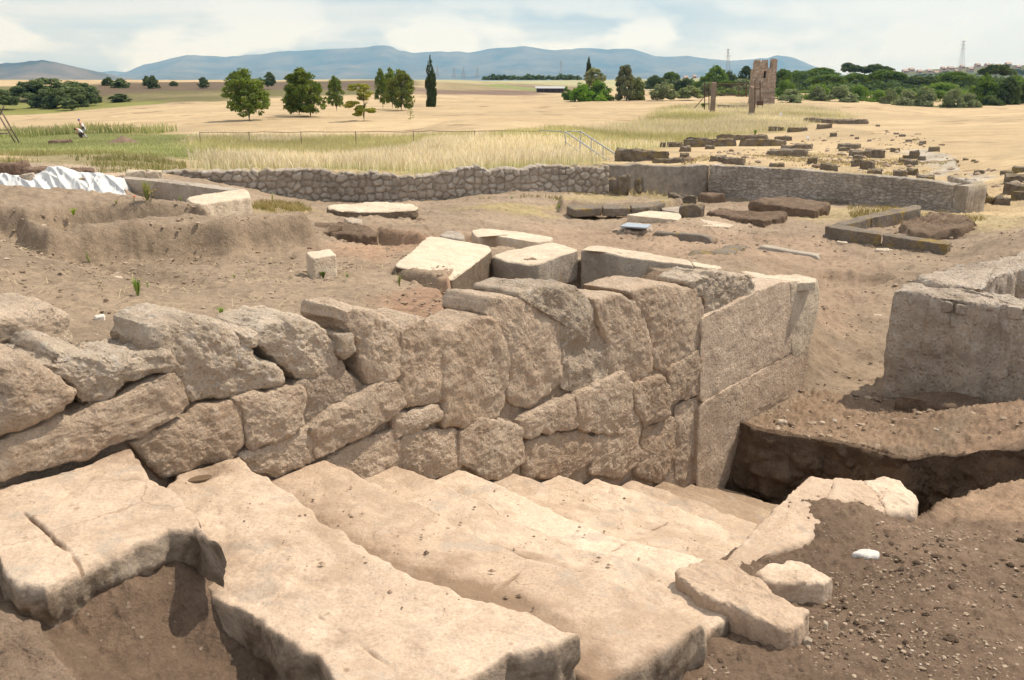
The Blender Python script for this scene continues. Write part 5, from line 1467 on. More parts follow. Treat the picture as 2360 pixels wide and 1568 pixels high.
# ------------------------------------------------------------------ bars and tubes
def tube(P, r, seg=6):
    P = np.asarray(P, float); n = len(P); V = []; Fq = []
    for i in range(n):
        t = P[min(i + 1, n - 1)] - P[max(i - 1, 0)]; t /= np.linalg.norm(t)
        a = np.cross(t, (0, 0, 1.0)); 
        if np.linalg.norm(a) < 1e-3: a = np.cross(t, (1.0, 0, 0))
        a /= np.linalg.norm(a); b = np.cross(t, a)
        rr_ = r if np.isscalar(r) else r[i]
        for k in range(seg):
            an = 2 * math.pi * k / seg; V.append(P[i] + rr_ * (a * math.cos(an) + b * math.sin(an)))
    for i in range(n - 1):
        for k in range(seg): Fq.append((i * seg + k, i * seg + (k + 1) % seg, (i + 1) * seg + (k + 1) % seg, (i + 1) * seg + k))
    Fq.append(tuple(range(seg))[::-1]); Fq.append(tuple((n - 1) * seg + k for k in range(seg)))
    return np.array(V), Fq


def join(parts):
    V = []; Fq = []; o = 0
    for v, f in parts:
        V.append(np.asarray(v)); Fq += [tuple(int(i) + o for i in q) for q in f]; o += len(v)
    return np.vstack(V), Fq


def box(c, sx, sy, sz, rz=0.0):
    co, si = math.cos(rz), math.sin(rz); V = []
    for a in (-.5, .5):
        for b in (-.5, .5):
            for d in (0, 1): V.append((c[0] + a * sx * co - b * sy * si, c[1] + a * sx * si + b * sy * co, c[2] + d * sz))
    return np.array(V), [(0, 1, 3, 2), (4, 6, 7, 5), (0, 4, 5, 1), (2, 3, 7, 6), (0, 2, 6, 4), (1, 5, 7, 3)]


def bar(name, P, r, mat, parent, seg=6, label=None):
    V, Fq = tube(P, r, seg); o = mesh_obj(name, V, Fq, M[mat], parent, smooth=seg > 4)
    if label: o['label'] = label
    return o


# metal stair with two handrails
ra0, ra1 = at(1303, 304, 46.0), at(1416, 380, 39.0)
rb0, rb1 = at(1338, 303, 47.5), at(1421, 357, 40.5)
rail = empty('metal_handrail', (ra1[0], ra1[1], gz(ra1[0], ra1[1])), 'thin metal handrails with steps going down out of the tall grass', 'handrail')
bar('handrail', [ra0, ra1], .035, 'steel', rail); bar('handrail', [rb0, rb1], .035, 'steel', rail)
bar('handrail', [at(1245, 301, 48), at(1300, 304, 46.2)], .03, 'steel', rail); bar('handrail', [at(1308, 303, 47), rb0], .03, 'steel', rail)
for a, b, nP in ((ra0, ra1, 4), (rb0, rb1, 4)):
    a = np.array(a); b = np.array(b)
    for k in range(nP):
        p = a + (b - a) * k / (nP - 1); bar('post', [p, (p[0], p[1], p[2] - 1.0)], .028, 'steel', rail)
    bar('lower_rail', [a - (0, 0, .5), b - (0, 0, .5)], .018, 'steel', rail)
for k in range(12):
    f = (k + .5) / 12; a = np.array(ra0) * (1 - f) + np.array(ra1) * f; b = np.array(rb0) * (1 - f) + np.array(rb1) * f; c = (a + b) / 2
    L = np.linalg.norm((b - a)[:2]); V, Fq = box((c[0], c[1], c[2] - 1.05), L, .26, .05, math.atan2((b - a)[1], (b - a)[0])); mesh_obj('step', V, Fq, M['steel'], rail, smooth=False)
# rail fence at the back edge of the tall grass
fa, fb = np.array(at(460, 306, 66.0)), np.array(at(1243, 302, 56.0))
fen = empty('rail_fence', (fa[0], fa[1], gz(fa[0], fa[1])), 'single weathered wooden rail on short posts along the tall grass', 'fence')
bar('rail', [fa + (fb - fa) * t + np.array((0, 0, .04 * math.sin(t * 37))) for t in np.linspace(0, 1, 15)], .022, 'wood', fen)
for k in range(7):
    p = fa + (fb - fa) * k / 6; g = gz(p[0], p[1]); bar('post', [(p[0], p[1], g - .1), (p[0], p[1], p[2] + .05)], .028, 'wood', fen)
# tall sieve tripod at the left edge
tr = empty('sieve_tripod', hit(30, 330, 40), 'tall wooden tripod with a shelf at the left edge of the picture', 'tripod')
ty = tr.location[1]
for P in ([at(4, 258, ty), at(45, 330, ty)], [at(0, 270, ty - .5), at(36, 330, ty - .6)], [at(4, 258, ty), at(-50, 332, ty + 1.0)], [at(2, 260, ty), at(10, 243, ty)]): bar('leg', P, .06, 'wood', tr)
V, Fq = box(at(-12, 309, ty), 2.0, .8, .08); mesh_obj('shelf', V, Fq, M['wood'], tr, smooth=False)
bar('brace', [at(-30, 300, ty), at(25, 300, ty)], .04, 'wood', tr)

# ------------------------------------------------------------------ the old tower and its gate
def build_tower():
    y = 150.0; f = np.array(hit(1760, 244, 100)); y = f[1]
    L = at(1735, 244, y); R = at(1786, 244, y); wd = R[0] - L[0]; zb = min(L[2], R[2]) - .4
    tw = empty('brick_tower', (f[0], y + wd / 2, zb), 'ruined square brick tower with broken battlements and a slit window', 'tower')
    cx, cy = (L[0] + R[0]) / 2, y + wd / 2 + .02; hw = wd / 2
    rz = -math.atan2(cx, y) + math.radians(9)
    top_hi = at(1760, 137, y)[2]; top_lo = at(1760, 157, y)[2]
    step = .09; per = 4 * wd; ns = int(per / step); s = np.linspace(0, 4, ns, endpoint=False)
    hh = []
    for t in s:
        k = int(t); u = t - k
        if k == 0:   # front face from left to right
            h = top_hi - .1 * (u * 7 % 1) if u < .60 else (top_lo if u < .80 else top_hi + .05)
            if .24 < u < .34: h = top_hi - .45
        elif k == 1: h = top_hi if u < .25 else (top_lo if u < .5 else top_hi - .3)
        elif k == 2: h = top_lo - .3 * math.sin(u * 9)
        else: h = top_lo - .4 if u < .7 else top_hi - .2
        hh.append(h)
    hh = np.array(hh) + .12 * fbm(np.c_[s * 6, 0 * s, 0 * s], 3)
    def ring(inset):
        a = hw - inset; c = np.array([(-a, -a), (a, -a), (a, a), (-a, a)]); out = []
        for t in s:
            k = int(t); u = t - k; p = c[k] * (1 - u) + c[(k + 1) % 4] * u
            out.append((cx + p[0] * math.cos(rz) - p[1] * math.sin(rz), cy + p[0] * math.sin(rz) + p[1] * math.cos(rz)))
        return np.array(out)
    ro, ri = ring(0), ring(.55); nz = 90; rows = []; cols = []
    ctr = np.array([cx, cy])
    for i in range(nz):
        f_ = i / (nz - 1); z = zb + (hh - zb) * f_
        P = np.c_[ro, z]; P[:, :2] += (ro - ctr) / hw * (.07 * fbm(np.c_[s * 14, z * 2.2, 0 * s], 4) + .05 * (1 - f_) ** 3)[:, None]
        # slit window pressed into the front
        u = s; zi = (z - zb) / (top_hi - zb)
        ins = (np.abs(u - .50) < .05) & (zi > .62) & (zi < .76)
        dirn = (ctr - ro) / hw; P[ins, :2] += dirn[ins] * .5
        rows.append(P)
        n = fbm(np.c_[s * 10, z * 5.0, 0 * s + 3], 4); b = fbm(np.c_[s * 3, z * 1.2, 0 * s + 9], 3)
        c = np.array((.36, .265, .20)) * (1 + .35 * n[:, None]) * (1 + .3 * b[:, None]); c = np.where((n > .33)[:, None], np.array((.47, .40, .33)), c)
        put = (np.abs(zi - .36) < .018) & ((s * 14) % 1 < .5) & (s < 1); c[put] = (.42, .38, .33)
        put2 = ((np.abs(zi - .52) < .01) | (np.abs(zi - .2) < .01)) & ((s * 5) % 1 < .12); c[put2] = (.05, .035, .03)
        c[ins] = (.05, .04, .03); cols.append(c)
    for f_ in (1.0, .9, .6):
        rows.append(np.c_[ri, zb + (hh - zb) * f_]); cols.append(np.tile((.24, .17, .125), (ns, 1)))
    G = np.stack(rows)
    mesh_obj('tower_wall', G.reshape(-1, 3), grid_faces(len(rows), ns, True), M['brick'], tw, cols=np.vstack(cols))
    return tw


build_tower()


def post_px(name, x0, x1, y0, y1, yd, mat, label, cat, seed, d=.6):
    f = at((x0 + x1) / 2, y1, yd); t = at((x0 + x1) / 2, y0, yd); w_ = (x1 - x0) * yd / F
    L = [(f[0] - w_ / 2, yd, t[2]), (f[0] + w_ / 2, yd, t[2] - .1), (f[0] + w_ / 2, yd + d, t[2]), (f[0] - w_ / 2, yd + d, t[2] + .15)]
    return block(name, L, (0, 0, -(t[2] - f[2]) - .5), mat, label, cat, seed=seed, r=.06, amp=.07, freq=2, M=56, nin=6, nside=14, corner=.06)


M['pillar'] = stone_mat('brick_pillar', (.27, .20, .15), (.37, .28, .21), (.45, .38, .31), (.17, .125, .095), .5, .4, .8, .3, .05, .2)
post_px('gate_pillar', 1637, 1649, 190, 256, 128, 'pillar', 'left brick gate pillar standing in the tall grass before the tower', 'pillar', 401)
post_px('gate_pillar', 1727, 1739, 200, 258, 126, 'pillar', 'right brick gate pillar close in front of the tower', 'pillar', 402)
fr = empty('iron_fence', at(1690, 250, 132), 'rusty iron frame fence between the brick gate pillars', 'fence')
for px, y0, y1, yd in [(1624, 190, 253, 130), (1634, 192, 254, 130), (1650, 192, 222, 132), (1687, 195, 220, 136), (1703, 194, 222, 136), (1720, 193, 224, 134), (1740, 185, 250, 124), (1752, 186, 240, 124)]:
    bar('upright', [at(px, y0, yd), at(px, y1, yd)], .07, 'rust', fr, 4)
for a, b in (((1648, 194, 132), (1728, 194, 134)), ((1648, 217, 132), (1728, 222, 134)), ((1600, 250, 129), (1634, 211, 130)), ((1624, 211, 130), (1636, 211, 130)), ((1740, 205, 124), (1752, 205, 124)), ((1624, 240, 130), (1634, 240, 130))):
    bar('crossbar', [at(*a), at(*b)], .06, 'rust', fr, 4)
for k in range(26):
    px = 1650 + 78 * k / 25; bar('thin_rod', [at(px, 194, 133), at(px, 217 + 5 * k / 25, 133)], .018, 'rust', fr, 3)
bx = empty('iron_brazier', at(1751, 248, 122), 'dark iron box on legs beside the right gate pillar', 'box')
V, Fq = box(at(1751, 243, 122), .75, .6, .55); mesh_obj('body', V, Fq, M['rust'], bx, smooth=False)
for px in (1746, 1757): bar('leg', [at(px, 243, 121.8), at(px, 249, 121.8)], .035, 'rust', bx, 4)
bar('handle', [at(1758, 243, 121.8), at(1758, 231, 121.8)], .03, 'rust', bx, 4)
ruin('low_wall', 1655, 242, 1727, 250, 'ruin', 'low stone sill between the two gate pillars', 'wall', depth=.15, seed=403, ymin=100, amp=.12)
# scraps of white in the field
p = hit(1798, 272, 80); V, Fq = prism([(p[0] + a * .22, p[1], p[2] + .1 + b * .62) for a, b in ((-.6, 0), (.7, 0), (.9, .6), (.5, 1), (-.3, .7))], (0, .12, 0), r=.04, amp=.02, M=40, nin=6, nside=3)
tag(mesh_obj('white_rag', V, Fq, M['whitep']), 'leaning white rag or notice in the tall grass right of the tower', 'rag')
p = hit(1862, 322, 50); V, Fq = prism([(p[0] + a * .10, p[1], p[2] + .02 + b * .20) for a, b in ((-1, 0), (1, 0), (.9, .7), (-.2, 1), (-.9, .6))], (0, .12, 0), r=.02, amp=.01, M=40, nin=6, nside=3)
tag(mesh_obj('plastic_scrap', V, Fq, M['whitep']), 'tiny bluish white scrap lying on the dry grass', 'litter')

# dug-out heap and cut edge in the green patch
p = hit(271, 331, 50); th_ = np.linspace(0, 2 * math.pi, 72, endpoint=False); rows = []
for t in np.linspace(0, 1, 22):
    r_ = 1 - t; hgt = .62 * (t ** 1.25)
    rows.append(np.stack([p[0] + 1.55 * r_ * np.cos(th_), p[1] + 1.0 + 1.3 * r_ * np.sin(th_), p[2] - .05 + hgt + 0 * th_], 1))
G = np.stack(rows); Q = G.reshape(-1, 3); Q = Q + np.c_[.06 * fbm(Q * 3, 4), .06 * fbm(Q * 3 + 9, 4), .08 * fbm(Q * 2.2 + 4, 4)]
tag(mesh_obj('spoil_heap', Q, grid_faces(22, 72, True), M['earth']), 'small cone of dug earth on the green grass near the two diggers', 'earth heap')
ruin('turf_heap', 112, 323, 160, 333, 'earth', 'low strip of dug turf on the green grass left of the diggers', 'earth heap', depth=.3, seed=404, ymin=40, amp=.2)


# ------------------------------------------------------------------ the two diggers
def skin_body(name, J, E, parent, mat, rootj, sub=2):
    me = bpy.data.meshes.new(name); names = list(J)
    me.from_pydata([J[n_][0] for n_ in names], [(names.index(a), names.index(b)) for a, b in E], [])
    o = bpy.data.objects.new(name, me); COL.objects.link(o); o.parent = parent
    o.modifiers.new('skin', 'SKIN'); sv = me.skin_vertices[0].data
    for i, n_ in enumerate(names):
        r_ = J[n_][1]; sv[i].radius = (r_, r_) if np.isscalar(r_) else r_; sv[i].use_root = n_ == rootj
    s_ = o.modifiers.new('sub', 'SUBSURF'); s_.levels = sub; s_.render_levels = sub
    me.materials.append(M[mat]); return o


def digger(px, py, label, joints, shirt, legs, head, hairmat, extra=None, rz=0):
    p = hit(px, py, 40); t = empty('person', (p[0], p[1], p[2] - .02), label, 'person', 'diggers on the green grass', rz)
    J = joints
    E = [('pelvis', 'waist'), ('waist', 'chest'), ('chest', 'neck'), ('neck', 'head0'), ('head0', 'head1'), ('chest', 'shl'), ('shl', 'ell'), ('ell', 'hal'), ('chest', 'shr'), ('shr', 'elr'), ('elr', 'har'),
         ('pelvis', 'hil'), ('hil', 'knl'), ('knl', 'anl'), ('anl', 'tol'), ('pelvis', 'hir'), ('hir', 'knr'), ('knr', 'anr'), ('anr', 'tor')]
    skin_body('body', J, E, t, 'skin', 'pelvis')
    g = 1.22
    def grown(keys, d=.018): return {k: (J[k][0], (J[k][1] if np.isscalar(J[k][1]) else J[k][1][0]) + d) for k in keys}
    skin_body('shirt', grown(['waist', 'chest', 'shl', 'shr'] + (['pelvis'])), [('pelvis', 'waist'), ('waist', 'chest'), ('chest', 'shl'), ('chest', 'shr')], t, shirt, 'waist')
    skin_body('trousers', grown(['pelvis', 'hil', 'knl', 'anl', 'hir', 'knr', 'anr'], .02), [('pelvis', 'hil'), ('hil', 'knl'), ('knl', 'anl'), ('pelvis', 'hir'), ('hir', 'knr'), ('knr', 'anr')], t, legs, 'pelvis')
    h0, h1 = np.array(J['head0'][0]), np.array(J['head1'][0]); c = h0 * .4 + h1 * .6; up = (h1 - h0) / np.linalg.norm(h1 - h0)
    th_ = np.linspace(0, 2 * math.pi, 16, endpoint=False); ph = np.linspace(0.05, 1.75, 8); a = np.cross(up, (0, 1, 0)); a /= np.linalg.norm(a); b = np.cross(up, a)
    V = np.array([c + up * .115 * math.cos(q) + (a * math.cos(w_) + b * math.sin(w_)) * .108 * math.sin(q) for q in ph for w_ in th_])
    Vw = V + np.array(t.location); mesh_obj(head, Vw, grid_faces(8, 16, True), M[hairmat], t)
    return t


A = dict(pelvis=((.10, 0, .88), .13), waist=((.04, 0, 1.06), .12), chest=((-.06, 0, 1.32), (.16, .13)), neck=((-.15, 0, 1.47), .055), head0=((-.19, 0, 1.55), .08), head1=((-.25, 0, 1.68), .085),
         shl=((-.06, -.19, 1.36), .07), ell=((.04, -.22, 1.10), .05), hal=((-.10, -.18, .92), .045), shr=((-.08, .19, 1.36), .07), elr=((-.16, .22, 1.10), .05), har=((-.30, .18, .95), .045),
         hil=((.12, -.10, .84), .095), knl=((.06, -.11, .47), .07), anl=((.34, -.11, .09), .05), tol=((.20, -.11, .03), .045), hir=((.08, .10, .84), .095), knr=((-.12, .11, .47), .07), anr=((-.10, .11, .09), .05), tor=((-.28, .11, .03), .045))
dg = digger(193, 319, 'standing person in a grey white top, pale trousers and blue cap', A, 'shirt', 'trousers', 'cap', 'cap')
V, Fq = prism([np.array(dg.location) + q for q in ((.05, -.22, .86), (.28, -.22, .86), (.30, -.22, 1.08), (.08, -.22, 1.06))], (0, -.12, 0), r=.03, amp=.008, M=40, nin=6, nside=3)
tag(mesh_obj('shoulder_bag', V, Fq, M['bag']), 'olive bag hanging at the hip of the standing person', 'bag')
Bj = dict(pelvis=((.16, 0, .50), .13), waist=((.06, 0, .66), .12), chest=((-.14, 0, .84), (.15, .13)), neck=((-.28, 0, .90), .055), head0=((-.34, 0, .90), .08), head1=((-.45, 0, .86), .085),
          shl=((-.16, -.18, .84), .07), ell=((-.20, -.22, .58), .05), hal=((-.34, -.16, .40), .045), shr=((-.16, .18, .84), .07), elr=((-.22, .22, .58), .05), har=((-.36, .16, .38), .045),
          hil=((.14, -.11, .46), .095), knl=((-.12, -.14, .44), .07), anl=((.06, -.13, .09), .05), tol=((-.10, -.13, .03), .045), hir=((.14, .11, .46), .095), knr=((-.12, .14, .46), .07), anr=((.06, .13, .09), .05), tor=((-.10, .13, .03), .045))
digger(187, 320, 'crouching person in a white top and dark trousers beside the standing one', Bj, 'shirt', 'jeans', 'hair', 'hair')

# ------------------------------------------------------------------ trees and shrubs
def crown_mesh(seed, kind='round', n=5000, leaf=.03, c1=(.055, .085, .02), c2=(.11, .14, .03)):
    """unit crown: width 1 (x,y in -.5..+.5), height 1 (z 0..1), made of small leaf faces in uneven clumps"""
    rg = np.random.default_rng(seed)
    if kind == 'cypress':
        nc = 60; t = rg.uniform(.02, .98, nc); prof = np.interp(t, [0, .08, .35, .75, 1], [.55, .85, 1, .75, .12]) * .5
        a = rg.uniform(0, 2 * math.pi, nc); rr_ = prof * .62
        cc = np.stack([rr_ * np.cos(a), rr_ * np.sin(a), t], 1); rad = np.stack([prof * .5, prof * .5, np.full(nc, .09)], 1)
    elif kind == 'umbrella':
        nc = 30; a = rg.uniform(0, 2 * math.pi, nc); q = np.sqrt(rg.uniform(0, 1, nc)) * .40
        cc = np.stack([q * np.cos(a), q * np.sin(a), .62 + .22 * (1 - (q / .4) ** 2) + rg.normal(0, .03, nc)], 1); rad = np.stack([rg.uniform(.10, .17, nc)] * 2 + [rg.uniform(.10, .16, nc)], 1)
    elif kind == 'spread':   # thin layered young tree
        nc = 26; t = rg.uniform(.05, .95, nc); prof = np.interp(t, [0, .2, .55, .85, 1], [.30, .48, .42, .25, .08])
        a = rg.uniform(0, 2 * math.pi, nc); q = prof * np.sqrt(rg.uniform(.1, 1, nc))
        cc = np.stack([q * np.cos(a), q * np.sin(a), t], 1); rad = np.stack([rg.uniform(.09, .15, nc)] * 2 + [rg.uniform(.035, .06, nc)], 1)
    elif kind == 'conic':
        nc = 46; t = rg.uniform(.05, .95, nc); prof = np.interp(t, [0, .25, .6, .85, 1], [.42, .46, .36, .22, .08])
        a = rg.uniform(0, 2 * math.pi, nc); q = prof * np.sqrt(rg.uniform(.1, 1, nc)) * .85
        cc = np.stack([q * np.cos(a), q * np.sin(a), t], 1); rad = np.stack([rg.uniform(.08, .15, nc)] * 2 + [rg.uniform(.06, .11, nc)], 1)
    elif kind == 'shrub':
        nc = 34; a = rg.uniform(0, 2 * math.pi, nc); q = np.sqrt(rg.uniform(0, 1, nc)) * .40; t = rg.uniform(.05, 1, nc) * (1 - (q / .5) ** 2) * .82
        cc = np.stack([q * np.cos(a), q * np.sin(a), t], 1); rad = np.stack([rg.uniform(.10, .17, nc)] * 2 + [rg.uniform(.10, .18, nc)], 1)
    else:
        nc = 120; t = rg.beta(1.25, 1.35, nc); prof = np.interp(t, [0, .12, .35, .6, .82, 1], [.26, .42, .45, .38, .25, .07])
        a = rg.uniform(0, 2 * math.pi, nc); q = prof * rg.uniform(.05, 1, nc) ** .5 * rg.uniform(.82, 1.08, nc)
        cc = np.stack([q * np.cos(a), q * np.sin(a), .05 + .90 * t], 1); rad = np.stack([rg.uniform(.055, .105, nc)] * 2 + [rg.uniform(.045, .085, nc)], 1)
    vol = rad[:, 0] * rad[:, 1]; pick = rg.choice(nc, n, p=vol / vol.sum())
    d = rg.normal(0, 1, (n, 3)); d /= np.linalg.norm(d, axis=1, keepdims=True); sh = rg.uniform(.35, 1.12, n) ** .6
    P = cc[pick] + d * sh[:, None] * rad[pick]
    P[:, 2] = np.clip(P[:, 2], -.01, 1.04)
    nr = d + rg.normal(0, .7, (n, 3)) + (0, 0, .35); nr /= np.linalg.norm(nr, axis=1, keepdims=True)
    t1 = np.cross(nr, rg.normal(0, 1, (n, 3))); t1 /= np.maximum(np.linalg.norm(t1, axis=1, keepdims=True), 1e-6); t2 = np.cross(nr, t1)
    L = leaf * rg.uniform(.6, 1.4, n)[:, None]; W_ = L * .6
    V = np.stack([P - t1 * L, P - t2 * W_, P + t1 * L * .9, P + t2 * W_ + nr * L * .2], 1).reshape(-1, 3)
    Fq = np.arange(4 * n).reshape(n, 4)
    cl = rg.uniform(0, 1, nc)[pick] * .6 + rg.uniform(0, 1, n) * .4
    c = (np.array(c1) * (1 - cl[:, None]) + np.array(c2) * cl[:, None]) * 1.75
    return V, Fq, np.repeat(c, 4, 0)


def limb_mesh(seed, base_h, top_h, r0, spread, nb=7):
    rg = np.random.default_rng(seed); parts = [tube([(0, 0, -.15), (0, 0, base_h * .5), (.02, .01, base_h), (.03, 0, (base_h + top_h) / 2), (.02, .02, top_h)], [r0 * 1.25, r0, r0 * .9, r0 * .5, r0 * .1], 7)]
    for k in range(nb):
        a = 2 * math.pi * k / nb + rg.uniform(-.3, .3); z0 = base_h + (top_h - base_h) * rg.uniform(0, .5); L = spread * rg.uniform(.5, .9)
        parts.append(tube([(0.02, 0, z0), (L * .5 * math.cos(a), L * .5 * math.sin(a), z0 + L * .35), (L * math.cos(a), L * math.sin(a), z0 + L * .8)], [r0 * .5, r0 * .3, r0 * .08], 5))
    return join(parts)


PROTO = {}


def make_tree(name, px0, px1, ptop, pbot, pfoot, y, kind, label, cat='tree', group=None, proto=None, n=5000, leaf=.03, c1=(.055, .085, .02), c2=(.11, .14, .03), fx=None, seed=1, trunk=True, rot=None):
    """crown between px0..px1 / ptop..pbot, trunk foot at pfoot, at distance y"""
    cx_ = (px0 + px1) / 2; fx = cx_ if fx is None else fx
    foot = at(fx, pfoot, y); wd = (px1 - px0) * y / F * 1.03; zt = at(cx_, ptop, y)[2]; zb = at(cx_, pbot, y)[2]
    h = zt - zb; dx = at(cx_, pfoot, y)[0] - foot[0]
    g = foot[2]
    if kind == 'shrub': wd *= 1.16; h *= 1.10
    t = empty(name, (foot[0], y, g), label, cat, group, rz=0)
    if proto and proto in PROTO: cm, tm = PROTO[proto]
    else:
        V, Fq, cols = crown_mesh(seed, kind, n, leaf, c1, c2)
        oo = mesh_obj('crown', V, Fq, M['leaf'], None, smooth=False, cols=cols, origin=(0, 0, 0)); cm = oo.data; bpy.data.objects.remove(oo)
        tm = None
        if trunk:
            V, Fq = limb_mesh(seed, .30, .85, .028, .33); oo = mesh_obj('trunk', V, Fq, M['bark'], None, origin=(0, 0, 0)); tm = oo.data; bpy.data.objects.remove(oo)
        if proto: PROTO[proto] = (cm, tm)
    co = bpy.data.objects.new('crown', cm); COL.objects.link(co); co.parent = t; co.location = (dx, 0, zb - g); co.scale = (wd, wd * .92, h)
    co.rotation_euler = (0, 0, 0 if rot is None else rot)
    if tm is not None and trunk:
        to = bpy.data.objects.new('trunk', tm); COL.objects.link(to); to.parent = t
        to.scale = (min(wd, (zt - g)) * .8, min(wd, (zt - g)) * .8, (zt - g))
    return t


G1 = ((.05, .078, .018), (.13, .155, .03))
# the six plane-like trees in the mown field
TR = [(512, 628, 154, 268, 281, 105, 575, 'round', 'large dense round tree standing alone at the left end of the row', G1, 9000, .024),
      (648, 757, 155, 262, 273, 112, 716, 'round', 'broad round tree second from the left with a slimmer trunk beside it', G1, 9000, .024),
      (655, 722, 166, 256, 270, 117, 690, 'round', 'slimmer tree half hidden behind the broad second tree', G1, 4500, .028),
      (753, 797, 174, 246, 259, 132, 776, 'round', 'small round tree just right of the broad second tree', G1, 4000, .034),
      (793, 874, 190, 270, 279, 102, 839, 'spread', 'thin yellowish young tree with layered branches', ((.12, .13, .025), (.20, .185, .04)), 5200, .026),
      (862, 896, 158, 240, 255, 138, 883, 'round', 'narrow tree squeezed behind the left of the rightmost round tree', G1, 3500, .036),
      (880, 925, 156, 236, 252, 142, 905, 'round', 'tree half hidden behind the rightmost round tree', G1, 3000, .036),
      (888, 963, 159, 251, 257, 134, 925, 'round', 'full round tree at the right end of the row near the tall cypress', ((.055, .075, .02), (.14, .145, .035)), 7500, .028)]
for q, (a, b, c, d, e, y, fx, kd, lb, cc, n, lf) in enumerate(TR):
    make_tree('field_tree', a, b, c, d, e, y, kd, lb, 'tree', 'trees in the mown field', n=n, leaf=lf, c1=cc[0], c2=cc[1], fx=fx, seed=40 + q)
make_tree('cypress', 982, 1006, 134, 250, 251, 160, 'cypress', 'tall dark columnar cypress alone in the mown field', 'tree', n=4200, leaf=.05, c1=(.022, .032, .012), c2=(.05, .06, .02), seed=60, trunk=False)
make_tree('cypress', 1349, 1361, 134, 200, 232, 215, 'cypress', 'distant cypress rising behind the grove', 'tree', n=1500, leaf=.08, c1=(.022, .032, .014), c2=(.05, .06, .022), seed=61, trunk=False)
make_tree('sapling', 937, 956, 247, 276, 280, 104, 'spread', 'spindly pale sapling between the row of trees and the cypress', 'tree', n=160, leaf=.05, c1=(.15, .17, .05), c2=(.24, .24, .09), seed=62)
# the grove
GV = [(1340, 1396, 155, 200, 232, 188, 'round', 'rounded grey-green tree at the back of the grove', ((.10, .11, .055), (.19, .19, .10)), 3500, .04),
      (1294, 1324, 198, 230, 231, 180, 'shrub', 'dark green bush at the left end of the grove', ((.045, .08, .018), (.09, .14, .03)), 2500, .05),
      (1316, 1364, 190, 234, 235, 176, 'shrub', 'large bright green bush in front of the grove', ((.06, .12, .015), (.13, .20, .03)), 4000, .04),
      (1352, 1416, 182, 233, 234, 179, 'shrub', 'broad green bush in the middle of the grove', ((.05, .095, .015), (.11, .165, .03)), 4000, .04),
      (1372, 1399, 214, 234, 235, 174, 'shrub', 'low yellow-green bush at the foot of the grove', ((.09, .15, .02), (.16, .23, .04)), 1800, .06),
      (1411, 1466, 150, 233, 235, 176, 'conic', 'tall dark grey-green conical tree on the right of the grove', ((.05, .058, .03), (.13, .13, .07)), 6000, .034),
      (1448, 1487, 170, 233, 234, 179, 'shrub', 'olive-brown bush on the right edge of the grove', ((.075, .09, .03), (.16, .17, .07)), 3500, .045),
      (1499, 1556, 188, 229, 232, 176, 'shrub', 'round grey-green olive tree right of the grove', ((.10, .12, .06), (.19, .205, .11)), 4000, .04),
      (1559, 1612, 189, 226, 230, 180, 'shrub', 'round grey-green olive tree nearest the iron fence', ((.10, .12, .055), (.19, .205, .105)), 4000, .04)]
for q, (a, b, c, d, e, y, kd, lb, cc, n, lf) in enumerate(GV):
    make_tree('bush' if 'bush' in lb else 'tree', a, b, c, d, e, y, kd, lb, 'bush' if 'bush' in lb else 'tree', n=n, leaf=lf, c1=cc[0], c2=cc[1], seed=80 + q, trunk=not 'bush' in lb, group='grove in the mown field')

DG = ((.035, .055, .022), (.085, .105, .04))
# scrub on the left escarpment
SB = [(37, 110, 178, 225, 195, 'large dark bush at the upper left of the scrub clump'), (80, 170, 175, 230, 200, 'broad pale-topped bush in the upper middle of the scrub clump'), (140, 216, 184, 218, 205, 'spreading bush at the upper right of the scrub clump'),
      (75, 130, 202, 248, 180, 'dark bush low on the left of the scrub clump'), (110, 165, 200, 250, 178, 'darkest bush low in the middle of the scrub clump'), (155, 214, 196, 244, 182, 'leafy bush low on the right of the scrub clump'),
      (140, 178, 228, 252, 172, 'small grey bush at the foot of the scrub clump'), (-20, 35, 203, 242, 175, 'dark bush cut by the left edge of the picture'),
      (214, 236, 220, 237, 190, 'little bush right of the scrub clump'), (237, 268, 181, 204, 235, 'small tree on the crest right of the scrub clump'), (260, 300, 184, 213, 228, 'bush spilling over the crest right of the scrub clump'),
      (330, 350, 178, 206, 238, 'smaller of two crest bushes left of the first field tree'), (344, 366, 177, 213, 228, 'taller of two crest bushes left of the first field tree'), (458, 482, 181, 203, 232, 'single round bush on the crest near the first field tree'),
      (610, 634, 169, 199, 245, 'round dark bush on the crest between the first two field trees'), (255, 300, 219, 236, 190, 'low flat bush halfway down the escarpment'), (392, 410, 190, 199, 240, 'tiny bush on the crest')]
for q, (a, b, c, d, y, lb) in enumerate(SB):
    big = (b - a) > 45
    make_tree('scrub_bush', a - 3, b + 3, c - (0 if big else 3), d, d + 1, y, 'shrub' if big else 'round', lb, 'bush', 'scrub on the escarpment', proto='scrub%d' % (q % 2 + (2 if big else 0)), n=6500 if big else 2600, leaf=.034 if big else .055, c1=(.04, .062, .026), c2=(.105, .125, .058), seed=100 + q % 2, trunk=False, rot=q * 1.3)
# hedge on the far rise
for q in range(17):
    a = 1118 + q * 13 + (q * 7 % 5); hgt = 9 + (q * 5 % 6)
    make_tree('hedge_tree', a - 7, a + 13, 183 - hgt, 184, 185, 430, 'shrub', 'small green tree in the distant hedge line left of the grove', 'tree', 'distant hedge line', proto='hedge%d' % (q % 2), n=700, leaf=.09, c1=(.045, .075, .035), c2=(.09, .12, .06), seed=130 + q % 2, trunk=False, rot=q * 1.1)

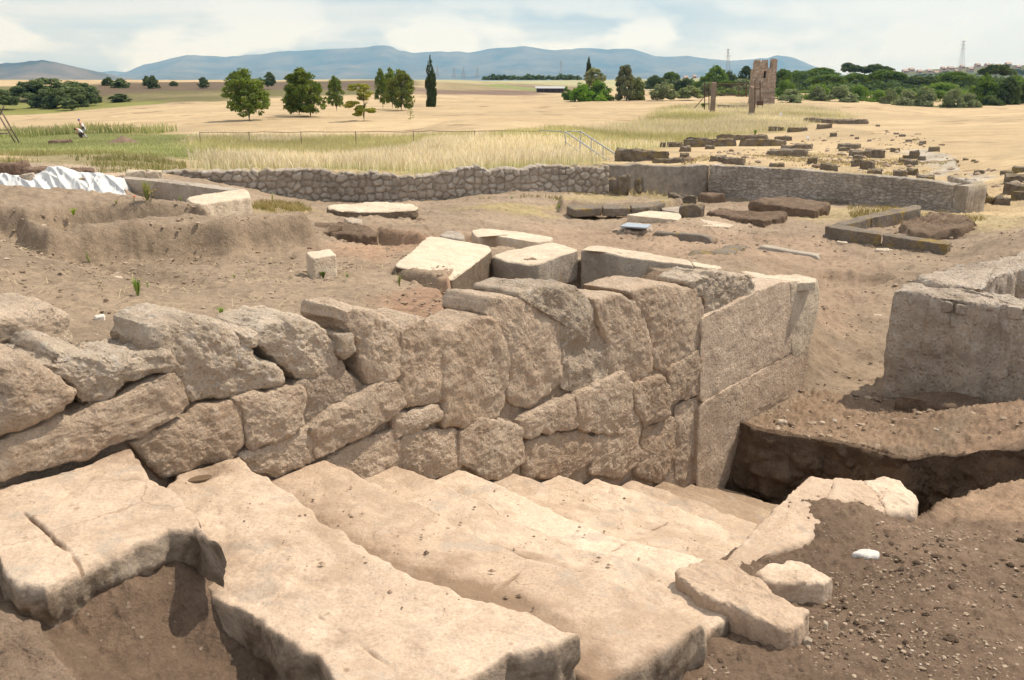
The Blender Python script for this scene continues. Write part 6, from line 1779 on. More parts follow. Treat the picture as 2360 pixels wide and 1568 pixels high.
# the pine and olive wood on the right, nearer rows last
OL = ((.095, .115, .06), (.18, .195, .11)); PN = ((.035, .06, .014), (.10, .14, .03)); BG = ((.055, .095, .018), (.12, .17, .035)); DK = ((.03, .045, .018), (.075, .095, .035))
WD = [  # x0 x1 top bottom y kind palette label
    (1490, 1530, 170, 200, 300, 'shrub', DK, 'dark tree behind the olive right of the grove'), (1525, 1568, 165, 205, 300, 'umbrella', PN, 'flat pine crown between the two round olives'), (1556, 1600, 176, 210, 300, 'shrub', DK, 'dark bushy tree behind the olive nearest the iron fence'),
    (1600, 1640, 170, 205, 290, 'shrub', BG, 'green tree behind the left gate pillar'), (1620, 1676, 150, 206, 285, 'round', BG, 'bright green round tree above the left gate pillar'), (1612, 1650, 186, 222, 215, 'shrub', OL, 'grey olive behind the rusty frame'),
    (1660, 1700, 158, 206, 290, 'shrub', DK, 'dark tree rising between the gate pillars'), (1692, 1740, 152, 205, 280, 'round', DK, 'tall dark tree just left of the tower'), (1680, 1732, 178, 218, 240, 'shrub', OL, 'grey-green bush seen through the iron fence'),
    (1655, 1700, 185, 214, 240, 'umbrella', PN, 'flat pine behind the iron fence'),
    (1778, 1826, 158, 215, 260, 'umbrella', PN, 'flat pine crown just right of the tower'), (1786, 1830, 176, 232, 215, 'shrub', BG, 'green bush leaning out behind the tower'), (1795, 1846, 202, 242, 178, 'shrub', OL, 'olive bush at the foot of the wood right of the tower'), (1801, 1842, 219, 241, 165, 'shrub', OL, 'low grey bush in front of the wood right of the tower'),
    (1850, 1932, 155, 196, 330, 'umbrella', PN, 'wide flat pine at the back of the wood'), (1800, 1866, 162, 205, 320, 'umbrella', PN, 'flat pine behind the wood next to the tower'), (1930, 1984, 143, 190, 340, 'umbrella', DK, 'tallest dark pine on the skyline of the wood'), (1980, 2052, 147, 190, 345, 'umbrella', DK, 'pair of merged dark pine crowns on the skyline'),
    (1858, 1948, 171, 215, 260, 'umbrella', PN, 'broad sunlit pine in the middle of the wood'), (1938, 2002, 167, 215, 270, 'umbrella', PN, 'broad pine right of the sunlit one in the middle of the wood'), (1994, 2084, 160, 214, 255, 'umbrella', PN, 'big dark umbrella pine above the olives'),
    (2076, 2154, 174, 216, 250, 'umbrella', DK, 'dark flat pine right of the big umbrella pine'), (2148, 2240, 164, 214, 260, 'umbrella', PN, 'wide umbrella pine left of the highest right-hand pine'), (2250, 2330, 147, 200, 250, 'umbrella', DK, 'highest pine at the right, dark against the town'),
    (2120, 2220, 188, 228, 215, 'shrub', BG, 'sunlit green trees behind the right-hand olives'),
    (1855, 1912, 190, 242, 185, 'shrub', BG, 'yellow-green tree at the left front of the wood'), (1862, 1908, 198, 242, 176, 'shrub', OL, 'first grey olive along the front of the wood'), (1902, 1970, 197, 246, 172, 'shrub', OL, 'large grey olive along the front of the wood'), (1950, 2002, 188, 250, 182, 'shrub', BG, 'tall green tree between the olives at the front of the wood'),
    (1995, 2040, 204, 251, 176, 'shrub', BG, 'fresh green bush between the olives at the front of the wood'), (2028, 2068, 205, 254, 168, 'shrub', OL, 'narrow grey olive left of the widest olive'), (2058, 2110, 201, 257, 163, 'shrub', OL, 'left half of the widest olive clump'), (2100, 2166, 201, 258, 162, 'shrub', OL, 'right half of the widest olive clump'),
    (2160, 2216, 203, 260, 160, 'shrub', OL, 'grey olive near the right end of the front row'), (2204, 2256, 210, 260, 161, 'shrub', OL, 'rightmost grey olive of the front row'),
    (2226, 2300, 168, 256, 175, 'round', BG, 'big leafy green tree right of the olives'), (2280, 2352, 178, 257, 172, 'round', DK, 'dark leafy tree near the right edge'), (2330, 2400, 178, 257, 176, 'round', DK, 'dark leafy tree cut by the right edge of the picture'), (2300, 2372, 176, 230, 200, 'round', BG, 'leafy tree behind the dark ones at the right edge'), (2255, 2310, 215, 258, 168, 'shrub', DK, 'dark undergrowth below the big leafy tree'),
]
for q, (a, b, c, d, y, kd, cc, lb) in enumerate(sorted(WD, key=lambda t: -t[4])):
    key = kd + {id(OL): 'o', id(PN): 'p', id(BG): 'b', id(DK): 'd'}[id(cc)] + str(q % 2)
    gl = inv(0, 0, 0)[2]
    foot = d + 1
    make_tree('wood_tree', a, b, c, d, foot, y, kd, lb, 'tree', 'wood behind the ruin field', proto=key, n=5200, leaf=.036 if cc is not PN else .03, c1=cc[0], c2=cc[1], seed=150 + q, trunk=True, rot=q * 1.7)
# undergrowth filling the wood between the trunks
rg = np.random.default_rng(6); Vs = []; Fs = []; Cs = []; o_ = 0
for k in range(120):
    px = rg.uniform(1590, 2400) if k % 3 else rg.uniform(1780, 2400); y = rg.uniform(195, 300); pyb = {True: 222, False: 238}[y > 240] if px > 1790 else 212; hpx = rg.uniform(24, 44) * (1 if px > 1790 else .6); wpx = rg.uniform(40, 70)
    p_ = np.array(at(px, pyb, y)); kk = rg.uniform(0, 1)
    V, Fq, cols = crown_mesh(800 + k, 'shrub', 700, .055, (.035, .058, .02), (.085 + .05 * kk, .12 + .05 * kk, .045))
    V = V * np.array([wpx * y / F, wpx * y / F, hpx * y / F]) + p_ - (0, 0, 1.0); Vs.append(V); Fs.append(Fq + o_); Cs.append(cols); o_ += len(V)
for k in range(70):
    px = 1790 + 620 * (k + rg.uniform(0, 1)) / 70; y = rg.uniform(184, 200); pyb = np.interp(px, [1790, 1900, 2100, 2250, 2410], [237, 245, 255, 257, 256]); hpx = rg.uniform(18, 40); wpx = rg.uniform(30, 56); p_ = np.array(at(px, pyb, y)); kk = rg.uniform(0, 1)
    V, Fq, cols = crown_mesh(1700 + k, 'shrub', 650, .05, (.045, .066, .026), (.10 + .05 * kk, .125 + .05 * kk, .055))
    V = V * np.array([wpx * y / F, wpx * y / F, hpx * y / F]) + p_ - (0, 0, .6); Vs.append(V); Fs.append(Fq + o_); Cs.append(cols); o_ += len(V)
oo = mesh_obj('undergrowth', np.vstack(Vs), np.vstack(Fs), M['leaf'], None, smooth=False, cols=np.vstack(Cs)); tag(oo, 'tangled green undergrowth filling the wood between the pines and olives', 'undergrowth', kind='stuff')
rg = np.random.default_rng(8); Vs = []; Fs = []; Cs = []; o_ = 0
for k in range(110):
    px = 1600 + 800 * (k + rg.uniform(0, 1)) / 110; y = rg.uniform(300, 380); hpx = rg.uniform(34, 52) * (1 if px > 1790 else .66); wpx = rg.uniform(46, 76); p_ = np.array(at(px, 210, y))
    V, Fq, cols = crown_mesh(1200 + k, 'shrub', 650, .055, (.03, .048, .018), (.075, .10, .036))
    V = V * np.array([wpx * y / F, wpx * y / F, hpx * y / F]) + p_ - (0, 0, 1.0); Vs.append(V); Fs.append(Fq + o_); Cs.append(cols); o_ += len(V)
oo = mesh_obj('pine_wood', np.vstack(Vs), np.vstack(Fs), M['leaf'], None, smooth=False, cols=np.vstack(Cs)); tag(oo, 'dark closed pine wood filling the background on the right', 'woodland', kind='stuff')
# continuous dark wood behind, too far to count
rg = np.random.default_rng(5); Vs = []; Fs = []; Cs = []; o_ = 0
for k in range(70):
    px = 1490 + k * 13.5 + rg.uniform(-5, 5); y = rg.uniform(340, 420); hpx = rg.uniform(18, 32); wpx = rg.uniform(34, 60)
    if px > 1720: basept = at(px, 205, y)
    else: basept = at(px, 202, y)
    V, Fq, cols = crown_mesh(900 + k, 'shrub', 420, .07, (.032, .05, .022), (.085, .11, .045))
    V = V * np.array([wpx * y / F, wpx * y / F, hpx * y / F]) + np.array(basept) - (0, 0, .5); Vs.append(V); Fs.append(Fq + o_); Cs.append(cols); o_ += len(V)
oo = mesh_obj('far_woodland', np.vstack(Vs), np.vstack(Fs), M['leaf'], None, smooth=False, cols=np.vstack(Cs)); tag(oo, 'dense dark mass of distant woodland behind the pines', 'woodland', kind='stuff')

# ------------------------------------------------------------------ far things: hut, town, pylons
hut = empty('long_hut', hit(1268, 214, 200), 'long low hut with a grey roof left of the grove', 'hut')
hy = hut.location[1]; hb = np.array(hut.location); hw = 66 * hy / F
V, Fq = box((hb[0], hb[1] + 3, hb[2]), hw * .9, 5, 1.5); mesh_obj('wall', V, Fq, M['jeans'], hut, smooth=False)
V, Fq = box((hb[0], hb[1] + 2.4, hb[2] + 1.5), hw, 7.0, .22); V[:, 2] += (V[:, 1] - hb[1]) * .09; mesh_obj('roof', V, Fq, M['roof'], hut, smooth=False)
for k in range(5):
    bar('post', [(hb[0] - hw * .45 + hw * .9 * k / 4, hb[1] - .7, hb[2] - .2), (hb[0] - hw * .45 + hw * .9 * k / 4, hb[1] - .7, hb[2] + 1.5)], .09, 'wood', hut, 4)
rg = np.random.default_rng(9); Vs = []; Fs = []; Cs = []; o_ = 0
for k in range(190):
    px = rg.uniform(1960, 2420); y = rg.uniform(900, 1420); top_px = np.interp(px, [1960, 2060, 2180, 2300, 2420], [176, 168, 158, 151, 150]) + rg.uniform(4, 26)
    hpx = rg.uniform(6, 12); wpx = rg.uniform(14, 34); p_ = np.array(at(px, top_px + hpx, y))
    V, Fq, cols = crown_mesh(1500 + k, 'shrub', 150, .09, (.032, .048, .024), (.07, .09, .045))
    V = V * np.array([wpx * y / F, wpx * y / F, hpx * y / F]) + p_; Vs.append(V); Fs.append(Fq + o_); Cs.append(cols); o_ += len(V)
oo = mesh_obj('town_trees', np.vstack(Vs), np.vstack(Fs), M['leaf'], None, smooth=False, cols=np.vstack(Cs)); tag(oo, 'dark trees spread over the far hill between the town houses', 'woodland', kind='stuff')
# strip of road climbing beside the hut
# town on the far hill
rg = np.random.default_rng(21)
HX = [(2085, 166), (2100, 161), (2118, 168), (2140, 164), (2158, 170), (2172, 160), (2190, 158), (2205, 166), (2216, 155), (2236, 160), (2252, 152), (2275, 150), (2300, 153), (2322, 150), (2345, 155), (2335, 165), (2312, 168), (1580, 180), (1600, 177), (2290, 163), (2180, 168)]
adj = ['pale pink house low in', 'small ochre house in', 'low reddish house in', 'long pale house in', 'narrow tan house in', 'square pinkish house in', 'broad cream house in', 'plain tan house in']
for q, (px, py) in enumerate(HX):
    yd = 1330.0; p = np.array(at(px, py + 5, yd)); w_ = rg.uniform(4, 8); h = rg.uniform(3, 5)
    t = empty('town_house', tuple(p), ('tiled house in the far town on the hill above the wood' if px > 1700 else 'tan building far off between the olives and the gate'), 'house', 'houses of the far town' if px > 1700 else 'far buildings by the gate')
    V, Fq = box(p, w_, 8, h); mesh_obj('wall', V, Fq, M['plaster'], t, smooth=False)
    V, Fq = box(p + (0, 0, h), w_ * 1.08, 9, 2.4)
    for i in range(8):
        if V[i, 2] > p[2] + h + 1: V[i, 1] = p[1]
    mesh_obj('roof', V, Fq, M['tiles'], t, smooth=False)
    for k in range(3):
        V, Fq = box(p + (-w_ * .3 + w_ * .3 * k, -4.02, h * .45), 1.2, .1, 1.6); mesh_obj('window', V, Fq, M['glass'], t, smooth=False)


def pylon(px, pt, pb, yd, label, arms=3, wpx=None, lean=0.0, mat='pylon'):
    b = np.array(at(px, pb, yd)); tp = np.array(at(px + lean, pt, yd)); h = tp[2] - b[2]; wb = h * .16 if wpx is None else wpx * yd / F
    t = empty('pylon', tuple(b), label, 'pylon', 'power pylons'); r_ = max(.08, yd * .00011)
    parts = []
    def lv(f): return wb * (1 - f) ** 1.3 * .5 + .35
    ax = lambda f: b + (tp - b) * f
    for sx in (-1, 1):
        for sy in (-1, 1):
            parts.append(tube([ax(f) + (sx * lv(f), sy * lv(f), 0) for f in np.linspace(0, 1, 8)], r_, 4))
    for i in range(9):
        f0, f1 = i / 9, (i + 1) / 9
        for sy in (-1, 1):
            parts.append(tube([ax(f0) + (-lv(f0), sy * lv(f0), 0), ax(f1) + (lv(f1), sy * lv(f1), 0)], r_ * .6, 3)); parts.append(tube([ax(f0) + (lv(f0), sy * lv(f0), 0), ax(f1) + (-lv(f1), sy * lv(f1), 0)], r_ * .6, 3))
    V, Fq = join(parts); mesh_obj('mast', V, Fq, M[mat], t, smooth=False)
    for k in range(arms):
        f = .97 - .13 * k; L = h * (.10 + .02 * k); V, Fq = join([tube([ax(f) - (L, 0, 0), ax(f) + (L, 0, 0)], r_, 4), tube([ax(f) - (L, 0, 0), ax(f + .03)], r_ * .6, 3), tube([ax(f) + (L, 0, 0), ax(f + .03)], r_ * .6, 3)])
        mesh_obj('arm', V, Fq, M[mat], t, smooth=False)


pylon(1678, 113, 170, 900, 'red and white lattice pylon left of the tower', wpx=9)
pylon(2215, 94, 160, 800, 'tall lattice pylon on the skyline at the right', wpx=10, lean=6)
pylon(1293, 141, 176, 1500, 'small grey pylon left of the distant cypress', wpx=6)
for px, lb in ((1008, 'faint pylon close right of the tall cypress'), (1046, 'faint pylon, left of the middle pair before the mountains'), (1068, 'faint pylon, right of the middle pair before the mountains'), (1100, 'faint pylon furthest right of the group before the mountains')):
    pylon(px, 156, 180, 2300, lb, arms=2, wpx=8)

# ------------------------------------------------------------------ mountains
def ridge(name, sky, yd, depth, c1, c2, seed, base_py=192, wob=1.0):
    k = NB(name + '_slope'); n1 = k.noise(.0022, 8, .62); n2 = k.noise(.0009, 6, .6, .5)
    k.color(k.mix(k.ramp(n1, [(.36, 0.0), (.64, 1.0)]), c1, c2)); k.b.inputs['Specular IOR Level'].default_value = 0
    xs = np.linspace(sky[0][0], sky[-1][0], 700); ys = np.interp(xs, [a for a, b in sky], [b for a, b in sky])
    top_ = np.array([at(a, b, yd) for a, b in zip(xs, ys)])
    top_[:, 2] += yd * .00045 * fbm(np.c_[xs * .06, 0 * xs, 0 * xs + seed], 5) * 2
    zb = -30.0; rows = []
    for f in np.linspace(0, 1, 60):
        a = f ** 1.15; P = top_.copy(); h = (top_[:, 2] - zb)
        P[:, 1] = yd - depth * (1 - f)
        P[:, 0] = top_[:, 0] * (P[:, 1] / yd) ** .6
        spur = fbm(np.c_[top_[:, 0] * .0011 + .4 * f, P[:, 1] * .0006, 0 * xs + seed], 6, .55)
        P[:, 2] = zb + h * a * (1 - .42 * math.sin(math.pi * f) * (.55 + 1.1 * spur))
        P[:, 2] += (top_[:, 2] - zb) * .10 * math.sin(math.pi * f) * fbm(np.c_[P[:, 0] * .004, P[:, 1] * .003, 0 * xs + 7], 4)
        rows.append(P)
    for f in (.3, .7, 1.0):
        P = top_.copy(); P[:, 1] += depth * f; P[:, 2] = zb + (top_[:, 2] - zb) * (1 - f); rows.append(P)
    G = np.stack(rows); o = mesh_obj(name, G.reshape(-1, 3), grid_faces(len(rows), 700), k.m); o['kind'] = 'structure'


ridge('mountains', [(-300, 190), (150, 189), (240, 184), (280, 170), (330, 150), (380, 139), (430, 127), (470, 129), (520, 131), (560, 128), (600, 125), (640, 120), (700, 117), (780, 113), (840, 109), (860, 106), (885, 105), (905, 109), (920, 117), (950, 122), (1000, 120), (1060, 119), (1080, 122), (1130, 112), (1180, 109), (1212, 107), (1240, 111), (1270, 116), (1300, 115), (1350, 111), (1400, 114), (1450, 111), (1480, 119), (1510, 131), (1560, 131), (1590, 130), (1640, 137), (1700, 140), (1740, 136), (1770, 134), (1792, 128), (1830, 134), (1865, 148), (1900, 160), (1960, 176), (2100, 187), (2700, 190)],
      11500, 3800, (.040, .055, .035), (.13, .125, .08), 2.0)
ridge('far_ridge', [(100, 190), (170, 178), (205, 168), (240, 166), (262, 163), (285, 166), (320, 175), (400, 190)], 12700, 1000, (.05, .065, .05), (.10, .11, .08), 5.0)
ridge('brown_hill', [(-400, 190), (-260, 165), (-120, 150), (0, 147), (50, 143), (95, 138.5), (130, 143), (165, 155), (200, 172), (232, 187), (262, 190)], 5200, 1500, (.045, .055, .03), (.16, .13, .085), 9.0)
ridge('town_hill', [(1700, 189), (1900, 180), (2020, 172), (2100, 164), (2180, 158), (2260, 152), (2340, 151), (2450, 150), (2700, 165)], 1500, 500, (.05, .065, .03), (.15, .14, .07), 12.0)

# ------------------------------------------------------------------ grass
def blades(name, P, hgt, wid, c1, c2, label, cat, seed=0, lean=.45, kind='stuff', group=None, heads=0.0):
    rg = np.random.default_rng(seed); n = len(P); P = np.asarray(P)
    a = rg.uniform(0, 2 * math.pi, n); h = hgt * rg.uniform(.55, 1.15, n); wd = wid * rg.uniform(.6, 1.3, n)
    ld = rg.uniform(0, 2 * math.pi, n); lm = lean * h * rg.uniform(.1, 1, n)
    dx = np.c_[np.cos(a), np.sin(a), np.zeros(n)] * wd[:, None] / 2
    m = P + np.c_[np.cos(ld) * lm * .35, np.sin(ld) * lm * .35, h * .6]; t = P + np.c_[np.cos(ld) * lm, np.sin(ld) * lm, h]
    V = np.stack([P - dx, P + dx, m + dx * .9, m - dx * .9, t], 1).reshape(-1, 3); b = np.arange(n)[:, None] * 5
    Fq = [tuple(q) for q in (b + np.array([0, 1, 2, 3])).tolist()] + [tuple(q) for q in (b + np.array([3, 2, 4])).tolist()]
    k = rg.uniform(0, 1, n)[:, None]; c = np.array(c1) * (1 - k) + np.array(c2) * k
    patch = fbm(P * np.array([.12, .12, 0]) + 3, 3)[:, None]; c = c * (1 + .5 * patch)
    cc = np.repeat(c, 5, 0).reshape(n, 5, 3); cc[:, :2] *= np.array([.8, .95, .7]); cc = cc.reshape(-1, 3)
    o = mesh_obj(name, V, Fq, M['grass'], smooth=False, cols=cc); tag(o, label, cat, group, kind); return o


def scatter(poly, n, seed, rmin=2, rmax=400, power=1.3):
    rg = np.random.default_rng(seed); P = np.array(poly); th = np.arctan2(P[:, 0], P[:, 1]); r = np.hypot(P[:, 0], P[:, 1])
    t0, t1, r0, r1 = th.min(), th.max(), max(r.min(), rmin), min(r.max(), rmax); out = []; got = 0
    while got < n:
        m = n * 2; u = rg.uniform(0, 1, m); q = 2 - power - 1e-9
        rr_ = (r0 ** q + u * (r1 ** q - r0 ** q)) ** (1 / q); tt = rg.uniform(t0, t1, m)
        x, y = rr_ * np.sin(tt), rr_ * np.cos(tt); k = poly_sdf(x, y, poly) > 0
        out.append(np.c_[x[k], y[k]]); got += k.sum()
        if k.sum() == 0: break
    X = np.vstack(out)[:n]; return np.c_[X, height(X[:, 0], X[:, 1], False)]


P = scatter(TALL, 95000, 1, power=1.25); k = fbm(P * np.array([.09, .09, 0]), 3)
d = poly_sdf(P[:, 0], P[:, 1], TALL); P = P[(k > -.30) & (np.random.default_rng(3).uniform(0, 1, len(P)) < sstep(-.6, 4.5, d + 3.0 * fbm(P * np.array([.5, .5, 0]), 4)))]
green = fbm(P * np.array([.05, .07, 0]) + 11, 3) + .25 * (P[:, 0] < -6)
blades('tall_grass', P[green < .12], .56, .035, (.54, .44, .29), (.82, .73, .56), 'tall dry straw-coloured grass behind the rubble wall', 'grass', 2)
blades('green_grass', P[green >= .12], .52, .035, (.42, .40, .17), (.68, .60, .34), 'patches of greener tall grass behind the rubble wall', 'grass', 3)
P = scatter(GREEN, 16000, 4, power=1.3)
blades('meadow_grass', P, .16, .03, (.30, .33, .12), (.56, .52, .27), 'short green grass where the two people dig', 'grass', 5)
P = scatter(zone([(-60, 322), (-60, 300), (200, 299), (460, 304), (460, 312), (200, 308)], 60), 5000, 6, power=1.2); P = P[fbm(P * np.array([.25, .25, 0]), 3) > -.02]
blades('weed_row', P, .95, .07, (.24, .26, .10), (.50, .47, .24), 'row of tall rank weeds along the far edge of the green patch', 'weeds', 7, .5)
P = scatter(zone([(0, 404), (0, 356), (250, 352), (430, 375), (430, 398), (300, 400)], 20), 9000, 8, power=1.3); P = P[fbm(P * np.array([.5, .5, 0]), 3) > .02]
blades('rough_grass', P, .22, .02, (.26, .26, .09), (.46, .40, .20), 'thin patchy grass on the soil behind the white sheet', 'grass', 9)
pp = [zone([(1100, 462), (1280, 498), (1310, 478), (1480, 455), (1440, 440)], 14), zone([(1960, 505), (2120, 515), (2230, 520), (2300, 500), (2200, 490), (1950, 478)], 14), zone([(580, 482), (640, 505), (720, 488), (690, 470), (600, 468)], 12)]
P = np.vstack([scatter(z_, 3500, 10 + i, power=1.3) for i, z_ in enumerate(pp)]); P = P[fbm(P * np.array([.9, .9, 0]), 3) > .05]
blades('dry_tufts', P, .14, .014, (.28, .23, .09), (.46, .37, .18), 'short dry grass on the ground of the dig', 'grass', 14, .9)
# grass fringe along wall feet and ruins
P = scatter(zone([(1560, 384), (1640, 360), (1900, 330), (2100, 330), (2230, 380), (2150, 410), (1800, 384)], 30), 9000, 15, power=1.2); P = P[fbm(P * np.array([.3, .3, 0]), 3) > .1]
blades('stubble', P, .10, .03, (.34, .26, .12), (.5, .4, .22), 'dry stubble among the ruined stones', 'grass', 16, .9)


# small weeds one by one
def weed(px, py, hpx, label, style='tuft', n=14, c=((.10, .16, .03), (.22, .28, .07)), seed=0, ymin=3, flower=None, name='weed'):
    p = np.array(hit(px, py, ymin)); h = hpx * p[1] / F * 1.02; rg = np.random.default_rng(seed); V = []; Fq = []; cols = []
    for k in range(n):
        a = rg.uniform(0, 2 * math.pi); L = h * rg.uniform(.55, 1.1); out = L * (rg.uniform(.1, .35) if style == 'stalk' else rg.uniform(.2, .7)); wd = h * (.035 if style == 'stalk' else .06)
        d = np.array([math.cos(a), math.sin(a), 0]); s_ = np.array([-math.sin(a), math.cos(a), 0]) * wd
        q0 = p + d * h * .03; q1 = q0 + d * out * .4 + (0, 0, L * .65); q2 = q0 + d * out + (0, 0, L * (.95 if style == 'stalk' else .8)); i = len(V)
        V += [q0 - s_ * .6, q0 + s_ * .6, q1 + s_, q1 - s_, q2]; Fq += [(i, i + 1, i + 2, i + 3), (i + 3, i + 2, i + 4)]
        f = rg.uniform(); cc = np.array(c[0]) * (1 - f) + np.array(c[1]) * f; cc = np.minimum(cc * 1.5, .8); cols += [cc] * 5
        if style == 'stalk':
            for m in range(6):
                t = rg.uniform(.3, 1); b = q0 * (1 - t) + q2 * t; a2 = rg.uniform(0, 2 * math.pi); e = np.array([math.cos(a2), math.sin(a2), .5]) * h * .09; i = len(V)
                V += [b, b + e * .6 + s_ * .8, b + e, b + e * .6 - s_ * .8]; Fq.append((i, i + 1, i + 2, i + 3)); cols += [cc] * 4
    t = empty(name, tuple(p), label, 'plant', 'weeds on the dig')
    mesh_obj('leaves', np.array(V), Fq, M['grass'], t, smooth=False, cols=np.array(cols))
    if flower:
        mt, fs = flower
        for (fx, fy, r_) in fs:
            y = p[1]; q = np.array(at(fx, fy, y)); r_ = r_ * y / F; th = np.linspace(0, 2 * math.pi, 8, endpoint=False)
            Vf = [q + r_ * np.array([math.cos(w_), math.sin(w_) * .8, .5 * math.sin(3 * w_) * .4]) for w_ in th] + [q - (0, 0, r_ * .5)] + [q + (0, 0, r_ * .35)]
            Ff = [(i, (i + 1) % 8, 9) for i in range(8)] + [((i + 1) % 8, i, 8) for i in range(8)]
            mesh_obj('flower', np.array(Vf), Ff, M[mt], t, smooth=True)
            V2, F2 = tube([q, (q[0] * .7 + p[0] * .3, p[1], p[2] * .6 + q[2] * .4), p], .003, 4); mesh_obj('stem', V2, F2, M['bag'], t)


weed(318, 684, 46, 'upright bright green weed on the bare soil at the left', 'stalk', 22, seed=1)
weed(341, 668, 26, 'thin weed stalk just right of the upright bright one', 'stalk', 3, seed=2)
weed(510, 728, 26, 'leafy star-shaped weed behind the big trapezoid boulder', 'tuft', 20, seed=3)
weed(745, 642, 22, 'dark green weed growing against the cube stone', 'tuft', 26, ((.05, .08, .015), (.12, .15, .035)), seed=4)
weed(712, 638, 8, 'tiny weed at the left corner of the cube stone', 'tuft', 8, seed=5)
weed(800, 642, 18, 'small weed right of the cube stone', 'tuft', 10, seed=6)
weed(670, 645, 12, 'small weed left of the cube stone', 'stalk', 6, seed=7)
weed(540, 641, 10, 'little green tuft on the soil left of the cube stone', 'tuft', 12, seed=8)
weed(572, 627, 8, 'flat-leaved weed below the left earth bank', 'tuft', 8, seed=9)
weed(920, 660, 36, 'pale weed leaning on the earth below the tilted slab', 'stalk', 10, ((.16, .17, .06), (.30, .30, .13)), seed=10)
weed(1062, 696, 40, 'yellow-green weed in the corner below the tilted slab', 'stalk', 16, ((.14, .17, .03), (.30, .28, .08)), seed=11)
weed(1090, 690, 24, 'dry arching grass beside the yellow-green weed', 'tuft', 14, ((.28, .22, .10), (.42, .34, .18)), seed=12)
weed(170, 497, 20, 'bright green tuft on the upper left earth bank', 'tuft', 22, ((.13, .19, .02), (.28, .34, .05)), seed=13, ymin=8)
weed(75, 520, 14, 'pale green weed on the face of the upper left bank', 'tuft', 12, seed=14, ymin=8)
weed(207, 612, 40, 'thin tall weed at the foot of the near left bank', 'stalk', 3, seed=15, ymin=5)
weed(340, 468, 52, 'wiry weed with yellow flowers in front of the basin wall', 'stalk', 22, ((.16, .18, .06), (.28, .27, .10)), seed=16, ymin=10, flower=('petal_yellow', [(331, 437, 2.2), (341, 438, 2.2), (350, 441, 2.2), (357, 437, 2.2), (344, 446, 2.0), (325, 444, 1.8), (353, 450, 1.8)]))
weed(309, 470, 20, 'single red poppy in front of the basin wall', 'stalk', 5, seed=17, ymin=10, flower=('petal_red', [(309, 453, 3.6)]), name='poppy')
weed(268, 472, 14, 'dry green clump at the foot of the white sheet', 'tuft', 16, ((.15, .16, .05), (.30, .27, .12)), seed=18, ymin=10)
weed(416, 466, 16, 'bright green sprig at the corner of the basin', 'stalk', 8, seed=19, ymin=10)
weed(628, 468, 28, 'tall weed at the foot of the rubble wall near its left end', 'stalk', 6, ((.18, .20, .07), (.30, .30, .12)), seed=20, ymin=15)
weed(1180, 461, 10, 'low leafy green plant at the foot of the rubble wall', 'tuft', 26, ((.06, .14, .03), (.12, .24, .06)), seed=21, ymin=20)
weed(1288, 481, 12, 'green tuft left of the lichened kerb stones', 'tuft', 14, seed=22, ymin=15)
weed(2150, 545, 12, 'bright green clump inside the square mossy enclosure', 'tuft', 30, ((.14, .19, .02), (.28, .34, .05)), seed=23, ymin=12)
weed(2110, 542, 10, 'yellow-green clump left of the bright one in the mossy enclosure', 'tuft', 20, ((.17, .19, .03), (.30, .32, .07)), seed=24, ymin=12)
weed(770, 752, 20, 'small weed between the standing blocks and the soil', 'tuft', 9, ((.16, .2, .03), (.3, .33, .08)), seed=25, ymin=3)
weed(1740, 311, 14, 'green shrubby clump among the low walls at the edge of the grass', 'tuft', 40, ((.09, .14, .03), (.18, .22, .06)), seed=26, ymin=30)
weed(1620, 252, 16, 'green bramble at the foot of the left gate pillar', 'tuft', 60, ((.07, .12, .02), (.15, .22, .04)), seed=27, ymin=80)

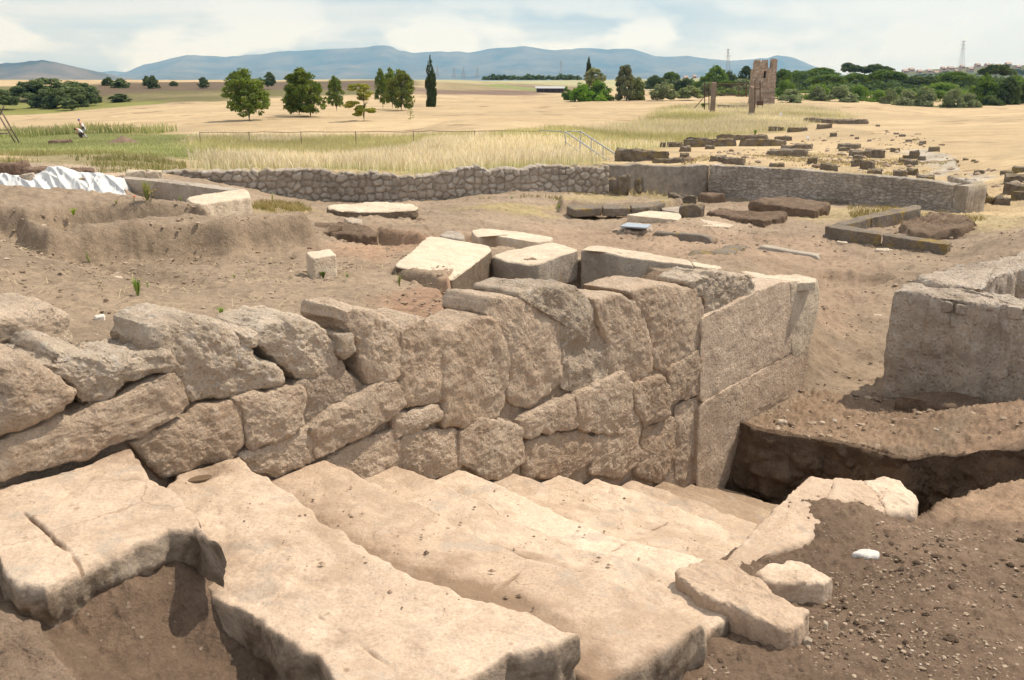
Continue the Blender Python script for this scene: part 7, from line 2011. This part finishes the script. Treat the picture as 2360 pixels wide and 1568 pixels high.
# ------------------------------------------------------------------ pebbles and clods
def pebbles(name, poly, n, seed, smin, smax, mat, label, ymin=0, power=1.6):
    P = scatter(poly, n, seed, rmin=1.2, power=power); rg = np.random.default_rng(seed)
    s_, n_ = sn_of(P[:, 0], P[:, 1])
    keep = ~((n_ > -.7) & (n_ < 2.3) & (s_ > -.9) & (s_ < 6.3) & (poly_sdf(P[:, 0], P[:, 1], PIT_XY) < 0)); P = P[keep]; n = len(P)
    ico = np.array([(0, 0, 1), (.89, 0, .45), (.28, .85, .45), (-.72, .53, .45), (-.72, -.53, .45), (.28, -.85, .45), (.72, .53, -.45), (-.28, .85, -.45), (-.89, 0, -.45), (-.28, -.85, -.45), (.72, -.53, -.45), (0, 0, -1)])
    fc = np.array([(0, 1, 2), (0, 2, 3), (0, 3, 4), (0, 4, 5), (0, 5, 1), (1, 6, 2), (2, 7, 3), (3, 8, 4), (4, 9, 5), (5, 10, 1), (6, 7, 2), (7, 8, 3), (8, 9, 4), (9, 10, 5), (10, 6, 1), (11, 7, 6), (11, 8, 7), (11, 9, 8), (11, 10, 9), (11, 6, 10)])
    sz = smin * (smax / smin) ** (rg.uniform(0, 1, n) ** 2.5); r_ = np.hypot(P[:, 0], P[:, 1]); sz = sz * np.clip(r_ / 6, .7, 1.7)
    V = ico[None] * (1 + rg.normal(0, .18, (n, 12, 1))) * np.stack([rg.uniform(.7, 1.3, n), rg.uniform(.6, 1.1, n), rg.uniform(.4, .75, n)], 1)[:, None] * sz[:, None, None]
    a = rg.uniform(0, 6.28, n); co, si = np.cos(a)[:, None], np.sin(a)[:, None]
    V = np.stack([V[..., 0] * co - V[..., 1] * si, V[..., 0] * si + V[..., 1] * co, V[..., 2]], 2) + P[:, None, :] + (0, 0, .004)
    Fq = (np.arange(n)[:, None, None] * 12 + fc[None]).reshape(-1, 3)
    k = rg.uniform(0, 1, n)[:, None]; c = np.array((.22, .155, .105)) * (1 - k) + np.array((.42, .33, .245)) * k; w_ = rg.uniform(0, 1, n) > .985; c[w_] = (.48, .42, .35)
    o = mesh_obj(name, V.reshape(-1, 3), Fq, M[mat], smooth=False, cols=np.repeat(c, 12, 0)); tag(o, label, 'gravel', kind='stuff')


M['soilclod'] = stone_mat('soil_clod', (0.13, 0.09, 0.06), (0.2, 0.14, 0.095), (0.26, 0.19, 0.135), (0.09, 0.06, 0.04), 0.4, 0.5, 1.2, 2.0, 0, 0.5)
M['gravel'] = attr_mat('gravel_stone', 30, .3, .4, .01)
z1_ = [inv(*p)[:2] for p in [(120, 1440, -.3), (400, 1300, -.3), (600, 1420, -.3), (800, 1600, -.4), (60, 1600, -.2)]]
pebbles('soil_crumbs', z1_, 3000, 31, .003, .022, 'gravel', 'crumbs of soil and grit in the pocket beside the steps', power=1.2)
z2_ = [inv(*p)[:2] for p in [(1520, 1600, -.65), (1600, 1500, -.65), (1860, 1460, -.7), (1900, 1200, -.9), (2150, 1190, -1.0), (2420, 1230, -1.0), (2420, 1620, -.7)]]
pebbles('grit', z2_, 3400, 32, .003, .018, 'gravel', 'grit scattered over the dark soil at the right', power=1.2)
z3_ = zone([(-80, 760), (0, 520), (300, 480), (900, 530), (1100, 560), (1100, 720), (800, 730), (300, 800)], 2.5)
pebbles('stone_chips', z3_, 4200, 33, .004, .022, 'gravel', 'small stone chips strewn over the bare soil behind the block wall', power=1.0)
z4_ = zone([(1880, 900), (1900, 600), (1400, 560), (1500, 500), (2300, 520), (2380, 560), (2040, 720), (2030, 900)], 4)
pebbles('rubble_chips', z4_, 1300, 34, .005, .026, 'gravel', 'stone chips on the trampled floor of the dig', power=1.0)
z5_ = [inv(*p)[:2] for p in [(1720, 985, -1.82), (1850, 900, -1.86), (2030, 905, -1.9), (2240, 950, -1.8), (2380, 930, -1.5), (2380, 1040, -1.6), (2100, 1050, -1.76)]]
pebbles('trench_crumbs', z5_, 600, 35, .005, .03, 'gravel', 'crumbs of earth and stone beside the trench', power=1.0)

rz_ = zone([(1540, 384), (1640, 350), (1900, 310), (2080, 300), (2240, 380), (2380, 400), (2380, 470), (2250, 470), (2150, 412), (1800, 386)], 24)
pebbles('ruin_debris', rz_, 520, 36, .03, .16, 'gravel', 'small broken stones strewn among the ruins', power=1.0)
z6_ = [inv(*p)[:2] for p in [(1520, 1600, -.65), (1600, 1480, -.65), (1880, 1400, -.75), (1960, 1230, -.95), (2420, 1240, -1.0), (2420, 1420, -.85), (1900, 1600, -.7)]]
pebbles('soil_clods', z1_, 260, 37, .008, .035, 'soilclod', 'clods of dark soil in the pocket beside the steps', power=1.2)
pebbles('earth_clods', z6_, 300, 38, .008, .04, 'soilclod', 'clods of dark soil lying by the broken blocks at the right', power=1.2)
# crumbs on the treads
rg = np.random.default_rng(91); V = []; Fq = []; Cc = []
for q in range(420):
    i = int(rg.integers(1, 9)); s_ = TREAD * (i - 1) + rg.uniform(.02, .45); n_ = rg.uniform(.05, 1.8); 
    if i == 1 and n_ < .9 and s_ < .1: continue
    x, y = sn(s_, n_); r_ = .003 * (5 ** (rg.uniform(0, 1) ** 3)); z = -RISE * i + r_ * .2 - .03 * math.exp(-((n_ - 1.15) / .5) ** 2) * (s_ - TREAD * (i - 1)) / TREAD; j = len(V)
    for a, b, c in ((1, 0, 0), (-1, 0, 0), (0, 1, 0), (0, -1, 0), (0, 0, .8), (0, 0, -.8)): V.append((x + a * r_ * rg.uniform(.6, 1.5), y + b * r_ * rg.uniform(.6, 1.5), z + c * r_))
    Fq += [(j, j + 2, j + 4), (j + 2, j + 1, j + 4), (j + 1, j + 3, j + 4), (j + 3, j, j + 4)]; Cc += [np.array((.24, .17, .12)) * rg.uniform(.6, 1.9)] * 6
tag(mesh_obj('step_crumbs', np.array(V), Fq, M['gravel'], smooth=False, cols=np.array(Cc)), 'crumbs of soil lying on the worn steps', 'gravel', kind='stuff')
# dry stalks and straw lying on the soil
rg = np.random.default_rng(77); P = scatter(z3_, 1000, 78, power=1.0); parts = []
V = []; Fq = []
for p in P:
    a = rg.uniform(0, math.pi); L = rg.uniform(.03, .14); d = np.array([math.cos(a), math.sin(a), rg.uniform(-.05, .12)]) * L; s_ = np.array([-math.sin(a), math.cos(a), 0]) * .0014; b = p + (0, 0, .012); i = len(V)
    V += [b - d - s_, b - d + s_, b + d + s_, b + d - s_]; Fq.append((i, i + 1, i + 2, i + 3))
M['straw'] = plain('straw', (.50, .40, .24), .9)
tag(mesh_obj('straw_litter', np.array(V), Fq, M['straw'], smooth=False), 'scattered dry straw stalks on the bare soil behind the block wall', 'straw', kind='stuff')

# ------------------------------------------------------------------ the air
def build_haze():
    V, Fq = box((0, 5500, -120), 30000, 16000, 1050)
    m, nt = mat_new('air'); out = nt.nodes.new('ShaderNodeOutputMaterial'); pv = nt.nodes.new('ShaderNodeVolumePrincipled')
    pv.inputs['Color'].default_value = (.23, .52, 1.0, 1); pv.inputs['Density'].default_value = 0.0001; pv.inputs['Absorption Color'].default_value = (1, 1, 1, 1); pv.inputs['Anisotropy'].default_value = 0.2
    nt.links.new(pv.outputs[0], out.inputs['Volume'])
    o = mesh_obj('haze', V, Fq, m, smooth=False); tag(o, 'pale blue summer haze over the distant mountains', 'haze', kind='stuff')


build_haze()
